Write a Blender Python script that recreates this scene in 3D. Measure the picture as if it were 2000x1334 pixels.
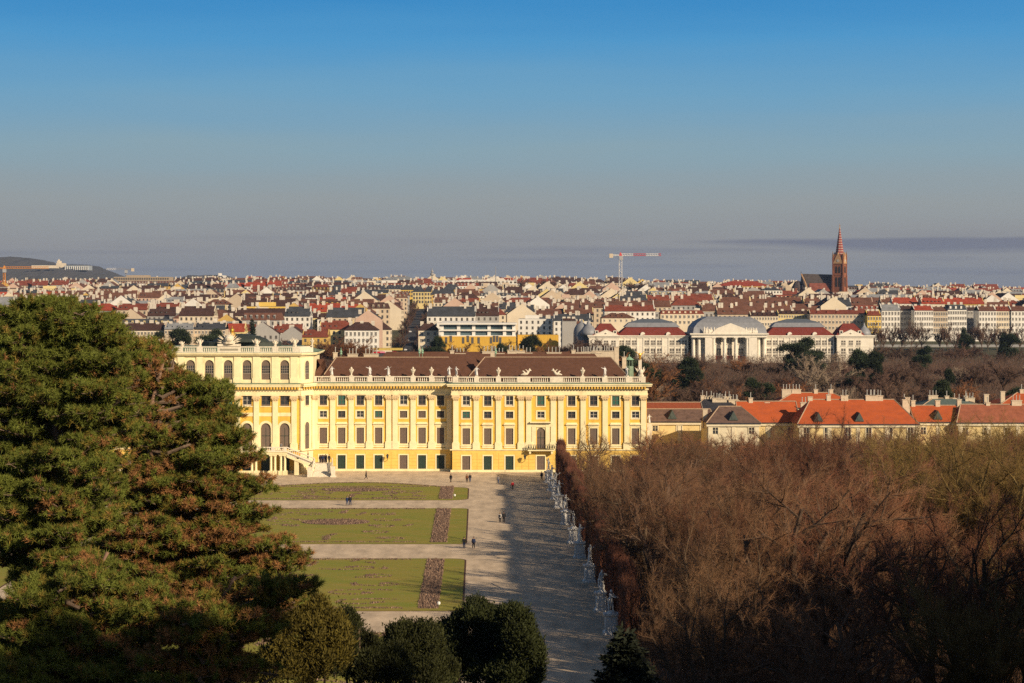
import bpy, math, random
import numpy as np
from mathutils import Vector, Matrix
R = math.radians
for o in list(bpy.data.objects): bpy.data.objects.remove(o)
scene = bpy.context.scene
COL = scene.collection
F = 4200.0; HX = 935.0; HY = 570.0; CZ = 38.0
# ------------------------------------------------------------------ camera
cam = bpy.data.cameras.new('camera'); camo = bpy.data.objects.new('camera', cam); COL.objects.link(camo)
cam.sensor_width = 36; cam.lens = 36 * F / 2000
cam.shift_x = (1000 - HX) / 2000; cam.shift_y = -(667 - HY) / 2000
camo.location = (0, 0, CZ); camo.rotation_euler = (R(90), 0, 0)
cam.clip_start = 1; cam.clip_end = 40000
scene.camera = camo
# ------------------------------------------------------------------ sun and sky
SUN_EL = R(24); SUN_AZ = R(136)          # azimuth clockwise from +Y: the sun stands to the right behind the camera
sdir = Vector((math.sin(SUN_AZ) * math.cos(SUN_EL), math.cos(SUN_AZ) * math.cos(SUN_EL), math.sin(SUN_EL)))
sl = bpy.data.lights.new('sun', 'SUN'); sl.energy = 5.0; sl.angle = R(0.5); sl.color = (1.0, 0.80, 0.56)
so = bpy.data.objects.new('sun', sl); COL.objects.link(so)
so.rotation_euler = sdir.to_track_quat('Z', 'Y').to_euler()
w = bpy.data.worlds.new('World'); scene.world = w; w.use_nodes = True
nt = w.node_tree; nt.nodes.clear(); N = nt.nodes.new; L = nt.links.new
out = N('ShaderNodeOutputWorld'); bg = N('ShaderNodeBackground'); bg.inputs['Strength'].default_value = 0.05
sky = N('ShaderNodeTexSky'); sky.sky_type = 'NISHITA'; sky.sun_disc = False
sky.sun_elevation = SUN_EL; sky.sun_rotation = SUN_AZ; sky.air_density = 1.0; sky.dust_density = 1.5; sky.ozone_density = 2.0
tc = N('ShaderNodeTexCoord'); sep = N('ShaderNodeSeparateXYZ'); L(tc.outputs['Generated'], sep.inputs[0])
# low winter sky: a haze bank near the horizon clearing to deep blue
mr = N('ShaderNodeMapRange'); mr.inputs['From Min'].default_value = -0.01; mr.inputs['From Max'].default_value = 0.16
nz = N('ShaderNodeTexNoise'); mp = N('ShaderNodeMapping'); mp.inputs['Scale'].default_value = (5, 5, 55)
L(tc.outputs['Generated'], mp.inputs[0]); L(mp.outputs[0], nz.inputs['Vector']); nz.inputs['Scale'].default_value = 1.0; nz.inputs['Detail'].default_value = 4
ma = N('ShaderNodeMath'); ma.operation = 'MULTIPLY_ADD'; ma.inputs[1].default_value = 0.018; L(nz.outputs['Fac'], ma.inputs[0])
ms = N('ShaderNodeMath'); ms.operation = 'SUBTRACT'; ms.inputs[1].default_value = 0.009; L(sep.outputs['Z'], ms.inputs[0]); L(ms.outputs[0], ma.inputs[2])
L(ma.outputs[0], mr.inputs['Value'])
cr = N('ShaderNodeValToRGB'); e = cr.color_ramp.elements
def lin(c): return tuple((v / 255 / 12.92) if v / 255 <= .04045 else ((v / 255 + .055) / 1.055) ** 2.4 for v in c) + (1,)
stops = [(0.0, (126, 127, 135)), (0.08, (130, 132, 138)), (0.19, (142, 143, 145)), (0.30, (145, 152, 154)),
         (0.45, (132, 159, 172)), (0.60, (106, 156, 188)), (0.75, (76, 146, 195)), (0.87, (54, 132, 190)), (1.0, (38, 112, 176))]
e[0].position = 0; e[0].color = lin(stops[0][1]); e[1].position = 1; e[1].color = lin(stops[-1][1])
for p, c in stops[1:-1]: q = e.new(p); q.color = lin(c)
L(mr.outputs[0], cr.inputs[0])
# thin darker cloud streaks close to the horizon
n2 = N('ShaderNodeTexNoise'); m2 = N('ShaderNodeMapping'); m2.inputs['Scale'].default_value = (7, 7, 190); m2.inputs['Location'].default_value = (3.3, 0, 0)
L(tc.outputs['Generated'], m2.inputs[0]); L(m2.outputs[0], n2.inputs['Vector']); n2.inputs['Scale'].default_value = 1; n2.inputs['Detail'].default_value = 5
c2 = N('ShaderNodeMapRange'); c2.inputs['From Min'].default_value = .5; c2.inputs['From Max'].default_value = .8; L(n2.outputs['Fac'], c2.inputs['Value'])
band = N('ShaderNodeMapRange'); band.inputs['From Min'].default_value = .030; band.inputs['From Max'].default_value = .016; L(sep.outputs['Z'], band.inputs['Value'])
mm0 = N('ShaderNodeMath'); mm0.operation = 'MULTIPLY'; L(c2.outputs[0], mm0.inputs[0]); L(band.outputs[0], mm0.inputs[1])
# one long flat cloud bank low in the north-east, thinning to a point towards the west
n3 = N('ShaderNodeTexNoise'); n3.inputs['Scale'].default_value = 1; n3.inputs['Detail'].default_value = 4; m3 = N('ShaderNodeMapping'); m3.inputs['Scale'].default_value = (9, 9, 60); L(tc.outputs['Generated'], m3.inputs[0]); L(m3.outputs[0], n3.inputs['Vector'])
zc_ = N('ShaderNodeMath'); zc_.operation = 'MULTIPLY_ADD'; zc_.inputs[1].default_value = .006; L(n3.outputs['Fac'], zc_.inputs[0]); L(sep.outputs['Z'], zc_.inputs[2])
az = N('ShaderNodeMapRange'); az.inputs['From Min'].default_value = .085; az.inputs['From Max'].default_value = .20; az.inputs['To Min'].default_value = 0; az.inputs['To Max'].default_value = .0065; L(sep.outputs['X'], az.inputs['Value'])
up = N('ShaderNodeMapRange'); up.inputs['From Min'].default_value = .0282; up.inputs['From Max'].default_value = .0266; L(zc_.outputs[0], up.inputs['Value'])
lo_ = N('ShaderNodeMath'); lo_.operation = 'ADD'; L(zc_.outputs[0], lo_.inputs[0]); L(az.outputs[0], lo_.inputs[1])
lw = N('ShaderNodeMapRange'); lw.inputs['From Min'].default_value = .0262; lw.inputs['From Max'].default_value = .0292; L(lo_.outputs[0], lw.inputs['Value'])
azm = N('ShaderNodeMapRange'); azm.inputs['From Min'].default_value = .085; azm.inputs['From Max'].default_value = .11; L(sep.outputs['X'], azm.inputs['Value'])
w1 = N('ShaderNodeMath'); w1.operation = 'MULTIPLY'; L(up.outputs[0], w1.inputs[0]); L(lw.outputs[0], w1.inputs[1])
w2 = N('ShaderNodeMath'); w2.operation = 'MULTIPLY'; L(w1.outputs[0], w2.inputs[0]); L(azm.outputs[0], w2.inputs[1])
mm = N('ShaderNodeMath'); mm.operation = 'MAXIMUM'; L(mm0.outputs[0], mm.inputs[0]); L(w2.outputs[0], mm.inputs[1])
mx = N('ShaderNodeMix'); mx.data_type = 'RGBA'; L(mm.outputs[0], mx.inputs[0]); L(cr.outputs[0], mx.inputs[6]); mx.inputs[7].default_value = lin((116, 119, 132))
sc_ = N('ShaderNodeVectorMath'); sc_.operation = 'SCALE'; sc_.inputs['Scale'].default_value = 1 / 0.05; L(mx.outputs[2], sc_.inputs[0])
hi = N('ShaderNodeMapRange'); hi.inputs['From Min'].default_value = .16; hi.inputs['From Max'].default_value = .28; L(sep.outputs['Z'], hi.inputs['Value'])
mf = N('ShaderNodeMix'); mf.data_type = 'RGBA'; L(hi.outputs[0], mf.inputs[0]); L(sc_.outputs[0], mf.inputs[6]); L(sky.outputs[0], mf.inputs[7])
L(mf.outputs[2], bg.inputs[0]); L(bg.outputs[0], out.inputs[0])
scene.view_settings.view_transform = 'Standard'; scene.view_settings.look = 'None'; scene.view_settings.exposure = 0.12; scene.view_settings.gamma = 1
scene.cycles.max_bounces = 4; scene.cycles.diffuse_bounces = 2; scene.cycles.glossy_bounces = 1; scene.cycles.transmission_bounces = 1
scene.cycles.use_denoising = False; scene.cycles.denoising_input_passes = 'RGB_ALBEDO_NORMAL'; scene.cycles.denoising_prefilter = 'ACCURATE'

# ------------------------------------------------------------------ helpers
class MB:
    def __init__(s): s.v = []; s.f = []; s.m = []; s.mi = 0; s.arr = []
    def poly(s, pts, m=None):
        n = len(s.v); s.v += [tuple(p) for p in pts]; s.f.append(tuple(range(n, n + len(pts)))); s.m.append(s.mi if m is None else m)
    def mesh(s, vs, fs, m=None):
        n = len(s.v); s.v += [tuple(p) for p in vs]
        for f in fs: s.f.append(tuple(i + n for i in f)); s.m.append(s.mi if m is None else m)
    def box(s, x0, x1, y0, y1, z0, z1, m=None):
        s.mesh([(x0,y0,z0),(x1,y0,z0),(x1,y1,z0),(x0,y1,z0),(x0,y0,z1),(x1,y0,z1),(x1,y1,z1),(x0,y1,z1)],
               [(0,3,2,1),(4,5,6,7),(0,1,5,4),(1,2,6,5),(2,3,7,6),(3,0,4,7)], m)
    def frustum(s, cx, cy, z0, z1, a0, b0, a1, b1, m=None):
        s.mesh([(cx-a0,cy-b0,z0),(cx+a0,cy-b0,z0),(cx+a0,cy+b0,z0),(cx-a0,cy+b0,z0),(cx-a1,cy-b1,z1),(cx+a1,cy-b1,z1),(cx+a1,cy+b1,z1),(cx-a1,cy+b1,z1)],
               [(0,3,2,1),(4,5,6,7),(0,1,5,4),(1,2,6,5),(2,3,7,6),(3,0,4,7)], m)
    def prism(s, poly2, y0, y1, m=None):     # polygon in x,z extruded along y (counter-clockwise seen from -y)
        n = len(poly2); vs = [(x, y0, z) for x, z in poly2] + [(x, y1, z) for x, z in poly2]
        fs = [tuple(range(n)), tuple(range(2*n-1, n-1, -1))] + [(i, n+i, n+(i+1) % n, (i+1) % n) for i in range(n)]
        s.mesh(vs, [tuple(f) for f in fs], m)
    def prismz(s, poly2, z0, z1, m=None):    # polygon in x,y extruded upward
        n = len(poly2); vs = [(x, y, z0) for x, y in poly2] + [(x, y, z1) for x, y in poly2]
        fs = [tuple(range(n-1, -1, -1)), tuple(range(n, 2*n))] + [(i, (i+1) % n, n+(i+1) % n, n+i) for i in range(n)]
        s.mesh(vs, fs, m)
    def lathe(s, cx, cy, prof, n=10, m=None):
        vs = []; fs = []
        for r, z in prof:
            for k in range(n): a = 2*math.pi*k/n; vs.append((cx + r*math.cos(a), cy + r*math.sin(a), z))
        for j in range(len(prof)-1):
            for k in range(n): fs.append((j*n+k, j*n+(k+1) % n, (j+1)*n+(k+1) % n, (j+1)*n+k))
        fs.append(tuple(range(n-1, -1, -1))); fs.append(tuple(range((len(prof)-1)*n, len(prof)*n)))
        s.mesh(vs, fs, m)
    def tube(s, pts, rad, n=5, m=None):
        pts = [Vector(p) for p in pts]; vs = []; fs = []
        if not hasattr(rad, '__len__'): rad = [rad]*len(pts)
        for i, p in enumerate(pts):
            d = (pts[min(i+1, len(pts)-1)] - pts[max(i-1, 0)]).normalized()
            a = d.orthogonal().normalized() if abs(d.z) > .9 else d.cross(Vector((0,0,1))).normalized()
            b = d.cross(a)
            for k in range(n):
                t = 2*math.pi*k/n; vs.append(p + (a*math.cos(t) + b*math.sin(t))*rad[i])
        for j in range(len(pts)-1):
            for k in range(n): fs.append((j*n+k, j*n+(k+1) % n, (j+1)*n+(k+1) % n, (j+1)*n+k))
        fs.append(tuple(range(n-1, -1, -1))); fs.append(tuple(range((len(pts)-1)*n, len(pts)*n)))
        s.mesh(vs, fs, m)
    def beam(s, p, q, t, m=None): s.tube([p, q], t, 4, m)
    def tomesh(s, name, mats, smooth=False):
        me = bpy.data.meshes.new(name); me.from_pydata(s.v, [], s.f)
        for mt in (mats if isinstance(mats, (list, tuple)) else [mats]): me.materials.append(mt)
        me.polygons.foreach_set('material_index', s.m)
        if smooth: me.polygons.foreach_set('use_smooth', [True]*len(s.f))
        me.update(); return me
    def obj(s, name, mats, parent=None, loc=(0,0,0), smooth=False):
        return link(name, s.tomesh(name, mats, smooth), parent, loc)
def link(name, data, parent=None, loc=(0,0,0), rz=0, sc=1):
    o = bpy.data.objects.new(name, data); COL.objects.link(o); o.location = loc; o.rotation_euler = (0, 0, rz)
    o.scale = (sc,)*3 if not hasattr(sc, '__len__') else sc
    if parent: o.parent = parent
    return o
def tag(o, label=None, cat=None, group=None, kind=None):
    if label: o['label'] = label
    if cat: o['category'] = cat
    if group: o['group'] = group
    if kind: o['kind'] = kind
    return o
def root(name, label, cat, loc=(0,0,0), rz=0, group=None, sc=1):
    o = link(name, None, None, loc, rz, sc); o.empty_display_size = .5
    return tag(o, label, cat, group)
def struct(o): o['kind'] = 'structure'; return o
def copy_tree(o, parent=None):
    c = o.copy(); COL.objects.link(c); c.parent = parent
    for ch in [x for x in KIDS.get(o.name, [])]: copy_tree(ch, c)
    return c
KIDS = {}
def ordn(n): return str(n) + ('th' if 10 <= n % 100 <= 20 else {1:'st',2:'nd',3:'rd'}.get(n % 10, 'th'))
def tri_mesh(name, V, Fc, mats, mi=None, smooth=False):      # numpy arrays -> mesh; faces (n,3) or (n,4)
    me = bpy.data.meshes.new(name); k = Fc.shape[1]
    me.vertices.add(len(V)); me.vertices.foreach_set('co', np.ascontiguousarray(V, dtype=np.float32).ravel())
    me.loops.add(Fc.size); me.loops.foreach_set('vertex_index', np.ascontiguousarray(Fc, dtype=np.int32).ravel())
    me.polygons.add(len(Fc)); me.polygons.foreach_set('loop_start', np.arange(0, Fc.size, k, dtype=np.int32))
    me.polygons.foreach_set('loop_total', np.full(len(Fc), k, dtype=np.int32))
    for mt in mats: me.materials.append(mt)
    if mi is not None: me.polygons.foreach_set('material_index', mi.astype(np.int32))
    if smooth: me.polygons.foreach_set('use_smooth', np.ones(len(Fc), dtype=bool))
    me.update(calc_edges=True); return me
def sX(px, Y): return (px - HX) * Y / F
def sZ(py, Y): return CZ - (py - HY) * Y / F
def gY(py, z=0): return F * (CZ - z) / (py - HY)

# ------------------------------------------------------------------ materials
MATS = {}
def mat(name, col, rough=.85, var=.15, scale=2.0, bump=0, col2=None, metal=0, objrand=0, coord='Object', stain=0, spec=.3, stretch=None):
    if name in MATS: return MATS[name]
    m = bpy.data.materials.new(name); m.use_nodes = True; t = m.node_tree; n = t.nodes; l = t.links
    b = n['Principled BSDF']; b.inputs['Roughness'].default_value = rough; b.inputs['Metallic'].default_value = metal
    b.inputs['Specular IOR Level'].default_value = spec
    tc = n.new('ShaderNodeTexCoord'); nz = n.new('ShaderNodeTexNoise'); nz.inputs['Scale'].default_value = scale; nz.inputs['Detail'].default_value = 6; nz.inputs['Roughness'].default_value = .65
    src = tc.outputs[coord]
    if stretch:
        mp = n.new('ShaderNodeMapping'); mp.inputs['Scale'].default_value = stretch; l.new(src, mp.inputs[0]); src = mp.outputs[0]
    l.new(src, nz.inputs['Vector'])
    mx = n.new('ShaderNodeMix'); mx.data_type = 'RGBA'
    c2 = col2 or tuple(c*(1-2*var) for c in col); c1 = col if col2 else tuple(min(1, c*(1+var)) for c in col)
    rm = n.new('ShaderNodeMapRange'); rm.inputs['From Min'].default_value = .3; rm.inputs['From Max'].default_value = .7; l.new(nz.outputs['Fac'], rm.inputs['Value'])
    l.new(rm.outputs[0], mx.inputs[0]); mx.inputs[6].default_value = (*c1, 1); mx.inputs[7].default_value = (*c2, 1)
    res = mx.outputs[2]
    if stain:
        s2 = n.new('ShaderNodeTexNoise'); s2.inputs['Scale'].default_value = .6; s2.inputs['Detail'].default_value = 8
        mp2 = n.new('ShaderNodeMapping'); mp2.inputs['Scale'].default_value = (1, 1, .25); l.new(tc.outputs[coord], mp2.inputs[0]); l.new(mp2.outputs[0], s2.inputs['Vector'])
        r2 = n.new('ShaderNodeMapRange'); r2.inputs['From Min'].default_value = .52; r2.inputs['From Max'].default_value = .75; r2.inputs['To Max'].default_value = stain; l.new(s2.outputs['Fac'], r2.inputs['Value'])
        m3 = n.new('ShaderNodeMix'); m3.data_type = 'RGBA'; l.new(r2.outputs[0], m3.inputs[0]); l.new(res, m3.inputs[6]); m3.inputs[7].default_value = (col[0]*.55, col[1]*.48, col[2]*.4, 1); res = m3.outputs[2]
    if objrand:
        oi = n.new('ShaderNodeObjectInfo'); hs = n.new('ShaderNodeHueSaturation')
        r3 = n.new('ShaderNodeMapRange'); r3.inputs['To Min'].default_value = 1-objrand; r3.inputs['To Max'].default_value = 1+objrand; l.new(oi.outputs['Random'], r3.inputs['Value'])
        r4 = n.new('ShaderNodeMath'); r4.operation = 'MULTIPLY_ADD'; r4.inputs[1].default_value = .05*objrand; r4.inputs[2].default_value = .5-.02*objrand
        mu = n.new('ShaderNodeMath'); mu.operation = 'FRACT'; m7 = n.new('ShaderNodeMath'); m7.operation = 'MULTIPLY'; m7.inputs[1].default_value = 7.3
        l.new(oi.outputs['Random'], m7.inputs[0]); l.new(m7.outputs[0], mu.inputs[0]); l.new(mu.outputs[0], r4.inputs[0])
        l.new(r4.outputs[0], hs.inputs['Hue']); l.new(r3.outputs[0], hs.inputs['Value']); l.new(res, hs.inputs['Color']); res = hs.outputs[0]
    l.new(res, b.inputs['Base Color'])
    if bump:
        bp = n.new('ShaderNodeBump'); bp.inputs['Strength'].default_value = bump; bp.inputs['Distance'].default_value = .05; l.new(nz.outputs['Fac'], bp.inputs['Height']); l.new(bp.outputs[0], b.inputs['Normal'])
    MATS[name] = m; return m
YEL = mat('yellow_plaster', (.84,.52,.09), .9, .07, .8, stain=.6)
CREAM = mat('cream_stone', (.90,.79,.47), .85, .07, .8, stain=.5)
RUST = mat('rusticated_plaster', (.84,.57,.14), .9, .07, 1.0, stain=.25)
STONE = mat('pale_sandstone', (.78,.70,.55), .85, .12, 3, stain=.3)
MARB = mat('white_marble', (.74,.72,.68), .7, .12, 2.5, stain=.4)
COPPER = mat('copper_patina', (.22,.30,.20), .7, .2, 1.5)
SHUT = mat('brown_shutter', (.17,.125,.095), .7, .1, 3)
BLIND = mat('green_blind', (.04,.13,.10), .6, .15, 3)
WSASH = mat('white_sash', (.62,.56,.46), .7, .1, 3)
GREEN_D = mat('green_door', (.035,.06,.045), .5, .15, 3)
GLASS = mat('window_glass', (.05,.055,.06), .15, .3, 1.5, spec=.5)
SASH = mat('window_sash', (.34,.28,.22), .7, .1, 3)
ROOFB = mat('brown_tiles', (.125,.058,.036), .9, .12, 1.2)
GOLD = mat('gilding', (.85,.5,.08), .3, .1, 3, metal=.7)
IRON = mat('dark_iron', (.05,.045,.04), .6, .1, 3)
DARK = mat('dark_opening', (.03,.028,.025), .9, .1, 3)
SAND = None
# ------------------------------------------------------------------ terrain and garden
def T(x, y):
    if y < 150: return min(46, 36 - .24*y)
    P = [(1180,0),(1300,2.5),(1450,9),(2000,20),(2800,36),(3500,40),(60000,40)]
    if y < P[0][0]: return 0.0
    a = x / y; fac = 1 if a < .02 else max(.62, 1 - (a-.02)*1.7)
    if a < -.08: fac *= 1 - min(.12, (-.08-a)*.9)
    for (y0, z0), (y1, z1) in zip(P, P[1:]):
        if y <= y1:
            z = z0 + (z1-z0)*(y-y0)/(y1-y0)
            if y < 1500: return z
            return z*(1 + (fac-1)*min(1, (y-1500)/600))
    return 40*fac
ys = list(range(-120, 160, 10)) + [150, 200, 300, 450, 700, 900, 1100, 1180, 1240, 1300, 1370, 1450, 1550, 1700, 1850, 2000, 2200, 2400, 2600, 2800, 3100, 3500, 4200, 5500, 8000, 11500]
ys = sorted(set(ys)); us = [i/20 for i in range(-20, 21)]
vs = []; fs = []
for y in ys:
    hw = max(250, .5*abs(y))
    for u in us: x = u*hw; vs.append((x, y, T(x, y)))
n = len(us)
for j in range(len(ys)-1):
    for i in range(n-1): fs.append((j*n+i, j*n+i+1, (j+1)*n+i+1, (j+1)*n+i))
EARTH = mat('ground_earth', (.10,.085,.05), .95, .3, .05, col2=(.06,.07,.03))
b = MB(); b.mesh(vs, fs); struct(b.obj('ground', EARTH))
def gravel_mat():
    m = mat('sand_gravel', (.66,.52,.365), .95, .17, .5, bump=.15, stretch=(1,.35,1))
    return m
SAND = gravel_mat()
b = MB(); b.box(-130, 15.6, 165, 470, -.5, .012); struct(b.obj('gravel_paths', SAND))
def lawn_mat():
    m = mat('lawn_grass', (.205,.24,.024), .95, .2, .22, bump=.3, col2=(.33,.25,.05), stretch=(.6,1.3,1)); return m
GRASS = lawn_mat(); SOIL = mat('bed_soil', (.17,.11,.08), .95, .35, 5, bump=.5)
SOIL2 = mat('withered_plants', (.30,.20,.14), .95, .35, 4, bump=.3)
KERB = mat('rusty_edging', (.10,.05,.03), .9, .2, 3)
def rounded(x0, x1, y0, y1, r, bulge=0):
    pts = []
    for cx, cy, a0 in ((x1-r, y0+r, -90), (x1-r, y1-r, 0), (x0+r, y1-r, 90), (x0+r, y0+r, 180)):
        for k in range(7): a = R(a0 + 15*k); pts.append([cx + r*math.cos(a), cy + r*math.sin(a)])
    if bulge:
        res = []
        for i, p in enumerate(pts): res.append(p)
        top = [i for i, p in enumerate(res) if abs(p[1]-y1) < 1e-6]
        i0, i1 = top[0], top[-1]; ins = []
        for k in range(1, 16):
            t = k/16; x = res[i0][0]*(1-t) + res[i1][0]*t; ins.append([x, y1 + bulge*math.sin(math.pi*t)])
        res = res[:i0+1] + ins + res[i1:]; pts = res
    return pts
AX = -53.1
BEDS = [(-44.6, -2.1, 392, 418, 3.5, 11), (-44.6, -2.0, 324, 377, 1.5, 0), (-44.6, -2.0, 256, 306, 2.2, 0), (-44.6, -2.0, 186, 239.5, 2.2, 0)]
rng = random.Random(5); nr = np.random.RandomState(7)
def clumps(mb, pts, s0, s1, z=.06):
    for x, y in pts:
        s = rng.uniform(s0, s1); h = s*rng.uniform(.7, 1.3); a = rng.uniform(0, 6)
        v = [(x + s*math.cos(a+k*1.57)*rng.uniform(.6,1.1), y + s*math.sin(a+k*1.57)*rng.uniform(.6,1.1), z-.05) for k in range(4)] + [(x + rng.uniform(-s,s)*.4, y + rng.uniform(-s,s)*.4, z+h)]
        mb.mesh(v, [(0,1,4),(1,2,4),(2,3,4),(3,0,4)], rng.choice((0,0,1)))
bedn = ['nearest the palace', 'second from the palace', 'third from the palace', 'at the bottom of the garden']
def strip(mb, path, wd, dens, closed=False):
    pts = []
    for i in range(len(path)-1):
        (xa, ya), (xb, yb) = path[i], path[i+1]; d = math.hypot(xb-xa, yb-ya); nn = max(1, int(d*dens))
        for k in range(nn):
            t = rng.random(); pts.append((xa + (xb-xa)*t + rng.gauss(0, wd/3), ya + (yb-ya)*t + rng.gauss(0, wd/3)))
    clumps(mb, pts, .09, .19)
for mir in (0, 1):
    for bi, (x0, x1, y0, y1, r, bul) in enumerate(BEDS):
        mx_ = (lambda p: [2*AX - p[0], p[1]]) if mir else (lambda p: list(p))
        side = 'right' if not mir else 'left'
        pts = [mx_(p) for p in rounded(x0, x1, y0, y1, r, bul)]
        if mir: pts = pts[::-1]
        b = MB(); b.prismz(pts, -.3, .05); struct(b.obj('lawn', GRASS))
        pe = [mx_(p) for p in rounded(x0-.25, x1+.25, y0-.3, y1+.3, r, bul)]
        if mir: pe = pe[::-1]
        b = MB(); b.prismz(pe, -.35, .034); struct(b.obj('lawn_edging', KERB))
        if mir: continue
        # the broad planted band along the alley edge
        yb0, yb1 = (y0+2, y1+1) if bi == 0 else (y0+1.8, y1-.8)
        b = MB(); b.box(-7.3, -4.9, yb0, yb1, -.3, .075, 0)
        clumps(b, [(rng.uniform(-7.35, -4.85), rng.uniform(yb0, yb1)) for _ in range(1500)], .10, .26, .07)
        tag(b.obj('flower_bed', [SOIL, SOIL2]), 'broad brown planted band across the lawn ' + bedn[bi], 'flower bed', 'broad planted bands beside the alley')
        # oval bed in the middle
        if bi < 3:
            cx, cy = (-23.6, (354.5 if bi == 1 else (412.5 if bi == 0 else (y0+y1)/2+1))); a_, b_ = (5.6, 4.2) if bi == 1 else ((6.6, 4) if bi == 0 else (5, 3.6))
            if bi == 2: cx = -28.5
            b = MB(); b.prismz([(cx + a_*math.cos(R(k*15)), cy + b_*math.sin(R(k*15))) for k in range(24)], -.3, .085, 0)
            q = [];
            while len(q) < 900:
                u, v = rng.uniform(-1,1), rng.uniform(-1,1)
                if u*u+v*v < 1: q.append((cx+u*a_, cy+v*b_))
            clumps(b, q, .1, .24, .08)
            tag(b.obj('flower_bed', [SOIL, SOIL2]), 'oval brown flower bed in the middle of the lawn ' + bedn[bi], 'flower bed', 'oval beds on the lawns')
        # embroidery scrolls and edge rows
        b = MB()
        for yy in (y0+2.2, y1-.9 if bul == 0 else y1+1):
            strip(b, [(x0+2, yy), (x1-7.5, yy)], .8 if bi >= 2 else .5, 22)
        if bi == 0:
            strip(b, [(x0+3 + t*(x1-x0-8), y1 + 9.3*math.sin(math.pi*(t*.95+.03))) for t in [k/14 for k in range(15)]], .5, 18)
        for sx in (-1, 1):
            for k in range(5):
                cx = -23.6 + sx*rng.uniform(5, 13); cy = y0 + (k+.8)*(y1-y0)/6; ph = rng.uniform(0, 6); rr = rng.uniform(2.2, 4.5)
                path = [(cx + sx*(rr*(1-t*.12)*math.cos(ph + t*.75)*1.5), cy + rr*(1-t*.12)*math.sin(ph + t*.75)*.9) for t in range(8)]
                strip(b, path, .18, 10); e0 = path[-1]
                strip(b, [e0, (e0[0]+.9, e0[1]+.3)], 1.0, 40)
        for k in range(12):
            x_ = rng.uniform(x0+3, x1-9); y_ = rng.uniform(y0+4, y1-3); strip(b, [(x_, y_), (x_+rng.uniform(-1.5,1.5), y_+rng.uniform(.5,3))], .7, 18)
        strip(b, [(-23.6, y0+5), (-23.6, y0+10), (-22.6, y0+13)], .9, 22); strip(b, [(-23.6, y1-9), (-23, y1-4)], .9, 22)
        o = b.obj('embroidery_planting', [SOIL, SOIL2]); tag(o, 'thin scrolls of brown withered planting on the lawn ' + bedn[bi], 'planting', 'scroll planting on the lawns', 'stuff')
# small white lamps on the lawns
WHITE = mat('white_paint', (.8,.8,.76), .6, .05, 3)
def lawn_lamp(px, py, lab):
    Y = gY(py); t = root('garden_spotlight', lab, 'spotlight', (sX(px, Y), Y, .05), group='white lawn spotlights')
    b = MB(); b.lathe(0, 0, [(.03,0),(.03,.35)], 6); b.obj('post', IRON, t)
    b = MB(); b.lathe(0, 0, [(.12,.3),(.2,.42),(.2,.62),(.1,.7)], 8); b.obj('lamp_head', WHITE, t)
lawn_lamp(857, 1187, 'small white spotlight on the third lawn beside its planted band')
lawn_lamp(888, 973, 'small white spotlight on the lawn nearest the palace')

# ------------------------------------------------------------------ the palace
U = .1086; Z0 = 0
YW, YR, YC = 456.0, 453.4, 451.2     # wing, end pavilion, central block fronts
pal = root('palace', 'long yellow baroque palace with cream pilasters and brown tiled roof', 'palace', (AX, YW, 0))
def U_(px): return (px - 445.7)*U           # metres from the palace axis
DEP = 26.0
zled, zent, zfr, zmod0, zmod1, zcor, zbal = 4.85, 16.2, 17.35, 17.5, 18.05, 18.75, 20.1
def wall_with_rects(mb, xa, xb, y, z0, z1, rects, m, depth=.35, mi_in=None):
    """front wall from xa..xb at depth y with recessed rectangular openings"""
    xs = sorted(set([xa, xb] + [r[0] for r in rects] + [r[1] for r in rects])); zs = sorted(set([z0, z1] + [r[2] for r in rects] + [r[3] for r in rects]))
    for i in range(len(xs)-1):
        for j in range(len(zs)-1):
            cx, cz = (xs[i]+xs[i+1])/2, (zs[j]+zs[j+1])/2
            if any(r[0] < cx < r[1] and r[2] < cz < r[3] for r in rects): continue
            mb.poly([(xs[i],y,zs[j]),(xs[i+1],y,zs[j]),(xs[i+1],y,zs[j+1]),(xs[i],y,zs[j+1])], m)
    for a, c, p, q in rects:
        mb.poly([(a,y,p),(a,y,q),(a,y+depth,q),(a,y+depth,p)], m); mb.poly([(c,y,p),(c,y+depth,p),(c,y+depth,q),(c,y,q)], m)
        mb.poly([(a,y,q),(c,y,q),(c,y+depth,q),(a,y+depth,q)], m); mb.poly([(a,y,p),(a,y+depth,p),(c,y+depth,p),(c,y,p)], m)
WC = {}
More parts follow.
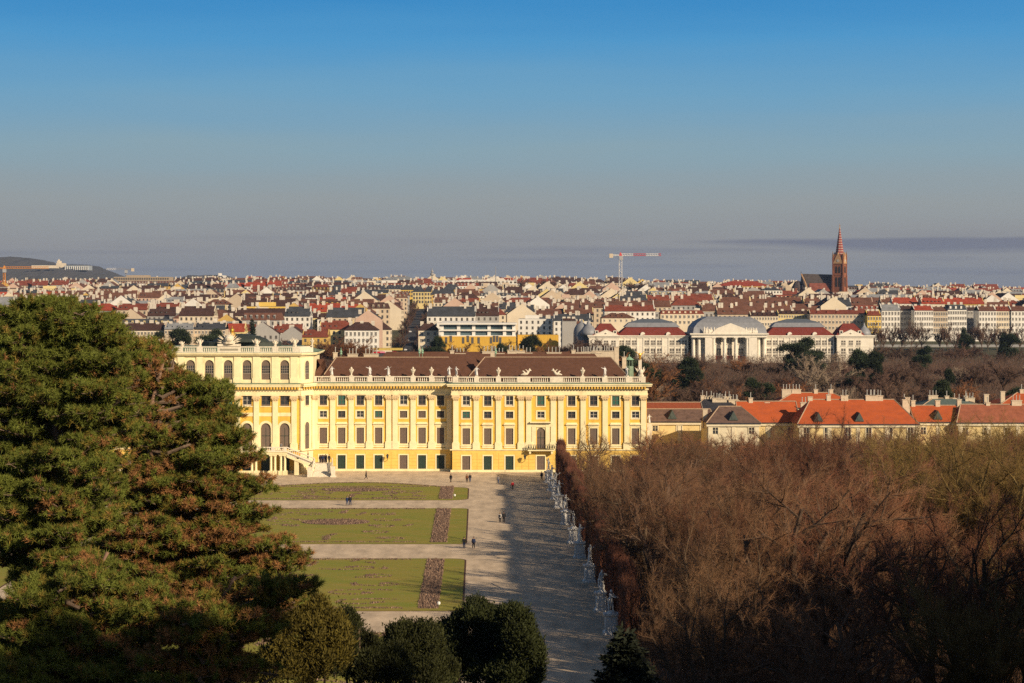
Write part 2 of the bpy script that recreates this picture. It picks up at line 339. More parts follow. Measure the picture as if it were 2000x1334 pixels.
def win_mesh(kind, wd, ht):
    key = (kind, round(wd, 2), round(ht, 2))
    if key in WC: return WC[key]
    b = MB(); hw = wd/2
    if kind == 'glass':
        b.box(-hw, hw, 0, .05, 0, ht, 0); me = b.tomesh('pane', GLASS)
        s = MB(); t = .045
        s.box(-hw, -hw+.1, -.06, -.002, 0, ht); s.box(hw-.1, hw, -.06, -.002, 0, ht); s.box(-hw+.1, hw-.1, -.06, -.002, 0, ht*.14); s.box(-hw+.1, hw-.1, -.06, -.002, ht-.1, ht)
        s.box(-t, t, -.05, -.003, ht*.14, ht-.1); s.box(-hw+.1, -t, -.05, -.003, ht*.52, ht*.52+.07); s.box(t, hw-.1, -.05, -.003, ht*.52, ht*.52+.07)
        sm = s.tomesh('sash', SHUT)
    elif kind in ('shutter', 'door'):
        M_ = SHUT if kind == 'shutter' else GREEN_D
        b.box(-hw, -.03, 0, .05, 0, ht); b.box(.03, hw, 0, .05, 0, ht); b.box(-.03, .03, .02, .05, 0, ht); me = b.tomesh('leaf', M_)
        s = MB()
        for sx in (-1, 1):
            for z_ in ((.12, ht*.48), (ht*.52, ht-.15)):
                x0, x1 = sorted((sx*.12, sx*(hw-.1))); k = 7
                for i in range(k):
                    za = z_[0] + (z_[1]-z_[0])*i/k; s.box(x0, x1, -.03, -.002, za, za + (z_[1]-z_[0])/k*.55)
        sm = s.tomesh('louvres', M_)
    elif kind in ('arch', 'archglass'):
        prof = [(-hw,0),(hw,0)] + [(hw*math.cos(R(a)), ht-hw + hw*math.sin(R(a))) for a in range(0, 181, 15)]
        b.prism(prof, -.0, .06); me = b.tomesh('pane', SHUT)
        s = MB()
        if kind == 'archglass':
            s.mi = 1; s.box(-hw+.14, hw-.14, -.02, -.002, ht*.34, ht*.72); s.mi = 0
            for x_ in (-.04, -hw*.5, hw*.42): s.box(x_, x_+.07, -.05, -.021, ht*.34, ht*.72)
            for z_ in (.45, .58): s.box(-hw+.14, hw-.14, -.045, -.022, ht*z_, ht*z_+.07)
            s.box(-hw+.1, hw-.1, -.06, -.003, ht*.31, ht*.34)
        else:
            s.mi = 2; s.box(-.04, .04, -.04, -.002, 0, ht-hw); s.box(-hw+.1, -.04, -.04, -.002, ht*.5, ht*.5+.1); s.box(.04, hw-.1, -.04, -.002, ht*.5, ht*.5+.1)
        sm = s.tomesh('sash', [SASH, GLASS, GREEN_D])
    WC[key] = (me, sm); return WC[key]
def frame_mesh(wd, ht, arch=False, wf=.26):
    key = ('f', wd, ht, arch)
    if key in WC: return WC[key]
    b = MB(); hw = wd/2
    if not arch:
        b.box(-hw-wf, -hw, -.09, .0, -wf*.8, ht+wf); b.box(hw, hw+wf, -.09, .0, -wf*.8, ht+wf); b.box(-hw, hw, -.09, .0, ht, ht+wf); b.box(-hw, hw, -.09, .0, -wf*.8, 0)
    else:
        b.box(-hw-wf, -hw, -.09, 0, 0, ht-hw); b.box(hw, hw+wf, -.09, 0, 0, ht-hw)
        A = range(0, 181, 15); o_ = hw+wf
        ring = [(o_*math.cos(R(a)), ht-hw+o_*math.sin(R(a))) for a in A]; inn = [(hw*math.cos(R(a)), ht-hw+hw*math.sin(R(a))) for a in A]
        for i in range(len(ring)-1): b.prism([ring[i], ring[i+1], inn[i+1], inn[i]][::-1] if False else [inn[i], ring[i], ring[i+1], inn[i+1]], -.09, 0)
    WC[key] = b.tomesh('surround', CREAM); return WC[key]
mirror_stuff = MB(); wvar = [0]; VC = {}
def variant(me, m):
    k = (me.name, m.name)
    if k not in VC: c = me.copy(); c.materials[0] = m; VC[k] = c
    return VC[k]
def window(kind, u, y, z, wd, ht, right=True, frame=True, arch=False, name='window', rz=0):
    me, sm = win_mesh(kind, wd, ht)
    if right and kind == 'glass':
        wvar[0] += 1; q_ = (wvar[0]*7919) % 11
        if q_ in (2,5,9): sm = variant(sm, WSASH)
        if q_ in (3,8): me = variant(me, BLIND)
    if right:
        o = link(name, me, pal, (u, y - YW, z), rz); s = link({'shutter':'louvres','door':'louvres'}.get(kind, 'sash'), sm, o)
        if frame: link('frame', frame_mesh(wd, ht, arch), o, (0, -.14, 0))
    else:
        yy = y - YW; mirror_stuff.box(u-wd/2, u+wd/2, yy, yy+.06, z, z+ht, 0)
        mirror_stuff.box(u-.05, u+.05, yy-.05, yy-.003, z, z+ht, 1); mirror_stuff.box(u-wd/2, u+wd/2, yy-.04, yy-.004, z+ht*.5, z+ht*.5+.08, 1)
OY = .16   # windows sit back from the wall face by this
wall = MB(); base = MB(); pil = []; 
def rects_for(us_, arch_main=None):
    r = []
    for u in us_:
        r += [(u-.79, u+.79, 13.93, 16.05), (u-.79, u+.79, 11.3, 12.76)]
        r += [(u-.79, u+.79, 5.83, 9.22) if (arch_main is None or abs(u-arch_main) > .1) else (u-.85, u+.85, 4.9, 9.4)]
    return r
wing_w = [U_(p) for p in (631.2,667.1,703.3,739.2,787.9,824,860.1)]
pav_w = [U_(p) for p in (910.6,952.6,995.1,1056.3,1116.5,1159.5,1202.6,1241.1)]
pav_s = (935-445.7)*U*1.0
# pavilion measurements are taken at its own (slightly nearer) depth
kR = YR/YW
def UR(px): return (px-935)*YR/F - AX
pav_w = [UR(p) for p in (910.6,952.6,995.1,1056.3,1116.5,1159.5,1202.6,1241.1)]
pav_p = [UR(p) for p in (890.4,930.2,973.5,1017.8,1032.7,1080.7,1095.4,1139,1181.9,1224.4,1256.9)]
wing_p = [U_(p) for p in (615.6,649.7,685.8,721.3,758.9,771.6,806.7,843.1,876.9)]
uC = U_(611.5); uP0, uP1 = UR(883), UR(1263); midw = pav_w[3]
def run(sgn, xa, xb, y, wins, mid=None):
    yy = y - YW
    rr = [(min(sgn*a, sgn*c), max(sgn*a, sgn*c), p, q) for a, c, p, q in rects_for(wins, mid)]
    x0, x1 = sorted((sgn*xa, sgn*xb))
    wall_with_rects(wall, x0, x1, yy, zled, zfr, rr, 0)
    gr = [(sgn*u-.85, sgn*u+.85, 0.12, 3.4) for u in wins]
    wall_with_rects(base, x0-.25 if sgn < 0 and y == YR else x0, x1, yy-.28, 0, zled-.25, gr, 0, .5)
    # rustication joints are raised courses
    for k in range(6):
        za = .55 + k*.72
        edges = [x0+.05] + sum([[g[0]-.3, g[1]+.3] for g in sorted(gr)], []) + [x1-.05]
        for i in range(0, len(edges), 2):
            if edges[i+1]-edges[i] > .3:
                a = edges[i]; nb = max(1, round((edges[i+1]-a)/1.25)); st = (edges[i+1]-a)/nb
                if za + .66 < zled - .3:
                    for q in range(nb): base.box(a+q*st+.03, a+(q+1)*st-.03, yy-.33, yy-.282, za, za+.66, 0)
    for u in wins: base.box(sgn*u-.85, sgn*u+.85, yy-.2+.42, yy+.3, 0, .12, 0)
for sgn in (1, -1):
    base = MB(); run(sgn, uC, uP0, YW, wing_w); run(sgn, uP0, uP1, YR, pav_w, midw)
    # side faces and the return of the pavilion
    for (x, ya, yb) in ((uP1, YR, YR+DEP), (uP0, YR, YW)):
        X_ = sgn*x
        wall.poly([(X_, ya-YW, zled-.2), (X_, yb-YW, zled-.2), (X_, yb-YW, zfr), (X_, ya-YW, zfr)], 0)
        Xb = X_ + (sgn*.28 if x == uP1 else -sgn*.28)
        base.poly([(Xb, ya-YW-.28, 0), (Xb, yb-YW-.28, 0), (Xb, yb-YW-.28, zled-.25), (Xb, ya-YW-.28, zled-.25)], 0)
    base.obj('ground_floor_wall', RUST, pal)
wall.box(-uP1, uP1, DEP, DEP+.3, 0, zfr, 0)
wall.obj('wall', YEL, pal)
# window openings
KD = ['glass']*7
for sgn in (1, -1):
    for lst, y in ((wing_w, YW), (pav_w, YR)):
        for i, u in enumerate(lst):
            r_ = sgn > 0; s = sgn*u
            window('glass', s, y+OY, 13.93, 1.58, 2.12, r_); 
            window('shutter' if (lst is wing_w and i in (4,5)) else 'glass', s, y+OY, 11.3, 1.58, 1.46, r_)
            if u == midw: window('arch', s, y+OY, 5.0, 1.7, 4.35, r_, False)
            else: window('shutter', s, y+OY, 5.83, 1.58, 3.39, r_)
            o_ = window('door' if i % 4 in (1,2) or (lst is wing_w and i in (2,3)) else 'shutter', s, y-.28+OY, .12, 1.7, 3.28, r_, True, name='door')
# cornice, frieze, ledge
def course(xa, xb, y, closed_r=False, ends=(0, 0)):
    """entablature from xa to xb in front of y (local u), returns nothing"""
    yy = y - YW
    b = MB(); b.box(xa, xb, yy-.25, yy+.3, zent, 16.55); b.box(xa, xb, yy-.16, yy+.3, 16.55, zfr+.02); ENT.v += []; ent.mesh(b.v, b.f)
class _E: v = []
ENT = _E(); ent = MB(); cop = MB(); modl = MB(); led = MB()
def entab(xa, xb, y, e0=0.0, e1=0.0, yd=2.0):
    yy = y - YW
    ent.box(xa-e0*.25, xb+e1*.25, yy-.25, yy+yd, zent, 16.6)
    ent.box(xa-e0*.16, xb+e1*.16, yy-.16, yy+yd, 16.6, zfr)
    ent.box(xa-e0*.4, xb+e1*.4, yy-.4, yy+yd, zfr, zmod0)
    ent.box(xa-e0*.35, xb+e1*.35, yy-.35, yy+yd, zmod0, zmod1)
    n_ = int((xb-xa)/.62); st = (xb-xa)/n_
    for k in range(n_): modl.box(xa+k*st+.1, xa+k*st+.38, yy-.95, yy-.35, zmod0+.05, zmod1)
    ent.box(xa-e0*1.0, xb+e1*1.0, yy-1.0, yy+yd, zmod1, zmod1+.3)
    ent.box(xa-e0*1.15, xb+e1*1.15, yy-1.15, yy+yd, zmod1+.3, zcor-.12)
    cop.mesh([(xa-e0*1.18, yy-1.18, zcor-.12), (xb+e1*1.18, yy-1.18, zcor-.12), (xb+e1*.3, yy-.2, zcor+.12), (xa-e0*.3, yy-.2, zcor+.12)], [(0,1,2,3)])
    if e1: cop.mesh([(xb+1.18, yy-1.18, zcor-.12), (xb+1.18, yy+yd, zcor-.12), (xb+.3, yy+yd, zcor+.12), (xb+.3, yy-.2, zcor+.12)], [(0,1,2,3)])
    if e0: cop.mesh([(xa-1.18, yy+yd, zcor-.12), (xa-1.18, yy-1.18, zcor-.12), (xa-.3, yy-.2, zcor+.12), (xa-.3, yy+yd, zcor+.12)], [(0,1,2,3)])
    led.box(xa-e0*.45, xb+e1*.45, yy-.45, yy+.0-.002, zled-.25, zled); led.box(xa-e0*.34, xb+e1*.34, yy-.36, yy-.28-.002, 0, .5)
for sgn in (1, -1):
    a, c = sorted((sgn*uC, sgn*uP0)); entab(a, c, YW, yd=.4)
    a, c = sorted((sgn*uP0, sgn*uP1)); entab(a, c, YR, 1, 1, yd=YW-YR+.4 if False else 2.6)
CW = U_(590)      # half width of the flat central front
entab(-CW, CW, YC, 0, 0, 4.0)
def obl(p, q, mbs):
    pass
# oblique corner bays of the central block
def oblique(sgn):
    p = Vector((sgn*CW, YC-YW, 0)); q = Vector((sgn*uC, YW-YW-.3, 0)); d = (q-p); Ln = d.length; d.normalize(); nrm = Vector((d.y, -d.x, 0))*(1 if sgn > 0 else -1)
    return p, q, d, nrm, Ln
for sgn in (1, -1):
    p, q, d, nrm, Ln = oblique(sgn)
    def slab(o, z0, z1, mb, back=1.5):
        a = p + nrm*o - d*o*.4; c = q + nrm*o; e_ = q - nrm*back; f_ = p - nrm*back
        pts = [(a.x,a.y),(c.x,c.y),(e_.x,e_.y),(f_.x,f_.y)]
        mb.prismz(pts if sgn > 0 else pts[::-1], z0, z1)
    for o, z0, z1 in ((.25,zent,16.6),(.16,16.6,zfr),(.4,zfr,zmod0),(.35,zmod0,zmod1),(1.0,zmod1,zmod1+.3),(1.15,zmod1+.3,zcor-.02)): slab(o, z0, z1, ent)
    slab(.45, zled-.25, zled, led)
    for k in range(5):
        c_ = p + d*(Ln*(k+.5)/5) + nrm*.65; modl.box(c_.x-.14, c_.x+.14, c_.y-.3, c_.y+.3, zmod0+.05, zmod1)
ent.obj('entablature', CREAM, pal); modl.obj('modillions', YEL, pal); cop.obj('cornice_flashing', COPPER, pal); led.obj('ledge', CREAM, pal)
# pilasters
def pil_mesh(wd=1.12):
    b = MB(); h = wd/2
    b.box(-h-.22, h+.22, -.4, 0, zled, 6.1); b.box(-h-.12, h+.12, -.34, 0, 6.1, 6.35); b.box(-h, h, -.26, 0, 6.35, 15.15)
    return b.tomesh('pilaster', CREAM)
def cap_mesh(wd=1.12):
    b = MB(); h = wd/2
    b.frustum(0, -.2, 15.15, 15.95, h, .2, h+.22, .32); b.box(-h-.25, h+.25, -.5, 0, 15.95, 16.198)
    for x in (-h-.08, -.2, h-.3):
        for z in (15.25, 15.6): b.frustum(x+.18, -.42, z, z+.28, .12, .08, .2, .16)
    b.box(-h-.34, -h-.05, -.56, -.2, 15.65, 15.93); b.box(h+.05, h+.34, -.56, -.2, 15.65, 15.93)
    return b.tomesh('capital', mat('carved_capital', (.80,.62,.36), .9, .2, 4))
PM, CM = pil_mesh(), cap_mesh(); pst = MB()
def pilaster(u, y, right=True):
    o = link('pilaster', PM, pal, (u, y-YW-.002, 0)); link('capital', CM, o)
for lst, y in ((wing_p, YW), (pav_p, YR)):
    for u in lst:
        pilaster(u, y)
        for a in (-u,):
            pst.box(a-.56, a+.56, y-YW-.26, y-YW-.002, 6.35, 15.9); pst.box(a-.78, a+.78, y-YW-.4, y-YW-.002, zled, 6.35); pst.box(a-.8, a+.8, y-YW-.5, y-YW-.002, 15.95, 16.198)
o = pst.obj('pilaster', CREAM, pal); o['kind'] = 'stuff'
def arch_fill(mb, u, y, zsp, r, ztop, dep=.28):
    A = list(range(0, 181, 15))
    for i in range(len(A)-1):
        x0, z0 = u + r*math.cos(R(A[i])), zsp + r*math.sin(R(A[i])); x1, z1 = u + r*math.cos(R(A[i+1])), zsp + r*math.sin(R(A[i+1]))
        mb.mesh([(x0,y,z0),(x0,y,ztop),(x1,y,ztop),(x1,y,z1)], [(0,1,2,3)]); mb.mesh([(x0,y,z0),(x1,y,z1),(x1,y+dep,z1),(x0,y+dep,z0)], [(0,1,2,3)])
# aprons, window hoods
hood = MB()
for sgn in (1, -1):
    for lst, y in ((wing_w, YW), (pav_w, YR)):
        for u in lst:
            s = sgn*u; yy = y-YW
            if u == midw: continue
            hood.box(s-1.15, s+1.15, yy-.1, yy-.002, 9.55, 9.95); hood.box(s-1.25, s+1.25, yy-.38, yy-.002, 9.95, 10.15); hood.box(s-1.1, s+1.1, yy-.12, yy-.002, 10.15, 10.42)
            hood.box(s-1.2, s+1.2, yy-.14, yy-.002, 5.05, 5.5); hood.box(s-1.3, s+1.3, yy-.26, yy-.002, 5.5, 5.62)
    s = sgn*midw; yy = YR-YW
    hood.box(s-1.9, s-1.0, yy-.22, yy-.002, 4.9, 9.6); hood.box(s+1.0, s+1.9, yy-.22, yy-.002, 4.9, 9.6); arch_fill(hood, s, yy-.02, 8.5, .85, 9.45); hood.box(s-1.0, s+1.0, yy-.2, yy-.002, 9.45, 10.4); hood.box(s-2.1, s-1.0, yy-.24, yy-.002, 9.6, 10.3); hood.box(s+1.0, s+2.1, yy-.24, yy-.002, 9.6, 10.3)
    hood.box(s-2.3, s+2.3, yy-.9, yy-.002, 10.4, 10.65)
hood.obj('window_hood', CREAM, pal)
# wrought-iron balcony of the end pavilion
b = MB(); s = midw; b.box(s-2.8, s+2.8, YR-YW-1.7, YR-YW-.46, zled-.3, zled-.05); b.box(s-2.5, s-2.1, YR-YW-1.5, YR-YW-.46, zled-.9, zled-.3); b.box(s+2.1, s+2.5, YR-YW-1.5, YR-YW-.46, zled-.9, zled-.3)
bal = b.obj('balcony', CREAM, pal)
b = MB()
for z in (zled, zled+.95): b.box(s-2.75, s+2.75, YR-YW-1.68, YR-YW-1.6, z, z+.08)
for k in range(23):
    x = s-2.7+k*.245; b.box(x, x+.05, YR-YW-1.66, YR-YW-1.62, zled+.08, zled+.95)
    if k % 2 == 0: b.lathe(x+.12, YR-YW-1.64, [(.02,zled+.2),(.12,zled+.4),(.05,zled+.6),(.11,zled+.8)], 5)
for x in (s-2.75, s+2.67):
    for k in range(5): b.box(x, x+.06, YR-YW-1.6+k*.3, YR-YW-1.55+k*.3, zled, zled+1.0)
b.obj('railing', IRON, bal)
# roof of the wings: hipped ranges behind the balustrade
rf = MB(); zr, ze = 23.85, 18.9
def hip(x0, x1, y0, y1, z0, z1, run_=None, m=0, hipL=True, hipR=True):
    ym = (y0+y1)/2; r = run_ if run_ else (y1-y0)/2
    A, B_ = (x0 + (r if hipL else 0)), (x1 - (r if hipR else 0))
    rf.mesh([(x0,y0,z0),(x1,y0,z0),(x1,y1,z0),(x0,y1,z0),(A,ym,z1),(B_,ym,z1)], [(0,1,5,4),(2,3,4,5),(1,2,5),(3,0,4)], m)
for sgn in (1, -1):
    def hs(xa, xb, *k, **kw):
        a, c = sorted((sgn*xa, sgn*xb)); hip(a, c, *k, **kw)
    hs(U_(622), U_(905), .6, 15.5, ze, zr, 3.2)
    hs(U_(600), U_(640), 2.6, 16, ze, zr-.4, 3)
    hs(U_(906), UR(1238), -1.9, 13, ze, zr+.1, 4.4)
    hs(U_(700), UR(1215), 14, 26, ze, zr+.9, 5)
    a, c = sorted((sgn*(uC-1), sgn*uP1)); rf.poly([(a, -.2 , ze-.05), (c, -.2, ze-.05), (c, DEP, ze-.05), (a, DEP, ze-.05)], 0)
roof = rf.obj('roof', ROOFB, pal)
rid = MB()
for sgn in (1,):
    rid.tube([(U_(622)+3.2, 8.05, zr), (U_(905)-3.2, 8.05, zr)], .14, 4); rid.tube([(U_(906)+4.4, 5.55, zr+.1), (UR(1238)-4.4, 5.55, zr+.1)], .14, 4)
    for a, c in (((U_(622), .6, ze), (U_(622)+3.2, 8.05, zr)), ((U_(906), -1.9, ze), (U_(906)+4.4, 5.55, zr+.1)), ((UR(1238), -1.9, ze), (UR(1238)-4.4, 5.55, zr+.1))): rid.tube([a, c], .13, 4)
rid.obj('ridge_capping', mat('ridge_tiles', (.42,.30,.2), .9, .2, 4), roof)
CHW = mat('chimney_plaster', (.62,.52,.38), .9, .12, 2)
PIPE = mat('metal_flue', (.45,.44,.4), .5, .1, 3)
def chimney_mesh(wd, ht, pipes, d=.9):
    b = MB(); b.box(-wd/2, wd/2, -d/2, d/2, -1.5, ht-.15, 0); b.box(-wd/2-.1, wd/2+.1, -d/2-.1, d/2+.1, ht-.15, ht, 0)
    for k in range(pipes): b.lathe(-wd/2+(k+.5)*wd/pipes, 0, [(.09,ht),(.09,ht+1.0),(.13,ht+1.0),(.1,ht+1.15)], 6, 1)
    return b.tomesh('chimney', [CHW, PIPE])
chm = [chimney_mesh(.9, 1.0, 1), chimney_mesh(2.2, .8, 3), chimney_mesh(3.2, .8, 4), chimney_mesh(1.0, 2.6, 0)]
for px, py, k, yb in ((655,696,0,8.5),(689,697,1,14),(725,697,2,14),(883,692,0,20),(899,696,1,20),(956,692,2,20),(962,694,0,12),(975,696,1,20),(995,691,0,20),(1011,691,2,20),(1025,695,2,20),(1082,694,2,20),(1120,691,0,20),(1139,694,2,20),(1150,693,2,20),(1165,695,1,20),(1170,691,2,20),(1185,693,0,20),(1204,700,3,6),(1219,705,0,8),(1196,691,1,20)):
    Y = YW + yb; link('chimney', chm[k], roof, (sX(px, Y)-AX, yb, sZ(py, Y)-.1))
# balustrades
BALM = {}
def balus(mb, xa, xb, y, z0=zcor+.05, z1=zbal, blocks=()):
    h = z1-z0
    mb.box(xa, xb, y, y+.4, z0, z0+.22, 0); mb.box(xa, xb, y-.03, y+.43, z1-.2, z1, 0)
    x = xa+.2
    while x < xb-.15:
        if not any(a-.12 < x < c+.12 for a, c in blocks): mb.lathe(x, y+.2, [(.07,z0+.22),(.15,z0+.22+h*.22),(.06,z0+.22+h*.5),(.11,z1-.2)], 6)
        x += .44
    for a, c in blocks: mb.box(a, c, y-.06, y+.46, z0, z1-.001+.02, 0)
def blk(c, w_): return (c-w_/2, c+w_/2)
for sgn in (1, -1):
    ws = [U_(p) for p in (649,686,722,757,765,806,842,)]
    b = MB(); 
    bl = [(U_(612), U_(618))] + [blk(U_(p), w_) for p, w_ in ((650,1.1),(686.5,1.1),(722,1.1),(761,1.9),(806.5,1.1),(842.5,1.1))]
    if sgn < 0: bl = [(-c, -a) for a, c in bl]
    a, c = sorted((sgn*U_(612), sgn*uP0)); balus(b, a, c, .2, blocks=bl); b.obj('balustrade', STONE, pal)
    b = MB(); bl = [(UR(884), UR(895.5))] + [blk(UR(p), w_) for p, w_ in ((931,1.1),(973.5,1.1),(1023,2.8),(1087,2.8),(1138,1.1),(1181,1.1),(1228.5,1.4))] + [(UR(1252), UR(1261))]
    if sgn < 0: bl = [(-c_, -a_) for a_, c_ in bl]
    a, c = sorted((sgn*UR(884), sgn*UR(1261))); balus(b, a, c, YR-YW+.2, blocks=bl); b.obj('balustrade', STONE, pal)
# ---------------- central block
cw = MB(); zat, zac, zab = 19.0, 24.8, 26.5        # attic base, attic cornice, attic balustrade top (heights read at its own depth)
kc = YC/F
def zc(py): return CZ - (py-HY)*kc
def uc(px): return (px-935)*kc - AX
bays = [uc(445.7)+k*(36.8*kc) for k in range(-3, 4)]
catt = [(u-.93, u+.93, zc(741.5), zc(712)) for u in bays]
yy = YC-YW
CW2 = MB()
wall_with_rects(CW2, -CW, CW, yy, zat-.2, zac, [(a, c, p, q+.93) for a, c, p, q in catt], 0, .3)
CW2.box(-CW, CW, yy+4, yy+24, zat-.3, zac)
# yellow body below
r2 = []
for u in bays: r2 += [(u-.95, u+.95, zc(793), zc(771.5)), (u-1.05, u+1.05, zled+.1, zc(826))]
wall_with_rects(cw, -CW, CW, yy, zled-.2, zfr, r2, 0, .3)
wall_with_rects(cw, -CW, CW, yy, 0, zled-.25, [(u-1.0, u+1.0, .1, 3.9) for u in bays], 0, .5)
for sgn in (1, -1):
    p, q, d, nrm, Ln = oblique(sgn)
    for z0, z1, mb in ((zat-.2, zac, CW2), (0, zfr, CW2)):
        a = (p.x, p.y, z0), (q.x, q.y, z0), (q.x, q.y, z1), (p.x, p.y, z1)
        mb.poly(a if sgn > 0 else a[::-1])
    CW2.poly([(sgn*uC, -.3, zat-.2), (sgn*uC, 18, zat-.2), (sgn*uC, 18, zac), (sgn*uC, -.3, zac)])
cw.obj('central_wall', YEL, pal); CW2.obj('attic_wall', CREAM, pal)
# infill above arched attic openings + arched windows with surrounds
inf = MB()
for u in bays:
    arch_fill(inf, u, yy+.004, zc(712), .93, zc(712)+.93)
    window('archglass', u, YC+.2, zc(741.5), 1.86, zc(706.6)-zc(741.5)+.3, u > bays[3]-9, False)
    window('glass', u, YC+.2, zc(793), 1.9, zc(771.5)-zc(793), u > bays[3]-5, False)
    window('arch', u, YC+.2, zled+.1, 2.1, zc(826)-zled-.1, u > bays[3]-5, False)
    window('door', u, YC+.35, .1, 2.0, 3.8, u > bays[3]-5, False, name='door')
inf.obj('attic_wall', CREAM, pal)
tr = MB()
for u in bays:
    # attic surrounds
    for a, c in ((u-1.3, u-.95), (u+.95, u+1.3)): tr.box(a, c, yy-.08, yy-.002, zc(744), zc(712))
    A = list(range(0, 181, 15))
    for i in range(12):
        P = [(u + rr*math.cos(R(a)), zc(712) + rr*math.sin(R(a))) for a, rr in ((A[i], .95), (A[i], 1.3), (A[i+1], 1.3), (A[i+1], .95))]
        tr.prism(P, yy-.08, yy-.002)
        zs_ = zc(826)-1.05; P = [(u + rr*math.cos(R(a)), zs_ + rr*math.sin(R(a))) for a, rr in ((A[i], 1.0), (A[i], 1.5), (A[i+1], 1.5), (A[i+1], 1.0))]
        tr.prism(P, yy-.1, yy-.002)
    for a, c in ((u-1.5, u-1.05), (u+1.05, u+1.5)): tr.box(a, c, yy-.1, yy-.002, zled, zc(826)-1.05)
    for dx in (-1, 1):   # corner spandrels of the big arch are filled by yellow wall
        pass
    tr.box(u-1.45, u+1.45, yy-.06, yy-.002, zc(813), zc(806)); tr.box(u-1.2, u+1.2, yy-.1, yy-.002, zc(794.8), zc(793))
    arch_fill(tr, u, yy-.003, zc(826)-1.05, 1.05, zc(826)+.001)
for k in range(8):
    x = bays[0] + (k-.5)*36.8*kc; x = max(-CW+.65, min(CW-.65, x))
    tr.box(x-.75, x+.75, yy-.22, yy-.003, zat+.9, zac-.3)
    tr.box(x-.9, x+.9, yy-.3, yy-.003, zat-.1, zat+.9)
    o = link('pilaster', PM, pal, (x, yy-.004, 0)); link('capital', CM, o)
tr.obj('window_surround', CREAM, pal)
for sgn in (1,-1):
    p, q, d, nrm, Ln = oblique(sgn); m_ = (p+q)/2; rz = math.atan2(d.y, d.x) if sgn > 0 else math.atan2(-d.y, -d.x)
    for kind, z, w_, h_ in (('archglass', zc(741.5), 1.6, zc(706.6)-zc(741.5)+.2), ('glass', zc(793), 1.5, zc(771.5)-zc(793)), ('arch', zled+.1, 1.7, zc(826)-zled)):
        me, sm = win_mesh(kind, w_, h_); o = link('window', me, pal, (m_.x+nrm.x*.05, m_.y+nrm.y*.05, z), rz); link('sash', sm, o)
        link('frame', frame_mesh(w_, h_, kind != 'glass'), o, (0, .02, 0))
    for t_ in (.06, .94):
        c_ = p + d*Ln*t_; o = link('pilaster', PM, pal, (c_.x, c_.y, 0), rz, (.8,1,1)); link('capital', CM, o)
# attic cornice and balustrade
b = MB()
def around(o, z0, z1):
    pts = []
    p, q, d, nrm, Ln = oblique(1)
    pts = [(-CW-o*.4, yy-o), (CW+o*.4, yy-o), (uC+o*1.0, -.3-o*.3), (uC+o, 20), (-uC-o, 20), (-uC-o, -.3-o*.3)]
    b.prismz(pts, z0, z1)
around(.15, zac-.5, zac-.35); around(.25, zac-.35, zac-.1); around(.8, zac-.1, zac+.12); around(1.0, zac+.12, zac+.38)
b.obj('attic_cornice', CREAM, pal)
b = MB(); around(1.03, zac+.385, zac+.44); b.obj('cornice_flashing', COPPER, pal)
b = MB(); z0 = zac+.44; z1 = zc(676.8)
bl = []
for px, w_ in ((315,1.3),(351,1.3),(390,1.3),(447.5,4.9),(502,1.3),(538,1.3)): bl.append(blk(uc(px), w_))
bl.append((uc(571), CW)); bl.append((-CW, uc(321)))
balus(b, -CW, CW, yy-.1, z0, z1, bl)
for sgn in (1,-1):
    p, q, d, nrm, Ln = oblique(sgn); P = [(p.x, p.y-.1), (q.x, q.y-.1), (q.x, q.y+.4), (p.x, p.y+.4)]
    b.prismz(P if sgn > 0 else P[::-1], z0, z1)
b.obj('balustrade', STONE, pal)
b = MB(); b.box(uc(447.5)-1.9, uc(447.5)+1.9, yy-.2, yy-.165, z0+.45, z0+.85); b.obj('inscription_panel', mat('weathered_relief', (.42,.38,.28), .9, .4, 8), pal)
# low roof of the central block with its small dark dome
b = MB(); b.frustum(uc(447), 10, zac+.3, zac+1.5, 18, 9, 14, 5, 0); b.obj('roof', COPPER, pal)
b = MB(); b.prismz([(5.8*math.cos(R(a))*1.5+uc(455), 11+4.2*math.sin(R(a))) for a in range(0, 360, 20)], zac+1.4, zac+2.4)
b.lathe(uc(455), 11, [(6.2,zac+2.4),(5.6,zac+3.0),(4,zac+3.6),(2,zac+4.0),(.6,zac+4.1)], 16)
b.obj('dome', mat('dark_sheet_roof', (.045,.055,.045), .6, .2, 1), pal)
# wall lanterns
def lantern(u, z, y):
    t = root('wall_lantern', None, 'lantern', (AX+u, y-.36, z), group='wall lanterns on the palace')
    b = MB(); b.tube([(0,0,-.3),(0,-.5,-.35),(0,-1.0,-.1),(0,-1.1,.1)], .05, 5); b.obj('bracket', IRON, t)
    b = MB(); b.frustum(0,-1.1,.1,.75,.14,.14,.26,.26); b.obj('lamp_glass', GLASS, t)
    b = MB(); b.frustum(0,-1.1,.75,1.05,.3,.3,.05,.05); b.obj('cap', IRON, t); return t
tag(lantern(U_(757), 2.7, YW), 'black wall lantern on the palace wing between two ground floor doors')
tag(lantern(UR(1025), 2.7, YR), 'black wall lantern left of the end pavilion balcony')
if mirror_stuff.v: o = mirror_stuff.obj('window', [GLASS, SASH], pal); o['kind'] = 'stuff'
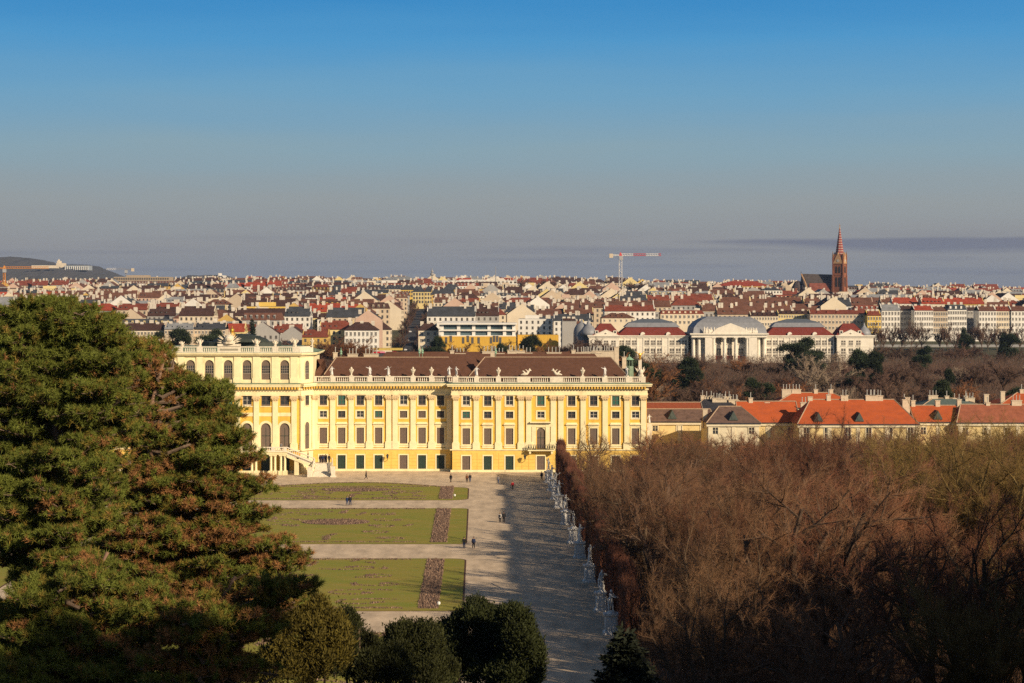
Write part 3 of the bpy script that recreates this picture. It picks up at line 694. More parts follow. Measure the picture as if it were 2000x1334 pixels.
# ---------------- garden balcony and stairs
st = root('garden_stairs', 'cream balcony on columns with a stair curving down to the garden', 'staircase', (AX, YC, 0))
b = MB(); fz = zled-.15; ybk = -.3; yf = -5.5
b.box(-CW+2.2, CW-2.3, yf, ybk-.2, fz-.45, fz); b.box(-CW+2.0, CW-2.1, yf-.2, ybk-.25, fz, fz+.14); b.obj('balcony_floor', CREAM, st)
b = MB(); balus(b, -CW+2.3, CW-2.4, yf-.1, fz+.14, fz+1.15, [blk(-CW+2.6,.6), blk(CW-2.7,.7)] + [blk(bays[k]+2.0, .7) for k in range(1, 6)]); b.obj('balustrade', STONE, st)
colm = MB(); colm.box(-.5,.5,-.5,.5,0,.9); colm.lathe(0,0,[(.3,.9),(.26,1.2),(.25,3.7),(.34,3.95)],10); colm.box(-.38,.38,-.38,.38,3.95,fz-.45); colm = colm.tomesh('column', CREAM)
for k in range(0, 8):
    x = bays[0] + (k-.5)*36.8*kc; x = max(-CW+3.0, min(CW-3.2, x))
    for dx in (-.42, .42): link('column', colm, st, (x+dx, yf+.5, 0))
x0 = CW-2.4
# sloping arm going right, then the broad flight coming forward
b = MB(); n_ = 14
for k in range(n_):
    xa = x0 + k*.42; z = fz - (k+1)*.17; b.box(xa, xa+.44, yf+.1, ybk-.5, z-.35, z)
lx = x0 + n_*.42; lz = fz - n_*.17
b.box(lx, lx+3.2, yf+1.2, ybk-.5, 0, lz)
for k in range(13):
    z = lz - (k+1)*lz/14; ya = yf+1.2-(k+1)*.42; b.box(lx+.1-(k*.03), lx+3.1+k*.05, ya, ya+.42, 0, z)
b.obj('steps', STONE, st)
b = MB()
for (p0, p1) in (((x0, yf, fz+1.1), (lx, yf, lz+1.1)), ((lx-.2, yf+1, lz+1.1), (lx-.45, yf-4.4, .95)), ((lx+3.5, yf+1.3, lz+1.1), (lx+4.0, yf-4.4, .95))):
    p0, p1 = Vector(p0), Vector(p1); b.tube([p0, p1], .13, 6); b.tube([p0-Vector((0,0,.95)), p1-Vector((0,0,.95))], .16, 6)
    nb = 14
    for k in range(nb+1):
        q = p0.lerp(p1, k/nb); b.beam(q-Vector((0,0,.95)), q, .075)
b.obj('stair_rail', STONE, st)
b = MB(); b.prism([(x0, fz-1.0), (lx, lz-1.0), (lx, lz-.36), (x0, fz-.46)], yf, yf+.35); b.box(x0+1.6, x0+2.5, yf+.1, yf+1, 0, fz-1.1); b.obj('stair_wall', CREAM, st)
b = MB(); b.box(lx-1.2, lx-.5, yf-4.9, yf-4.0, 0, 2.0); b.obj('newel_post', STONE, st); b = MB(); b.box(lx+3.7, lx+4.5, yf-4.9, yf-4.0, 0, 2.2); b.box(lx+3.5, lx+4.7, yf-5.0, yf-3.8, 0, .3); b.obj('newel_post', STONE, st)
STX = (lx, lz, yf)
# ------------------------------------------------------------------ figures: one continuous skinned surface each
def skin_mesh(name, pts, edges, rad, mats, sub=1, rootv=0):
    me = bpy.data.meshes.new(name); me.from_pydata([Vector(p) for p in pts], edges, []); me.update()
    o = bpy.data.objects.new('tmp', me); COL.objects.link(o)
    sk = o.modifiers.new('s', 'SKIN'); sk.use_smooth_shade = True
    for i, r in enumerate(rad):
        v = me.skin_vertices[0].data[i]; v.radius = (r, r) if not hasattr(r, '__len__') else r
        v.use_root = (i == rootv)
    if sub: s = o.modifiers.new('b', 'SUBSURF'); s.levels = sub; s.render_levels = sub
    dg = bpy.context.evaluated_depsgraph_get(); ev = o.evaluated_get(dg)
    m2 = bpy.data.meshes.new_from_object(ev); m2.name = name
    bpy.data.objects.remove(o); m2.materials.clear()
    for mt in mats: m2.materials.append(mt)
    return m2
def body_skeleton(stride=.0, armL=(0,0), armR=(0,0), lean=0, robe=False, h=1.75, coat=0):
    """joints of a standing or walking figure; arms: (raise angle sideways, forward angle) in degrees"""
    k = h/1.75; P = []; E = []; Rr = []
    def a(p, r, par=None):
        P.append((p[0]*k, p[1]*k, p[2]*k)); Rr.append(r*k if not hasattr(r,'__len__') else (r[0]*k, r[1]*k))
        if par is not None: E.append((par, len(P)-1))
        return len(P)-1
    pel = a((0,0,.93), (.165,.12)); wa = a((0,.0+lean*.3,1.1), (.15,.11), pel); ch = a((0,lean*.7,1.33), (.19,.13), wa); nk = a((0,lean,1.47), (.07,.065), ch)
    hd = a((0,lean-.01,1.56), (.075,.085), nk); hd2 = a((0,lean-.015,1.67), (.085,.095), hd); a((0,lean,1.73), (.05,.06), hd2)
    for s, (ra, rf_) in ((-1, armL), (1, armR)):
        sh = a((s*.19, lean*.8, 1.40), .065, ch); ra_, rf2 = R(ra), R(rf_)
        d = Vector((s*math.sin(ra_), -math.sin(rf2)*math.cos(ra_), -math.cos(rf2)*math.cos(ra_)))
        e = Vector((s*.21, lean*.8, 1.38)) + d*.28; el = a(e, .05, sh)
        d2 = (d + Vector((-s*.15, -.35 if rf_ > 10 else -.12, .25 if (rf_ > 20 or ra > 60) else 0))).normalized(); w_ = a(e + d2*.25, .036, el); a(e + d2*.36, (.04,.025), w_)
    if robe:
        l1 = a((0,.0,.6), (.2,.16), pel); l2 = a((.02,.01,.25), (.23,.19), l1); a((.02,.0,.04), (.25,.22), l2)
    else:
        for s in (-1, 1):
            f = s*stride; hp = a((s*.09, 0, .84), (.10,.105) if not coat else (.14,.13), pel); kn = a((s*.1, -f*.45, .48), .068 if not coat else .09, hp)
            an = a((s*.1, -f + (.06 if f < 0 else 0), .09), .045, kn); a((s*.1, -f-.15, .035), (.045,.03), an)
    return P, E, Rr
def cloth(name, c): return mat('cloth_'+name, c, .9, .15, 6)
SKIN = mat('skin', (.45,.27,.19), .6, .05, 5)
def person(loc, heading, top, legs, hair, label, stride=.28, h=1.75, arms=((8,5),(8,-10)), bag=None, coat=True, group=None):
    t = root('person', label, 'person', loc, R(heading), group)
    P, E, Rr = body_skeleton(stride, arms[0], arms[1], -.02, False, h)
    body = skin_mesh('body', P, E, Rr, [SKIN]); link('body', body, t)
    k = h/1.75
    # jacket: torso and sleeves slightly larger
    P2 = [(0,0,.80 if not coat else .70),(0,0,.95),(0,-.01,1.12),(0,-.015,1.33),(0,-.02,1.45)]; R2 = [(.2,.16),(.2,.155),(.18,.14),(.215,.155),(.1,.095)]; E2 = [(0,1),(1,2),(2,3),(3,4)]
    bi = {}
    for s, st_ in ((-1, 7), (1, 11)):
        n0 = len(P2); sh, el, wr = P[st_], P[st_+1], P[st_+2]
        for q, r_ in ((sh,.085),(el,.07),(wr,.055)): P2.append((q[0]/k,q[1]/k,q[2]/k)); R2.append((r_,r_))
        E2 += [(3,n0),(n0,n0+1),(n0+1,n0+2)]
    jk = skin_mesh('jacket', [(a*k,b*k,c*k) for a,b,c in P2], E2, [(a*k,b*k) for a,b in R2], [top]); link('jacket', jk, t)
    P3 = [(0,0,.92)]; R3 = [(.17,.125)]; E3 = []
    for st_ in (15, 19):
        n0 = len(P3)
        for j, r_ in ((0,.115),(1,.082),(2,.062)): q = P[st_+j]; P3.append((q[0]/k,q[1]/k,q[2]/k)); R3.append((r_,r_))
        E3 += [(0,n0),(n0,n0+1),(n0+1,n0+2)]
    tr_ = skin_mesh('trousers', [(a*k,b*k,c*k) for a,b,c in P3], E3, [(a*k,b*k) for a,b in R3], [legs]); link('trousers', tr_, t)
    b = MB(); b.lathe(0, .015-.02, [(.07,1.57*k),(.105,1.63*k),(.112,1.70*k),(.08,1.77*k),(.02,1.79*k)], 8); b.obj('hair', hair, t, smooth=True)
    if bag: b = MB(); b.frustum(0, .17, 1.02*k, 1.42*k, .14, .09, .12, .07); b.obj('backpack', bag, t)
    return t
BLK = cloth('black', (.018,.018,.022)); NAVY = cloth('navy', (.02,.035,.09)); BRN = cloth('brown', (.16,.07,.03)); RED = cloth('red', (.35,.02,.03)); GRY = cloth('grey', (.2,.19,.19)); WHT = cloth('white', (.6,.58,.55)); JEAN = cloth('jeans', (.05,.08,.16)); HAIRB = mat('dark_hair', (.03,.02,.015), .7, .2, 8); HAIRL = mat('fair_hair', (.28,.17,.07), .7, .2, 8)
def pp(px, py, heading, *a, **k):
    Y = gY(py); return person((sX(px, Y), Y, .012), heading, *a, **k)
pp(715, 937, 100, BLK, BLK, HAIRB, 'person in dark clothes walking alone in front of the palace wing doors', h=1.8, stride=.3)
pp(678, 988, 20, NAVY, JEAN, HAIRB, 'left person of the pair in blue on the path between the first lawns', stride=.25)
pp(684, 988, 20, BLK, NAVY, HAIRB, 'right person of the pair in dark coat on the path between the first lawns', h=1.85, stride=.2)
pp(880.5, 943, 150, BLK, BLK, HAIRB, 'person in black walking near the corner of the end pavilion', stride=.35, h=1.78)
pp(912, 943, 190, BRN, BLK, HAIRL, 'person in a brown coat beside a darkly dressed companion on the forecourt', stride=.15)
pp(918, 942.5, 185, BLK, JEAN, HAIRB, 'person in black beside the brown-coated walker on the forecourt', stride=.15)
pp(973, 945, 170, GRY, JEAN, HAIRB, 'person in grey jacket and jeans walking towards the palace past the pavilion', stride=.3, h=1.68)
pp(1001, 957, 0, RED, BLK, HAIRB, 'person in a red jacket walking at the palace end of the alley', stride=.2, h=1.72)
pp(976.5, 1021, 175, WHT, BLK, HAIRL, 'person in a pale jacket in the pair standing on the shaded alley', stride=.1, h=1.66, bag=BLK)
pp(984, 1021, 185, BLK, BLK, HAIRB, 'tall person in black in the pair standing on the shaded alley', stride=.12, h=1.86)
pp(906.5, 1072, 0, BLK, NAVY, HAIRB, 'person in black facing the hill, left of two walking by the lawn corner', stride=.12, h=1.75, arms=((14,20),(14,20)))
pp(925, 1072, 10, NAVY, BLK, HAIRB, 'person in blue jacket, right of two walking by the lawn corner', stride=.2, h=1.78, bag=BLK)
pp(1058, 938, 180, BLK, BLK, HAIRB, 'person in black by the last statue next to the palace', stride=.1)
lx, lz, yf = STX
for i, (dx, dy, hd, c1, c2, lab) in enumerate(((.9,2.4,180,BLK,BLK,'person in black, leftmost of the group on the stair landing'),(1.45,2.2,170,NAVY,BLK,'person in navy in the middle of the group on the stair landing'),(2.0,2.7,190,BLK,NAVY,'person in black at the back of the group on the stair landing'),(2.8,1.9,160,BLK,BLK,'person in black standing apart at the right edge of the stair landing'))):
    person((AX+lx+dx, YC+yf+dy, lz+.01), hd, c1, c2, HAIRB, lab, stride=.08, h=1.7+.04*i)
person((AX+lx-1.6, YC+yf+1.9, lz+.01+.17*4), 90, BLK, BLK, HAIRB, 'person in black walking down the sloping arm of the garden stairs', stride=.2)
person((AX+uc(551), YC-2.5, zled), 0, GRY, BLK, HAIRB, 'person standing on the palace balcony before the tall arched door', stride=.05)
# ---------------- garden statues
def statue_mesh(v, rg):
    P, E, Rr = body_skeleton(.1, [(20,20),(100,10),(35,50),(10,60),(70,30)][v % 5], [(40,60),(12,15),(110,20),(25,40),(15,70)][v % 5], [0,.05,-.05,.03,0][v % 5], v % 2 == 0, 1.78)
    Rr = [((r[0]*1.12, r[1]*1.2) if hasattr(r,'__len__') else r*1.3) for r in Rr]
    n0 = len(P)-1
    # drapery swung over one shoulder and a support at the feet
    q = [(.2,.05,1.3),(.24,.12,1.0),(.26,.1,.6),(.24,.08,.2)]
    E.append((2, len(P))); P.append(q[0]); Rr.append((.08,.06))
    for p in q[1:]: E.append((len(P)-1, len(P))); P.append((p[0]*(1 if v % 3 else -1), p[1], p[2])); Rr.append((.09,.08))
    return skin_mesh('figure', P, E, Rr, [MARB])
SM = [statue_mesh(i, None) for i in range(5)]
def pedestal_mesh():
    b = MB(); b.box(-.95,.95,-.95,.95,0,.22); b.frustum(0,0,.22,.42,.88,.88,.72,.72); b.box(-.68,.68,-.68,.68,.42,1.95); b.frustum(0,0,1.95,2.12,.7,.7,.88,.88); b.box(-.9,.9,-.9,.9,2.12,2.3)
    for s in (-1,1): b.box(-.5,.5,s*.7-.03,s*.7+.03,.6,1.8); b.box(s*.7-.03,s*.7+.03,-.5,.5,.6,1.8)
    return b.tomesh('pedestal', MARB)
PEDM = pedestal_mesh(); PLM = MB(); PLM.lathe(0,0,[(.55,2.3),(.5,2.45),(.3,2.6)],9); PLM = PLM.tomesh('plinth', MARB)
SY = [428,411,394,378,351,325,307,281.5,256,239]
for i, Y in enumerate(SY):
    x = 13.25 + (428-Y)*.0045
    t = root('garden_statue', 'white marble statue on a pedestal, %s from the palace along the clipped hedge' % ordn(i+1), 'statue', (x+.65, Y, .0), R([0,20,-30,10,-15][i % 5]), 'statues lining the alley')
    link('pedestal', PEDM, t, rz=-R([0,20,-30,10,-15][i % 5])); p_ = link('figure', SM[(i*3+1) % 5], t, (0,0,2.42), R(70 if i != 8 else 20), 1.42); link('plinth', PLM, t)
# a stone bench by the hedge
# ---------------- statues and vases on the palace balustrades
VASE = MB(); VASE.box(-.38,.38,-.38,.38,0,.15); VASE.lathe(0,0,[(.22,.15),(.14,.4),(.3,.8),(.5,1.15),(.52,1.25),(.2,1.4),(.26,1.6),(.1,1.95)],9)
for k in range(5): VASE.lathe(.42*math.cos(k*1.26), .42*math.sin(k*1.26), [(.05,1.15),(.12,1.35),(.04,1.5)], 5)
VASE = VASE.tomesh('urn', STONE)
def roof_statue(px, kind, Yd, z, lab, s=1.12):
    u_x = sX(px, Yd); rz = {'a':0,'b':.5,'c':-.6,'d':2.6}.get(kind[0], 0) if kind != 'vase' else 0
    if kind == 'vase': o = link('roof_urn', VASE, None, (u_x, Yd+.4, z), 0, 1.0); tag(o, lab, 'urn', 'urns on the palace balustrade'); return
    me = SM[{'a':0,'b':1,'c':2,'d':3,'e':4}[kind[0]]]
    t = root('roof_statue', lab, 'statue', (u_x, Yd+.4, z), rz, 'statues on the palace balustrade'); link('figure', me, t, (0,0,.12), 0, s)
    b = MB(); b.box(-.35,.35,-.35,.35,0,.2); b.obj('plinth', STONE, t)
q = 1
for px, k in ((648,'a'),(686,'vase'),(722,'b'),(758,'c'),(806.5,'vase'),(842.5,'vase'),(877.5,'a')):
    roof_statue(px, k, YW+.1, zbal+.02, ('stone urn' if k == 'vase' else 'stone figure') + ' on the wing balustrade, %s ornament right of the central block' % ordn(q)); q += 1
q = 1
for px, k in ((891,'d'),(931,'a'),(973.5,'vase'),(1138,'vase'),(1181.5,'b'),(1224,'d')):
    roof_statue(px, k, YR+.1, zbal+.02, ('stone urn' if k == 'vase' else 'stone figure') + ' on the end pavilion balustrade, %s ornament from its left corner' % ordn(q)); q += 1
# trophies: bundles of banners, spears and shields
def trophy(nm, lab, loc, wd, ht, nsp, seed, grp='stone trophies on the palace roofline', fan=70, ped=None):
    rg = random.Random(seed); b = MB()
    b.lathe(0, 0, [(wd*.24,0),(wd*.26,ht*.12),(wd*.16,ht*.2),(wd*.2,ht*.42),(wd*.13,ht*.6),(wd*.05,ht*.66)], 9)
    b.lathe(0, -wd*.12, [(wd*.02,ht*.2),(wd*.15,ht*.25),(wd*.17,ht*.4),(wd*.12,ht*.52),(wd*.02,ht*.56)], 10)
    for k in range(nsp):
        a = R(-fan + 2*fan*k/(nsp-1) + rg.uniform(-4,4)); L_ = ht*rg.uniform(.75, 1.05)
        L_ = min(L_, wd*.52/max(.15, abs(math.sin(a)))); x1, z1 = math.sin(a)*L_, math.cos(a)*L_*.98 + .05
        b.tube([(x1*.15, rg.uniform(-.15,.15), z1*.15), (x1*.75, 0, z1*.75), (x1, 0, z1)], [.05, .09, .02], 5)
        if k % 2 == 0: b.tube([(x1*.5, .05, z1*.5), (x1*.72, .05, z1*.75), (x1*.9, .05, z1*.92)], [.05, .17, .05], 5)
    t = b.obj(nm, STONE, None, loc); return tag(t, lab, 'trophy', grp)
yb = YC+.1; zt = zc(676.8)
big = trophy('trophy', 'large fan-shaped stone trophy above the middle of the central block', (AX+uc(447.5), yb, zt+.55), 5.0, 2.9, 15, 1, fan=80)
b = MB(); b.box(-2.4, 2.4, -.45, .5, -.53, -.005); b.obj('base', STONE, big)
for px, s, w_, h_, lab in ((315,11,1.6,1.9,'stone trophy third left of the central trophy'),(355,12,1.8,1.2,'low stone trophy second left of the central trophy'),(390,13,1.5,2.0,'tall stone trophy just left of the central trophy'),(501,14,1.9,1.9,'stone trophy just right of the central trophy'),(537,15,1.4,1.5,'small stone trophy between the two tall ones right of centre'),(575,16,1.9,2.1,'tall stone trophy near the right corner of the central block')):
    trophy('trophy', lab, (AX+uc(px), yb+.1, zt+.02), w_, h_, 7, s, fan=32)
o = link('roof_urn', VASE, None, (AX+uc(607), YC+3.5, zt+.02), 0, .85); tag(o, 'stone urn on the right corner of the central attic balustrade', 'urn')
o = link('roof_urn', VASE, None, (AX+uc(283), YC+3.5, zt+.02), 0, .85); tag(o, 'stone urn on the left corner of the central attic balustrade', 'urn')
for px, lab in ((1027,'reclining stone group of figures on the pavilion balustrade, left one'),(1088,'reclining stone group of figures on the pavilion balustrade, right one')):
    s = 1 if px < 1050 else -1; x = sX(px, YR); Pg = [(0,0,.3),(s*.5,0,.8),(s*.75,0,1.35),(s*.85,0,1.7),(-s*.6,-.1,.5),(-s*1.1,0,.3),(s*1.2,0,1.2),(s*.3,-.1,1.2),(-s*.1,-.1,1.5),(-s*.4,.1,1.0),(-s*.75,.1,1.15)]
    m_ = skin_mesh('figure_group', Pg, [(0,1),(1,2),(2,3),(0,4),(4,5),(2,6),(1,7),(7,8),(0,9),(9,10)], [(.4,.35),(.3,.25),(.2,.18),(.12,.12),(.22,.2),(.12,.1),(.1,.1),(.12,.12),(.08,.08),(.25,.2),(.14,.14)], [STONE])
    o = link('figure_group', m_, None, (x, YR+.5, zbal+.05)); tag(o, lab, 'sculpture', 'reclining stone groups on the pavilion')
trophy('trophy', 'tall stone trophy on the right end of the pavilion balustrade', (sX(1252, YR), YR+.7, zbal+.02), 2.6, 2.4, 9, 21, fan=30)
def gold_eagle(loc, lab, s):
    P_ = [(0,0,.0),(0,0,.5),(0,-.05,.9),(0,-.15,1.15),(.45,0,1.05),(.85,.1,1.45),(-.45,0,1.05),(-.85,.1,1.45)]
    m_ = skin_mesh('eagle', P_, [(0,1),(1,2),(2,3),(2,4),(4,5),(2,6),(6,7)], [(.2,.2),(.24,.2),(.2,.18),(.1,.1),(.16,.07),(.1,.05),(.16,.07),(.1,.05)], [GOLD])
    o = link('gilded_eagle', m_, None, loc, .3, s); return tag(o, lab, 'eagle statue')
gold_eagle((sX(1250, YR+9), YR+9, sZ(702, YR+9)), 'gilded eagle above the tall trophy at the right end of the palace', 1.2)
b = MB(); b.box(-.35,.35,-.35,.35,-5,-.2); b.lathe(0,0,[(.3,-.2),(.45,0)],8); b.obj('eagle_pillar', STONE, None, (sX(1250, YR+9), YR+9, sZ(702, YR+9))); tag(bpy.data.objects['eagle_pillar'], 'stone pillar carrying the gilded eagle behind the pavilion balustrade', 'pillar')
b = MB(); b.lathe(0,0,[(.5,0),(.75,.3),(.8,.7),(.6,1.2),(.35,1.4),(.5,1.7),(.45,2.0),(.1,2.3),(.12,2.5),(.02,2.7)],12)
tag(b.obj('gilded_finial', GOLD, None, (sX(453.5, 462), 462, sZ(661, 462))), 'golden crown finial on the dark dome of the central block', 'finial')
# green copper lantern turret behind the pavilion
t = root('roof_lantern', 'small green copper turret behind the right end of the palace roof', 'turret', (sX(1229,476), 476, sZ(715,476)))
b = MB()
for k in range(8): a = R(k*45); b.lathe(.75*math.cos(a), .75*math.sin(a), [(.07,0),(.07,1.4)], 4)
b.lathe(0,0,[(.95,-3.5),(.95,0)],8); b.obj('body', COPPER, t); b = MB(); b.lathe(0,0,[(1.05,1.4),(.8,1.65),(.35,2.0),(.1,2.1),(.1,2.6)],8); b.obj('cap', mat('bright_copper', (.25,.42,.28),.6,.15,3), t)
for px, py, lab in ((666,690,'small green finial on the palace ridge right of the first chimney'),(819,688,'left of two green finials behind the palace ridge'),(825,688,'right of two green finials behind the palace ridge'),(968,688,'green finial behind the palace ridge among the chimneys')):
    b = MB(); b.lathe(0,0,[(.05,-.8),(.06,0),(.3,.1),(.2,.5),(.32,.6),(.1,1.1),(.03,1.6)],7); Y = 470; tag(b.obj('copper_finial', MATS['bright_copper'], None, (sX(px,Y),Y,sZ(py+3,Y))), lab, 'finial')
# stone statue on the pier right of the palace
t = root('garden_statue', 'white statue on a pier right of the palace end wall', 'statue', (sX(1268,458), 458, sZ(828,458)-3.2)); b = MB(); b.box(-.5,.5,-.5,.5,0,3.2); b.obj('pedestal', STONE, t); link('figure', SM[0], t, (0,0,3.3), 0, 1.1)

# ------------------------------------------------------------------ service buildings east of the palace
ORG = mat('orange_tiles', (.50,.105,.028), .9, .15, .5, bump=.1, col2=(.36,.08,.028), stretch=(1,1,2))
ORG2 = mat('faded_tiles', (.33,.11,.06), .9, .15, .8); RBR = mat('grey_brown_tiles', (.17,.105,.08), .9, .2, 1.0)
CY = mat('pale_yellow_plaster', (.74,.58,.28), .9, .06, 1, stain=.3); CWT = mat('cream_plaster', (.75,.66,.46), .9, .06, 1, stain=.2)
SLATE = mat('dark_slate', (.045,.045,.055), .7, .2, 1)
def service(name, lab, cat, px0, px1, ridge, eave, Y, dep, roofm, wallm=CY, hips=(1,1), wins=True, dorm=(), rl=None, wh=2.0, wy=1.6, hipw=None):
    x0, x1 = sX(px0, Y), sX(px1, Y); ze_, zr_ = sZ(eave, Y), sZ(ridge, Y+dep/2)
    t = root(name, lab, cat, ((x0+x1)/2, Y, 0)); hw = (x1-x0)/2
    b = MB(); b.box(-hw+.4, hw-.4, .4, dep-.4, 0, ze_); b.obj('wall', wallm, t)
    b = MB(); b.box(-hw+.1, hw-.1, .05, .4-.003, ze_-.75, ze_-.1, 0); 
    k = max(2, int(2*hw/6))
    for i in range(k+1): x = -hw+.9 + i*(2*hw-1.8)/k; b.box(x-.4, x+.4, .28, .4-.003, 0, ze_-.75)
    b.obj('cornice', CWT, t)
    b = MB(); r = hipw if hipw else min(dep/2, hw*.6); A, B_ = -hw + (r if hips[0] else 0), hw - (r if hips[1] else 0); ym = dep/2
    b.mesh([(-hw,0,ze_-.1),(hw,0,ze_-.1),(hw,dep,ze_-.1),(-hw,dep,ze_-.1),(A,ym,zr_),(B_,ym,zr_)], [(0,1,5,4),(2,3,4,5),(1,2,5),(3,0,4),(3,2,1,0)])
    rf_ = b.obj('roof', roofm, t)
    b = MB(); b.tube([(A,ym,zr_),(B_,ym,zr_)], .16, 4); b.tube([(-hw,0,ze_-.1),(A,ym,zr_)], .14, 4); b.tube([(hw,0,ze_-.1),(B_,ym,zr_)], .14, 4); b.obj('ridge_capping', mat('ridge_tiles',(.4,.3,.2)), rf_)
    b = MB(); b.box(-hw, hw, -.15, .02, ze_-.22, ze_-.02); b.obj('gutter', SLATE, rf_)
    for u_ in dorm:
        dx = sX(u_, Y) - (x0+x1)/2; zz = ze_ + .5; yy_ = (zz-ze_)/(zr_-ze_)*ym
        b = MB(); b.mesh([(dx-1,yy_-.2,zz),(dx+1,yy_-.2,zz),(dx,yy_-.2,zz+1.9),(dx,yy_+3.6,zz+1.9),(dx-1,yy_+1,zz),(dx+1,yy_+1,zz)], [(0,1,2),(0,2,3,4),(1,5,3,2)]); b.box(dx-.4,dx+.4,yy_-.25,yy_-.2,zz+.2,zz+.8); b.obj('dormer', mat('weathered_lead',(.08,.1,.09)), rf_)
    if wins:
        n_ = max(2, int(2*hw/4.2)); wm = MB(); wm.box(-.55,.55,0,.05,0,wh); wm = wm.tomesh('pane', GLASS); fm = MB(); fm.box(-.75,-.55,-.05,.06,-.15,wh+.2); fm.box(.55,.75,-.05,.06,-.15,wh+.2); fm.box(-.55,.55,-.05,.06,wh,wh+.2); fm.box(-.04,.04,-.04,-.002,0,wh); fm.box(-.55,-.04,-.04,-.002,wh*.55,wh*.55+.06); fm.box(.04,.55,-.04,-.002,wh*.55,wh*.55+.06); fm = fm.tomesh('frame', CWT)
        for i in range(n_):
            x = -hw+2 + i*(2*hw-4)/(n_-1)
            o = link('window', wm, t, (x, .34, ze_-wy-wh)); link('frame', fm, o)
    return t, rf_, ze_, zr_
service('garden_wing', 'low garden building with dull brown roof beside the palace end', 'building', 1262, 1392, 799, 823, 470, 10, RBR, hips=(0,0), dorm=(1314,), wh=1.1, wy=1.0)
service('service_wing', 'narrow dark orange roof behind the low brown garden building', 'building', 1262, 1372, 786, 798, 505, 8, mat('dull_orange_tiles',(.34,.085,.035)), hips=(0,0), wins=False)
service('service_wing', 'dark slate roof with many white chimneys behind the brown hipped roof', 'building', 1352, 1450, 778, 800, 505, 14, SLATE, wins=False)
service('corner_house', 'cream corner pavilion with grey-brown hipped roof and one dormer', 'building', 1379, 1487, 794, 826, 452, 14, RBR, CWT, dorm=(1434,), wh=1.3, wy=1.0)
service('service_wing', 'orange-red roofed wing between the brown pavilion and the big orange roof', 'building', 1443, 1562, 784, 825, 470, 12, ORG, hips=(0,0), wh=1.3, wy=1.2)
service('service_wing', 'rear orange roof with grey ridge above the big orange roof', 'building', 1500, 1692, 767, 796, 505, 14, ORG, wins=False)
service('service_wing', 'big bright orange hipped roof over cream walls, tallest of the front row', 'building', 1557, 1797, 780.5, 828, 460, 16, ORG, dorm=(1600,1680), wh=2.6, wy=.9, hipw=4.0)
service('service_wing', 'orange roofed wing with one dark pointed dormer right of the tallest roof', 'building', 1786, 1880, 792, 824, 468, 12, ORG, hips=(0,0), dorm=(1834,), wh=1.5, wy=1.2)
service('service_wing', 'long faded pinkish orange roof at the right edge of the front row', 'building', 1868, 2110, 790, 825, 466, 12, ORG2, hips=(1,0), wh=1.5, wy=1.2, hipw=2.2)
service('service_wing', 'orange roof with grey ridge at the far right behind the faded roof', 'building', 1950, 2120, 767, 792, 505, 14, ORG, wins=False)
service('service_wing', 'grey-green sheet roof with white chimneys behind the right orange wing', 'building', 1795, 1932, 778, 796, 500, 16, mat('green_grey_sheet',(.12,.16,.14)), wins=False)
# chimneys of the service buildings stand on their roofs as parts
cs = [o for o in bpy.data.objects if o.name.startswith('roof') and o.parent and o.parent.get('category') == 'building']
def chim_at(px, py, Y, k, lab=None):
    best = None
    for o in cs:
        p = o.parent; me = o.data; xs = [v.co.x for v in me.vertices]; 
        if p.location.x + min(xs) <= sX(px, Y) <= p.location.x + max(xs) and abs(p.location.y + 7 - Y) < 16:
            if best is None or abs(p.location.y+7-Y) < abs(best.parent.location.y+7-Y): best = o
    if best is None: return
    link('chimney', chm[k], best, (sX(px, Y)-best.parent.location.x, Y-best.parent.location.y, sZ(py, Y)+.5-[1.0,.8,.8,2.6][k]))
for px, py, Y, k in ((1377,803,460,3),(1372,776,512,0),(1380,778,512,0),(1389,777,512,0),(1400,781,510,1),(1410,783,510,1),(1417,778,512,0),(1424,778,512,0),(1432,784,510,1),(1440,786,511,0),(1466,781,476,0),(1498,790,476,3),(1536,764,512,1),(1555,764,512,1),(1593,764,512,0),(1582,779,468,3),(1573,790,476,1),(1618,775,468,0),(1646,776,468,0),(1652,776,468,0),(1683,765,512,1),(1623,764,512,0),(1700,776,468,1),(1708,776,468,1),(1720,777,468,0),(1772,780,472,3),(1766,784,472,0),(1783,786,474,0),(1831,786,474,3),(1873,784,474,0),(1822,776,508,1),(1849,777,508,0),(1864,782,508,0),(1886,777,508,0),(1894,781,506,1),(1926,774,474,3),(1929,790,472,0),(1958,768,508,3),(1995,764,512,0),(1985,786,472,1),(1898,787,506,0)):
    chim_at(px, py, Y, k)
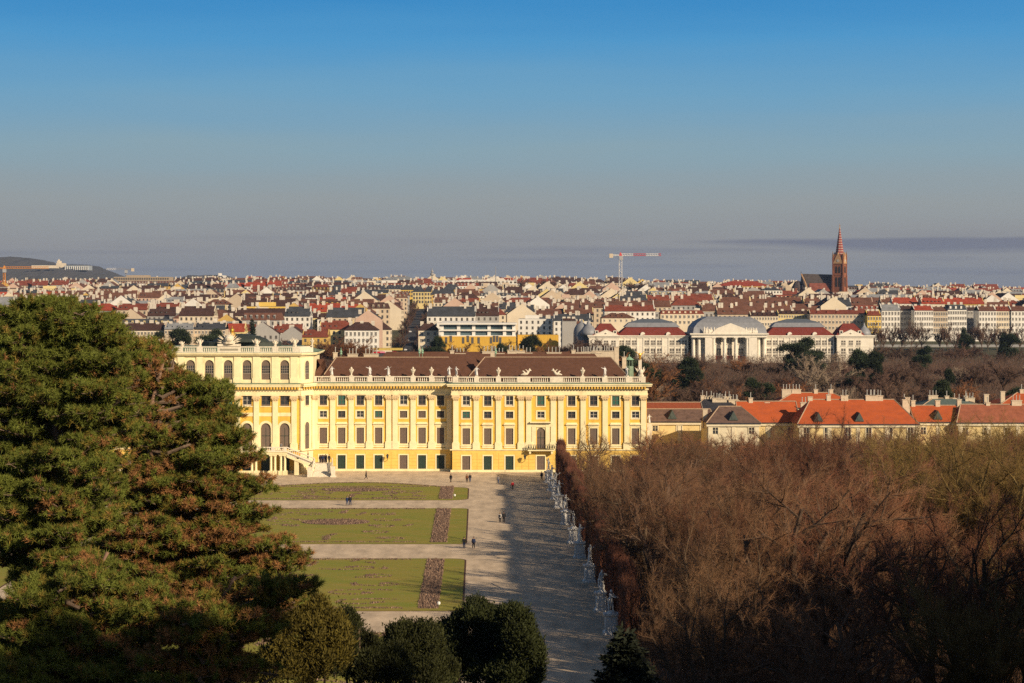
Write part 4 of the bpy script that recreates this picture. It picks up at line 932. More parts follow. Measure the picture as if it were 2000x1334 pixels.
# ------------------------------------------------------------------ technical museum
MW = mat('museum_stone', (.80,.74,.62), .85, .06, .5, stain=.25); MR = mat('museum_red_roof', (.20,.040,.028), .9, .12, .5); ZN = mat('zinc_roof', (.27,.28,.30), .6, .1, .3, metal=.2, stretch=(2,2,.1)); ZD = mat('dark_zinc', (.10,.12,.15), .6, .1, .5)
YM = 1150.0; mus = root('museum', 'long white museum with red roofs, columns and zinc domes', 'museum', (sX(1423, YM), YM, 0)); MX = sX(1423, YM)
def mx(px, Y=YM): return sX(px, Y) - MX
def mz(py, Y=YM): return sZ(py, Y)
wg = {}
def mwin(w_, h_, parent, x, y, z):
    k = (w_, h_)
    if k not in wg:
        a = MB(); a.box(-w_/2, w_/2, 0, .1, 0, h_); f = MB(); f.box(-w_/2, w_/2, -.08, -.002, h_*.6, h_*.6+.18); f.box(-.1, .1, -.09, -.003, 0, h_)
        f.box(-w_*.28-.06, -w_*.28+.06, -.07, -.004, 0, h_*.6); f.box(w_*.28-.06, w_*.28+.06, -.07, -.004, 0, h_*.6); f.box(-w_/2-.25, w_/2+.25, -.3, .05, -.35, -.002)
        wg[k] = (a.tomesh('pane', mat('museum_glass', (.16,.14,.12), .3, .3, .3)), f.tomesh('frame', MW))
    o = link('window', wg[k][0], parent, (x, y, z)); link('frame', wg[k][1], o)
def mblock(x0, x1, y0, y1, ztop, nm='wall'):
    b = MB(); b.box(x0, x1, y0, y1, -1, ztop-1.2); b.box(x0-.5, x1+.5, y0-.5, y1+.5, ztop-1.2, ztop-.5); b.box(x0-.9, x1+.9, y0-.9, y1+.9, ztop-.5, ztop); b.box(x0-.15, x1+.15, y0-.15, y1+.15, 4.5, 5.0); b.box(x0-.12, x1+.12, y0-.12, y1+.12, 8.6, 8.9)
    return b.obj(nm, MW, mus)
zcM = mz(655)
for s, (a, c) in ((0, (1208, 1343)), (1, (1496, 1628))):
    x0, x1 = mx(a), mx(c); mblock(x0, x1, 0, 22, zcM)
    n_ = 11; st_ = (x1-x0)/n_
    for i in range(n_):
        x = x0 + (i+.5)*st_
        if i in (3, 7): continue
        mwin(2.4, 2.6, mus, x, -.05, 9.4); mwin(2.4, 4.0, mus, x, -.05, 3.7-.0); 
    b = MB()
    for i in range(n_+1): x = x0 + i*st_; b.box(x-.35, x+.35, -.25, -.002, 0, zcM-1.3)
    b.obj('pilaster', MW, mus)
    zr_ = mz(638); b = MB(); b.mesh([(x0-.5,-.4,zcM+.02),(x1+.5,-.4,zcM+.02),(x1-5.0,6,zr_),(x0+5.0,6,zr_),(x0-.5,22,zcM+.02),(x1+.5,22,zcM+.02),(x0+5,16,zr_),(x1-5,16,zr_)], [(0,1,2,3),(1,5,7,2),(5,4,6,7),(4,0,3,6)]); r_ = b.obj('roof', MR, mus)
    b = MB(); b.frustum((x0+x1)/2, 11, zr_-.3, zr_+2.0, (x1-x0)/2-3.5, 6, (x1-x0)/2-6, 4); b.obj('glass_lantern', ZN, r_); b = MB(); b.frustum((x0+x1)/2, 11, zr_+2.0, zr_+4.0, (x1-x0)/2-6, 4.0, (x1-x0)/2-13, 1.2); b.obj('lantern_roof', ZD, r_)
    for u in (.35, .72): b = MB(); x = x0+(x1-x0)*u; b.prism([(x-1.2, zcM)]+[(x+1.2*math.cos(R(t)), zcM+.6+1.2*math.sin(R(t))) for t in range(0,181,20)], -.9, .6); b.obj('dormer', MW, r_)
for s, (a, c, d_) in ((0, (1150, 1208, -1)), (1, (1633, 1704, 1))):
    x0, x1 = mx(a), mx(c); mblock(x0, x1, -3, 24, zcM+.1)
    cx = mx(1183 if s == 0 else 1660)
    for k in (-1, 0, 1): mwin(2.3, 2.6, mus, cx+k*4.0, -3.05, 9.4); mwin(2.3, 4.2, mus, cx+k*4.0, -3.05, 3.6)
    b = MB(); b.prism([(cx-7, zcM), (cx+7, zcM), (cx, zcM+3.2)], -3.6, -1); b.prism([(cx-5.2, zcM+.4), (cx+5.2, zcM+.4), (cx, zcM+2.5)], -3.63, -3.604); b.lathe(cx, -3.7, [(.01,zcM+.7),(.7,zcM+1.2),(.01,zcM+1.7)], 8); b.obj('pediment', MW, mus)
    b = MB(); zr_ = mz(632); w_ = 7.6; b.mesh([(cx-w_,-2,zcM+.1),(cx+w_,-2,zcM+.1),(cx+w_*.75,0,zcM+3.0),(cx-w_*.75,0,zcM+3.0),(cx-w_,14,zcM+.1),(cx+w_,14,zcM+.1),(cx+w_*.75,12,zcM+3),(cx-w_*.75,12,zcM+3),(cx-w_*.4,5,zr_),(cx+w_*.4,5,zr_)], [(0,1,2,3),(1,5,6,2),(5,4,7,6),(4,0,3,7),(3,2,9,8),(6,7,8,9),(2,6,9),(7,3,8)]); r_ = b.obj('roof', MR, mus)
    for k in (-1, 1): b = MB(); b.box(cx+k*4.9-.9, cx+k*4.9+.9, -1.9, .5, zcM+.9, zcM+2.6); b.box(cx+k*4.9-.55, cx+k*4.9+.55, -1.95, -1.903, zcM+1.2, zcM+2.3, 1); b.obj('dormer', [MW, GLASS], r_)
    dx = mx(1150 if s == 0 else 1689)
    k_ = 1 if s == 0 else .8; b = MB(); b.lathe(dx, 2, [(r_d*k_, zcM+h_d*k_) for r_d, h_d in ((4.6,0),(4.6,1.8),(4.0,3),(2.8,4.3),(1.6,5.4),(.7,6.6),(.6,7.4),(.1,8.6))], 8); b.obj('dome', ZN, mus, smooth=True)
    d2 = mx(1137) if s == 0 else None
    if d2 is not None: b = MB(); b.lathe(d2, 6, [(4.4,0),(4.4,zcM+1.4),(4.0,zcM+3.5),(2.8,zcM+5.6),(.9,zcM+6.8),(.1,zcM+8.6)], 12); b.obj('dome', ZN, mus, smooth=True)
# centre
x0, x1 = mx(1350), mx(1494); zc2 = mz(650.5)
b = MB(); b.box(x0, x1, -2, 30, -1, zc2-2.2); b.box(x0-.4, x1+.4, -6.2, 30.2, zc2-2.2, zc2-1.0); b.box(x0-1.2, x1+1.2, -7, 30.6, zc2-.7, zc2); b.box(x0-.7, x1+.7, -6.5, 30.4, zc2-1.0, zc2-.7)
for k in range(60): x = x0-.5+k*(x1-x0+1)/60; b.box(x, x+.32, -6.75, -6.5, zc2-1.0, zc2-.7)
for a, c in ((1375, 1389), (1460, 1476)): b.box(mx(a), mx(c), -6, -2, -1, zc2-2.2)
b.obj('wall', MW, mus)
cm = MB(); cm.box(-1.1,1.1,-1.1,1.1,-1,1); cm.lathe(0,0,[(1.0,1),(.95,6),(.8,zc2-3.4),(1.1,zc2-2.6)],12); cm.box(-1.15,1.15,-1.15,1.15,zc2-2.6,zc2-2.2); cm = cm.tomesh('column', MW)
for px in (1353,1364,1392,1413,1435,1457,1480,1491): link('column', cm, mus, (mx(px), -5 if 1370 < px < 1475 else -3.5, 0))
for px in (1403, 1424, 1446): mwin(2.6, 4.2, mus, mx(px), -2.06, 10.3); mwin(2.6, 3.6, mus, mx(px), -2.06, 4.2)
for px in (1358, 1485): mwin(1.8, 4.0, mus, mx(px), -2.06, 9.6)
b = MB()
for px in (1403, 1424, 1446): b.box(mx(px)-1.9, mx(px)+1.9, -2.5, -2.12, 1.9, 3.9)
b.obj('banner', MR, mus)
cx = mx(1424); b = MB(); b.prism([(cx-10, zc2), (cx+10, zc2), (cx+7.5, zc2+2.6), (cx, zc2+5.4), (cx-7.5, zc2+2.6)], -6.6, -4)
for s in (-1, 1):
    for k in range(7): rr_ = random.Random(k*3+s); b.lathe(cx+s*(8.5+k*.9), -5.6+rr_.uniform(-.4,.4), [(.5,zc2),(.75,zc2+.8),(.4,zc2+rr_.uniform(1.2,2)),(.15,zc2+rr_.uniform(2.1,3.6))], 6)
b.obj('pediment', MW, mus)
b = MB()
pf = [(1.0,zc2),(.97,zc2+3),(.86,zc2+5.6),(.72,zc2+7.4),(.60,zc2+8.4),(.58,zc2+8.6)]
hw = (x1-x0)/2; hd = 17; cyy = 13; rings = []
for f_, z in pf: rings.append([(cx-hw*(f_**1.0), cyy-hd*f_, z), (cx+hw*f_, cyy-hd*f_, z), (cx+hw*f_, cyy+hd*f_, z), (cx-hw*f_, cyy+hd*f_, z)])
vs = sum(rings, []); fs = [(j*4+k, j*4+(k+1)%4, (j+1)*4+(k+1)%4, (j+1)*4+k) for j in range(len(pf)-1) for k in range(4)] + [tuple(range(len(vs)-4, len(vs)))]
b.mesh(vs, fs); b.obj('dome', ZN, mus)

# ------------------------------------------------------------------ the city
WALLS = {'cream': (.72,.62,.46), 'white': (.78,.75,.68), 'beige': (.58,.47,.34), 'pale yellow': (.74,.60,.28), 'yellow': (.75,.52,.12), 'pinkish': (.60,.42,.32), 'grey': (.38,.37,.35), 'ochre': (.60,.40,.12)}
ROOFS = {'dark brown': (.07,.035,.028), 'brick red': (.21,.055,.032), 'bright red': (.34,.06,.03), 'brown': (.15,.068,.045), 'slate grey': (.055,.06,.07), 'pale grey': (.26,.27,.28)}
WM = {k: mat('wall_'+k.replace(' ','_'), v, .9, .06, .15, stain=.15) for k, v in WALLS.items()}
RM = {k: mat('roof_'+k.replace(' ','_'), v, .9, .18, .3) for k, v in ROOFS.items()}
CHM = mat('city_chimney', (.66,.60,.50), .9, .15, .4)
CW_ = mat('city_window', (.12,.11,.10), .35, .3, .05)
def house_geo(wb, rb, cb, w_, d_, h_, rh, style, rg, ox=0, oy=0, oz=0, wallm=0, winm=1, roofm=0, far=False, chm_=0, dm=1):
    """wb walls, rb roof, cb chimneys"""
    x0, x1, y0, y1 = ox-w_/2, ox+w_/2, oy, oy+d_
    zt_ = oz+h_
    wb.box(x0, x1, y0, y1, oz-8, zt_, wallm)
    ym = (y0+y1)/2; xm = ox
    if style == 'gx':
        rb.mesh([(x0-.1,y0-.5,zt_-.1),(x1+.1,y0-.5,zt_-.1),(x1+.1,y1+.5,zt_-.1),(x0-.1,y1+.5,zt_-.1),(x0-.1,ym,zt_+rh),(x1+.1,ym,zt_+rh)], [(0,1,5,4),(2,3,4,5)], roofm)
        wb.mesh([(x0,y0,zt_),(x0,y1,zt_),(x0,ym,zt_+rh-.15)], [(1,0,2)], wallm); wb.mesh([(x1,y0,zt_),(x1,y1,zt_),(x1,ym,zt_+rh-.15)], [(0,1,2)], wallm)
        for a in (x0, x1-.5): wb.mesh([(a,y0,zt_),(a+.5,y0,zt_),(a+.5,ym,zt_+rh+.35),(a,ym,zt_+rh+.35),(a,y1,zt_),(a+.5,y1,zt_)], [(0,1,2,3),(4,3,2,5),(0,3,4),(1,5,2)], wallm)
    elif style == 'gy':
        rb.mesh([(x0-.4,y0+.5,zt_-.1),(x0-.4,y1,zt_-.1),(xm,y1,zt_+rh),(xm,y0+.5,zt_+rh),(x1+.4,y1,zt_-.1),(x1+.4,y0+.5,zt_-.1)], [(0,3,2,1),(3,5,4,2)], roofm)
        wb.mesh([(x0,y0,zt_),(x1,y0,zt_),(xm,y0,zt_+rh+.4),(x0,y0+.6,zt_),(x1,y0+.6,zt_),(xm,y0+.6,zt_+rh+.4)], [(0,1,2),(1,4,5,2),(0,2,5,3),(4,3,5)], wallm)
    elif style == 'hip':
        r = min(w_*.3, d_*.5)
        rb.mesh([(x0-.4,y0-.4,zt_-.05),(x1+.4,y0-.4,zt_-.05),(x1+.4,y1+.4,zt_-.05),(x0-.4,y1+.4,zt_-.05),(x0+r,ym,zt_+rh),(x1-r,ym,zt_+rh)], [(0,1,5,4),(2,3,4,5),(1,2,5),(3,0,4)], roofm)
    elif style == 'mans':
        rb.frustum(xm, ym, zt_-.05, zt_+rh*.75, w_/2+.2, d_/2+.2, w_/2-1.2, d_/2-2.4, roofm)
        for k in range(int(w_/3.6)):
            xx = x0+2+k*3.6; wb.box(xx-.6, xx+.6, y0+.4, y0+1.6, zt_+.5, zt_+rh*.55, wallm); wb.box(xx-.4, xx+.4, y0+.35, y0+.398, zt_+.7, zt_+rh*.45, winm)
    else:
        rb.box(x0+.4, x1-.4, y0+.4, y1-.4, zt_, zt_+.25, roofm); wb.box(x0+w_*.2, x0+w_*.6, y0+d_*.3, y0+d_*.8, zt_+.25, zt_+rh*.6, wallm)
    # windows: pattern of the wall, on fronts facing the hill and the sunny side
    if style != 'gy' or rg.random() < .55:
        fl = max(2, int((h_-2)/3.5)); nw = max(2, int(w_/3.1)); 
        for j in range(fl):
            z = zt_ - 2.9 - j*3.5
            if z < oz-1: break
            for i in range(nw):
                xx = x0 + (i+.5)*w_/nw; wb.mesh([(xx-.62,y0-.04,z),(xx+.62,y0-.04,z),(xx+.62,y0-.04,z+1.9),(xx-.62,y0-.04,z+1.9)], [(0,1,2,3)], winm)
    nw = max(2, int(d_/3.4))
    if not far:
        for j in range(3):
            z = zt_-2.9-j*3.5
            for i in range(nw):
                yy_ = y0+(i+.5)*d_/nw; wb.mesh([(x1+.04,yy_-.6,z),(x1+.04,yy_+.6,z),(x1+.04,yy_+.6,z+1.9),(x1+.04,yy_-.6,z+1.9)], [(0,1,2,3)], winm)
    # chimneys: stacks along the ridge and fire walls
    for k in range(rg.choice((2,3,4)) if not far else 2):
        t_ = rg.uniform(.08,.92)
        if style == 'gy': cx_, cy_, zz = xm + rg.choice((-1,1))*w_*.12, y0+d_*t_, zt_+rh*.6
        elif style in ('gx','hip'): cx_, cy_, zz = x0 + w_*(.06 if k == 0 else t_ if style == 'gx' else .3+.4*t_), ym - d_*.08, zt_+rh*.75
        else: cx_, cy_, zz = x0+w_*t_, y0+d_*rg.uniform(.2,.8), zt_
        cb.box(cx_-rg.uniform(.5,1.3), cx_+rg.uniform(.5,1.3), cy_-.45, cy_+.45, zz-1, zz+rh*.4+rg.uniform(.6,1.5), chm_)
    if style in ('gx','gy','hip') and rg.random() < .6:   # dormers or roof lights on the slope
        for k in range(rg.choice((2,3,4,5))):
            if style == 'gy':
                s_ = 1 if rg.random() < .7 else -1; yy_ = y0+d_*(.15+.16*k); f_ = .45; xx = xm + s_*w_/2*(1-f_)
                if yy_ < y1-2: rb.box(xx-.8, xx+.8, yy_, yy_+1.3, zt_+rh*f_-.7, zt_+rh*f_+.7, roofm); wb.box(xx+s_*.81-.02, xx+s_*.81+.02, yy_+.2, yy_+1.1, zt_+rh*f_-.4, zt_+rh*f_+.4, winm)
            else:
                xx = x0+w_*(.15+.17*k); f_ = .35; yy_ = y0+(ym-y0)*f_
                rb.box(xx-.7, xx+.7, yy_-.9, yy_+1.2, zt_+rh*f_-.6, zt_+rh*f_+.8, roofm); wb.box(xx-.5, xx+.5, yy_-.96, yy_-.91, zt_+rh*f_-.3, zt_+rh*f_+.5, winm)
HOUSES = []   # (x0,x1,y0,y1) footprints of the special buildings
def reserve(px0, px1, Y, dep, pad=1): HOUSES.append((sX(px0, Y)-pad, sX(px1, Y)+pad, Y-3, Y+dep+pad))
def special(name, lab, px0, px1, eave, ridge, Y, dep, wall, roof, style, windows=0, cat='building', grp=None, hidewin=False, chim=3, wrow=None, rz=0):
    x0, x1 = sX(px0, Y), sX(px1, Y); ze_ = sZ(eave, Y); zg = min(T((x0+x1)/2, Y), ze_-5)-1; w_ = x1-x0
    rh = max(.8, sZ(ridge, Y + (dep/2 if style in ('gx','hip') else 0)) - ze_)
    t = root(name, lab, cat, ((x0+x1)/2, Y, zg), rz, grp); rg = random.Random(int(px0*7+eave)); wb, rb, cb = MB(), MB(), MB()
    h_ = ze_-zg
    class NoWin(MB):
        def mesh(s, vs, fs, m=None):
            if m == 1: return
            MB.mesh(s, vs, fs, m)
    wb = NoWin() if (windows or hidewin) else MB()
    house_geo(wb, rb, cb, w_, dep, h_, rh, style, rg)
    wb.obj('wall', [WM.get(wall) or wall, CW_], t); r_ = rb.obj('roof', RM.get(roof) or roof, t)
    if cb.v and chim:
        one = MB(); one.box(-.9,.9,-.45,.45,-1.5,1.1); one = one.tomesh('chimney', CHM)
        for k in range(chim): link('chimney', one, r_, (-w_/2+(k+.5)*w_/chim, dep*.45 if style != 'gy' else dep*(.2+.2*k), h_+rh*.9 if style != 'flat' else h_+.3))
    if windows:
        nw, fl, ww, wh_ = windows; a = MB(); a.box(-ww/2, ww/2, 0, .06, 0, wh_); a = a.tomesh('window', CW_)
        f = MB(); f.box(-ww/2-.15, ww/2+.15, -.12, .03, wh_, wh_+.2); f.box(-ww/2-.1, ww/2+.1, -.12, .03, -.2, -.002); f.box(-.05,.05,-.04,-.002,0,wh_); f = f.tomesh('frame', WM['white'])
        n_ = 0
        for j in range(fl):
            for i in range(nw):
                if n_ >= 60: break
                n_ += 1
                o = link('window', a, t, (-w_/2+(i+.5)*w_/nw, -.05, h_-1.0-wh_-j*(3.7 if fl > 1 else 3))); 
                if Y < 1500: link('frame', f, o)
    reserve(px0, px1, Y, dep); return t, h_, w_, rh
sp = special
sp('apartment_house','white tenement with grey mansard roof, leftmost of the bright row by the railway wall',1722,1758,606,593,1450,16,'white','pale grey','gx',(6,4,1.2,2.2))
sp('apartment_house','white tenement with shade put into its grey walls, dark roof, second in the row by the railway wall',1759,1786,606,596,1462,16,'grey','dark brown','gx',(5,4,1.1,2.2))  # dark side in the row, its shade put into the grey wall colour
sp('apartment_house','white tenement with bright red roof in the row by the railway wall',1786,1823,606,596,1450,16,'white','bright red','gx',(8,4,1.0,2.0))
sp('apartment_house','beige tenement with brown roof in the row by the railway wall',1823,1851,607,598,1450,16,'beige','brown','gx',(6,4,1.1,2.2))
sp('apartment_house','white tenement with slate mansard beside the beige one by the railway wall',1851,1888,605,592,1450,16,'white','slate grey','mans',(8,4,1.1,2.0))
sp('apartment_house','tenement in the gap, shade painted as grey walls, set back behind the row by the railway wall',1889,1912,606,599,1475,14,'grey','dark brown','gx',(4,4,1.1,2.0))  # unlit house side in the gap, its darkness painted as grey walls
sp('apartment_house','white long tenement with brown roof, first after the dark gap by the railway wall',1912,1946,607,597,1450,16,'white','brown','gx',(6,4,1.1,1.9))
sp('apartment_house','cream tenement with brick red roof in the middle after the dark gap',1946,1975,607,597,1451,16,'cream','brick red','gx',(6,4,1.1,1.9))
sp('apartment_house','white tenement with brown roof at the right edge above the railway wall',1975,2035,607,597,1450,16,'white','brown','gx',(9,4,1.1,1.9))
sp('apartment_house','small yellow house with red roof left of the bright white row',1694,1721,616,606,1400,14,'yellow','brick red','gx',(5,3,1.1,2.0))
sp('apartment_block','long beige apartment block with red roof behind the right museum wing',1582,1694,613,605,1410,14,'beige','brick red','gx',(16,3,1.2,1.6))
sp('apartment_house','pale yellow house with brown roof left of the long beige block',1520,1581,613,606,1425,14,'pale yellow','dark brown','gx',(12,2,1.0,1.5))
sp('apartment_house','cream house with dark brown roof behind the museum dome, right side',1466,1520,617,609,1425,14,'cream','dark brown','gx',(10,2,1.0,1.6))
sp('apartment_house','white corner house with dark red roof and pediment beside the avenue',673,738,645,629,1190,16,'white','dark brown','hip',(8,4,1.1,2.1))
sp('apartment_house','pinkish mansarded house rising behind the white corner house',694,744,623,607,1240,22,'pinkish','slate grey','gy',hidewin=True)
sp('apartment_house','pale house with dark red gabled roof left of the glass and ochre building',817,856,645,630,1175,14,'cream','dark brown','hip',(3,3,1.3,1.8))
sp('apartment_house','grey cubic house with dark roof between ochre annex and museum',1098,1126,626,622,1200,16,'grey','dark brown','gx',hidewin=True)
sp('apartment_house','cream narrow house with red brown roof left of the museum domes',1110,1141,636,626,1230,14,'pale yellow','brown','gx',(5,4,1.0,1.8))
sp('office_block','broad grey-brown office block with flat roof on the left skyline',222,330,541,535,2700,40,mat('office_stone',(.40,.31,.21),.9,.08,.2),'pale grey','flat',(24,3,2.2,2.6),chim=2)
sp('apartment_block','white modern flats with dark balconies on the skyline left of the crane',868,1010,548,545,2450,18,WM['white'],'pale grey','flat',(18,4,2.6,2.2),chim=4)
sp('market_hall','long white hall with grey roof on the skyline above the avenue',745,818,547,540,2650,30,WM['white'],'pale grey','hip',hidewin=True,chim=0)
sp('school','ochre school with dark grey roof at the head of the avenue, left wing',783,812,566,556,2120,26,'yellow','slate grey','hip',(6,2,1.8,2.6))
sp('school','ochre school with dark grey roof at the head of the avenue, middle wing',806,828,570,558,2080,26,'pale yellow','slate grey','hip',(4,3,1.8,2.6))
sp('school','ochre school with dark grey roof at the head of the avenue, right wing',829,850,570,558,2083,26,'pale yellow','slate grey','hip',(4,3,1.8,2.6))
sp('apartment_block','bright orange-yellow flat roofed block left of the avenue head',738,782,574,572,1850,14,'yellow','pale grey','flat',hidewin=True)
sp('barracks','brick building with long bright orange hipped roof left of the church',1398,1510,559,549,2480,40,'ochre','bright red','hip',(20,1,1.2,2))
sp('apartment_block','cream square block with grey roof below the long orange skyline roof',1487,1528,567,562,2050,22,'white','slate grey','hip',(7,3,1.4,1.8))
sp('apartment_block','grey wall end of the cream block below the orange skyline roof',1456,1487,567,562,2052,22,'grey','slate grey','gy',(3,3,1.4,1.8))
sp('apartment_house','long brown roofed terrace behind the pine crown, left of the gilded crown',228,320,645,631,1220,14,'cream','dark brown','gx',(14,2,1.1,1.6))
sp('apartment_house','house with grey green sheet roof in the middle above the palace attic',321,378,643,630,1215,14,'beige','pale grey','gx',(9,1,1,1.4))
sp('apartment_house','dark roofed terrace just left above the gilded crown',379,441,643,630,1218,14,'beige','slate grey','gx',(9,1,1,1.4))
sp('apartment_house','small red roofed house left of the palace urns near the pine',262,310,673,660,1100,12,'white','brick red','gx',(6,2,1.0,1.5))
sp('apartment_house','long brown-red roof above the museum left wing',1290,1375,613,604,1420,14,'cream','brick red','mans',(10,2,1.3,1.8))
sp('apartment_house','brown hipped roof house above the left museum pavilion',1175,1240,621,611,1390,16,'cream','brown','hip',(6,1,1,1.4))
# glass and ochre building
Y = 1165; t = root('office_building', 'modern building with glazed white upper floors over an ochre wall', 'building', (sX(857,Y), Y, 0)); W1 = sX(1008,Y)-sX(857,Y)
def zz(py): return sZ(py, Y)
OC = mat('ochre_cladding', (.66,.40,.06), .85, .08, .4, stretch=(3,1,.2)); GB = mat('blue_glass', (.10,.15,.17), .1, .3, .1, spec=.8)
b = MB(); b.box(0, W1, 0, 24, -2, zz(657)); b.box(W1+1, sX(1092,Y)-sX(857,Y), 8, 24, -2, zz(655)); b.obj('ochre_wall', OC, t)
b = MB(); b.box(1.5, W1-2, 2, 22, zz(657), zz(634)); b.obj('glazing', GB, t)
b = MB(); b.box(-1, W1+.5, -.6, 23, zz(634), zz(631)); b.box(0, W1, .3, 22, zz(646.5), zz(643.5)); b.box(0, W1, .3, 2, zz(657), zz(655))
for u in (.02,.235,.43,.63,.83,.95): b.box(W1*u, W1*u+1.8, 1.2, 3, zz(656), zz(634))
b.obj('white_frame', WM['white'], t); b = MB(); b.box(W1*.04, W1*.5, 5, 14, zz(631), zz(627.5)); b.obj('roof_plant', mat('pale_sheet',(.5,.5,.5)), t)
wn = MB(); wn.box(0,1.3,-.08,0,0,3.4); wn = wn.tomesh('window', CW_)
for u, k in ((.08,1),(.14,0),(.30,1),(.36,0),(.42,1),(.50,1),(.66,1),(.70,0),(.74,0),(.78,1)):
    link('window', wn, t, (W1*u, -.02, zz(671 if k else 668)))
reserve(855, 1095, Y, 26)
# kiosk with a coloured awning at the near end of the avenue
Y = 1010; t = root('shop_pavilion', 'low pavilion with red, pink and yellow signboard at the foot of the avenue', 'kiosk', (sX(728,Y), Y, 0))
b = MB(); W1 = sX(786,Y)-sX(728,Y); b.box(0, W1, 0, 6, 0, sZ(690,Y)); b.obj('wall', mat('dark_front',(.06,.06,.07)), t)
b = MB(); b.box(-.3, W1*.25, -.6, 0, sZ(689.5,Y), sZ(686.5,Y), 1); b.box(W1*.25, W1*.42, -.6, 0, sZ(689.5,Y), sZ(686.5,Y), 2); b.box(W1*.42, W1*.66, -.6, 0, sZ(689.5,Y), sZ(686.5,Y), 3); b.box(W1*.66, W1*.8, -.6, 0, sZ(689.5,Y), sZ(686.5,Y), 1); b.box(-.3, W1, -.8, 6, sZ(684,Y), sZ(680,Y), 0)
b.obj('signboard', [mat('yellow_sign',(.6,.45,.12)), mat('red_sign',(.6,.03,.05)), mat('pink_sign',(.65,.2,.3)), WHITE], t)
# railway retaining wall
b = MB(); Y = 1385; b.box(sX(1706,Y), sX(2080,Y), Y, Y+2, -1, sZ(652.5,Y)); b.box(sX(1706,Y), sX(2080,Y), Y-.3, Y+2.3, sZ(652.5,Y), sZ(651.5,Y)); o = b.obj('retaining_wall', WM['white']); tag(o, 'long white railway wall below the bright row of tenements', 'wall')
b = MB(); Y = 1330; b.box(sX(1706,Y), sX(2080,Y), Y, Y+1, -1, sZ(673,Y)); o = b.obj('fence', mat('grey_rail',(.3,.3,.3))); tag(o, 'low grey fence in front of the white railway wall', 'fence')
# generic houses in rows
rows = [1235,1280,1328,1378,1430,1485,1542,1602,1665,1730,1798,1868,1940,2015,2095,2180,2270,2365,2465,2570,2680,2800,2930,3070,3220,3400]
def street_x(Y): return -39 - .0170*(Y-1180)
near = 0; far_w, far_r, far_c = MB(), MB(), MB(); WK = list(WALLS); RK = list(ROOFS); LAB = {}
ones = {}
def lm(px):   # landmark phrase by bearing
    for lo, hi, s in ((-99,120,'below wooded hill'),(120,340,'below brown offices'),(340,560,'above central block'),(560,745,'left of avenue'),(745,880,'beside avenue'),(880,1100,'below white flats'),(1100,1330,'below white crane'),(1330,1560,'behind museum centre'),(1560,1720,'below brick church'),(1720,2200,'above tenement row')):
        if lo <= px < hi: return s
for ri, Y in enumerate(rows):
    rg = random.Random(100+ri); x = -.235*Y - 15; xe = .262*Y; i = 0; prev = None
    while x < xe:
        w_ = rg.uniform(14, 25) if rg.random() < .8 else rg.uniform(26, 42); xc = x+w_/2; px = HX + xc*F/Y
        style = rg.choices(('gx','gy','hip','flat','mans'), (.42,.24,.1,.12,.12))[0]
        if style == 'gy': w_ = min(w_, 19); 
        d_ = rg.uniform(12,16) if style != 'gy' else rg.uniform(18,34); yj = Y + rg.uniform(-12, 12)
        xn = x + w_ + (.3 if rg.random() < .75 else rg.uniform(4, 14)); x0 = x; x = xn;  xc = x0+w_/2
        h_ = rg.uniform(13, 19) - (3 if Y < 1300 else 0); rh = rg.uniform(3.5, 6) if style != 'gy' else w_*.34
        sx_ = street_x(yj)
        if x0 < sx_+9 and x0+w_ > sx_-9 and Y < 2070: continue
        if any(a < x0+w_ and c > x0 and p < yj+d_ and q > yj for a, c, p, q in HOUSES): continue
        if Y < 1400 and 1125 < px < 1720: continue
        if Y < 1500 and px > 1690: continue
        if Y < 1300 and 820 < px: continue
        zg = T(xc, yj) 
        if px > 1540 and px < 1680 and 2350 < Y < 2800: continue
        wk = rg.choices(WK, (.28,.16,.20,.07,.02,.09,.13,.05))[0]; rk = rg.choices(RK, (.30,.17,.06,.27,.13,.07))[0]
        if style == 'flat': rk = 'pale grey' if rg.random() < .6 else 'slate grey'
        if prev and rg.random() < .5 and style in ('gx','mans','gy') and prev[0] in ('gx','mans'): style, h_, rh, rk = prev; h_ += rg.choice((0,0,.6)); d_ = 14
        prev = (style, h_, rh, rk)
        i += 1
        if near < 268:
            near += 1; shp = {'gx':'ridged','gy':'gable-fronted','hip':'hipped','flat':'flat-roofed','mans':'mansarded'}[style]
            t = root('city_house', '%s %s house, %s roof, %s from left in %s row, %s' % (wk, shp, rk, ordn(i), ordn(ri+1), lm(px)), 'house', (xc, yj, zg), R(rg.uniform(-4,4)), 'houses of the city behind the palace')
            wb, rb, cb = MB(), MB(), MB(); house_geo(wb, rb, cb, w_, d_, h_, rh, style, rg)
            wb.obj('wall', [WM[wk], CW_], t); r_ = rb.obj('roof', RM[rk], t); 
            for q_ in range(0, len(cb.v), 8): k_ = MB(); k_.v = cb.v[q_:q_+8]; k_.f = [tuple(i_-0 for i_ in f_) for f_ in cb.f[:6]]; k_.m = [0]*6; k_.obj('chimney', CHM, r_)
        else:
            house_geo(far_w, far_r, far_c, w_, d_, h_, rh, style, rg, xc, yj, zg, WK.index(wk), len(WK), RK.index(rk), True)
t = root('distant_houses', 'dense mass of small distant houses filling the slope up to the skyline', 'houses'); t['kind'] = 'stuff'
for mb, nm, mats in ((far_w, 'wall', [WM[k] for k in WK]+[CW_]), (far_r, 'roof', [RM[k] for k in RK]), (far_c, 'chimney', [CHM])):
    o = mb.obj(nm, mats, t); o['kind'] = 'stuff'
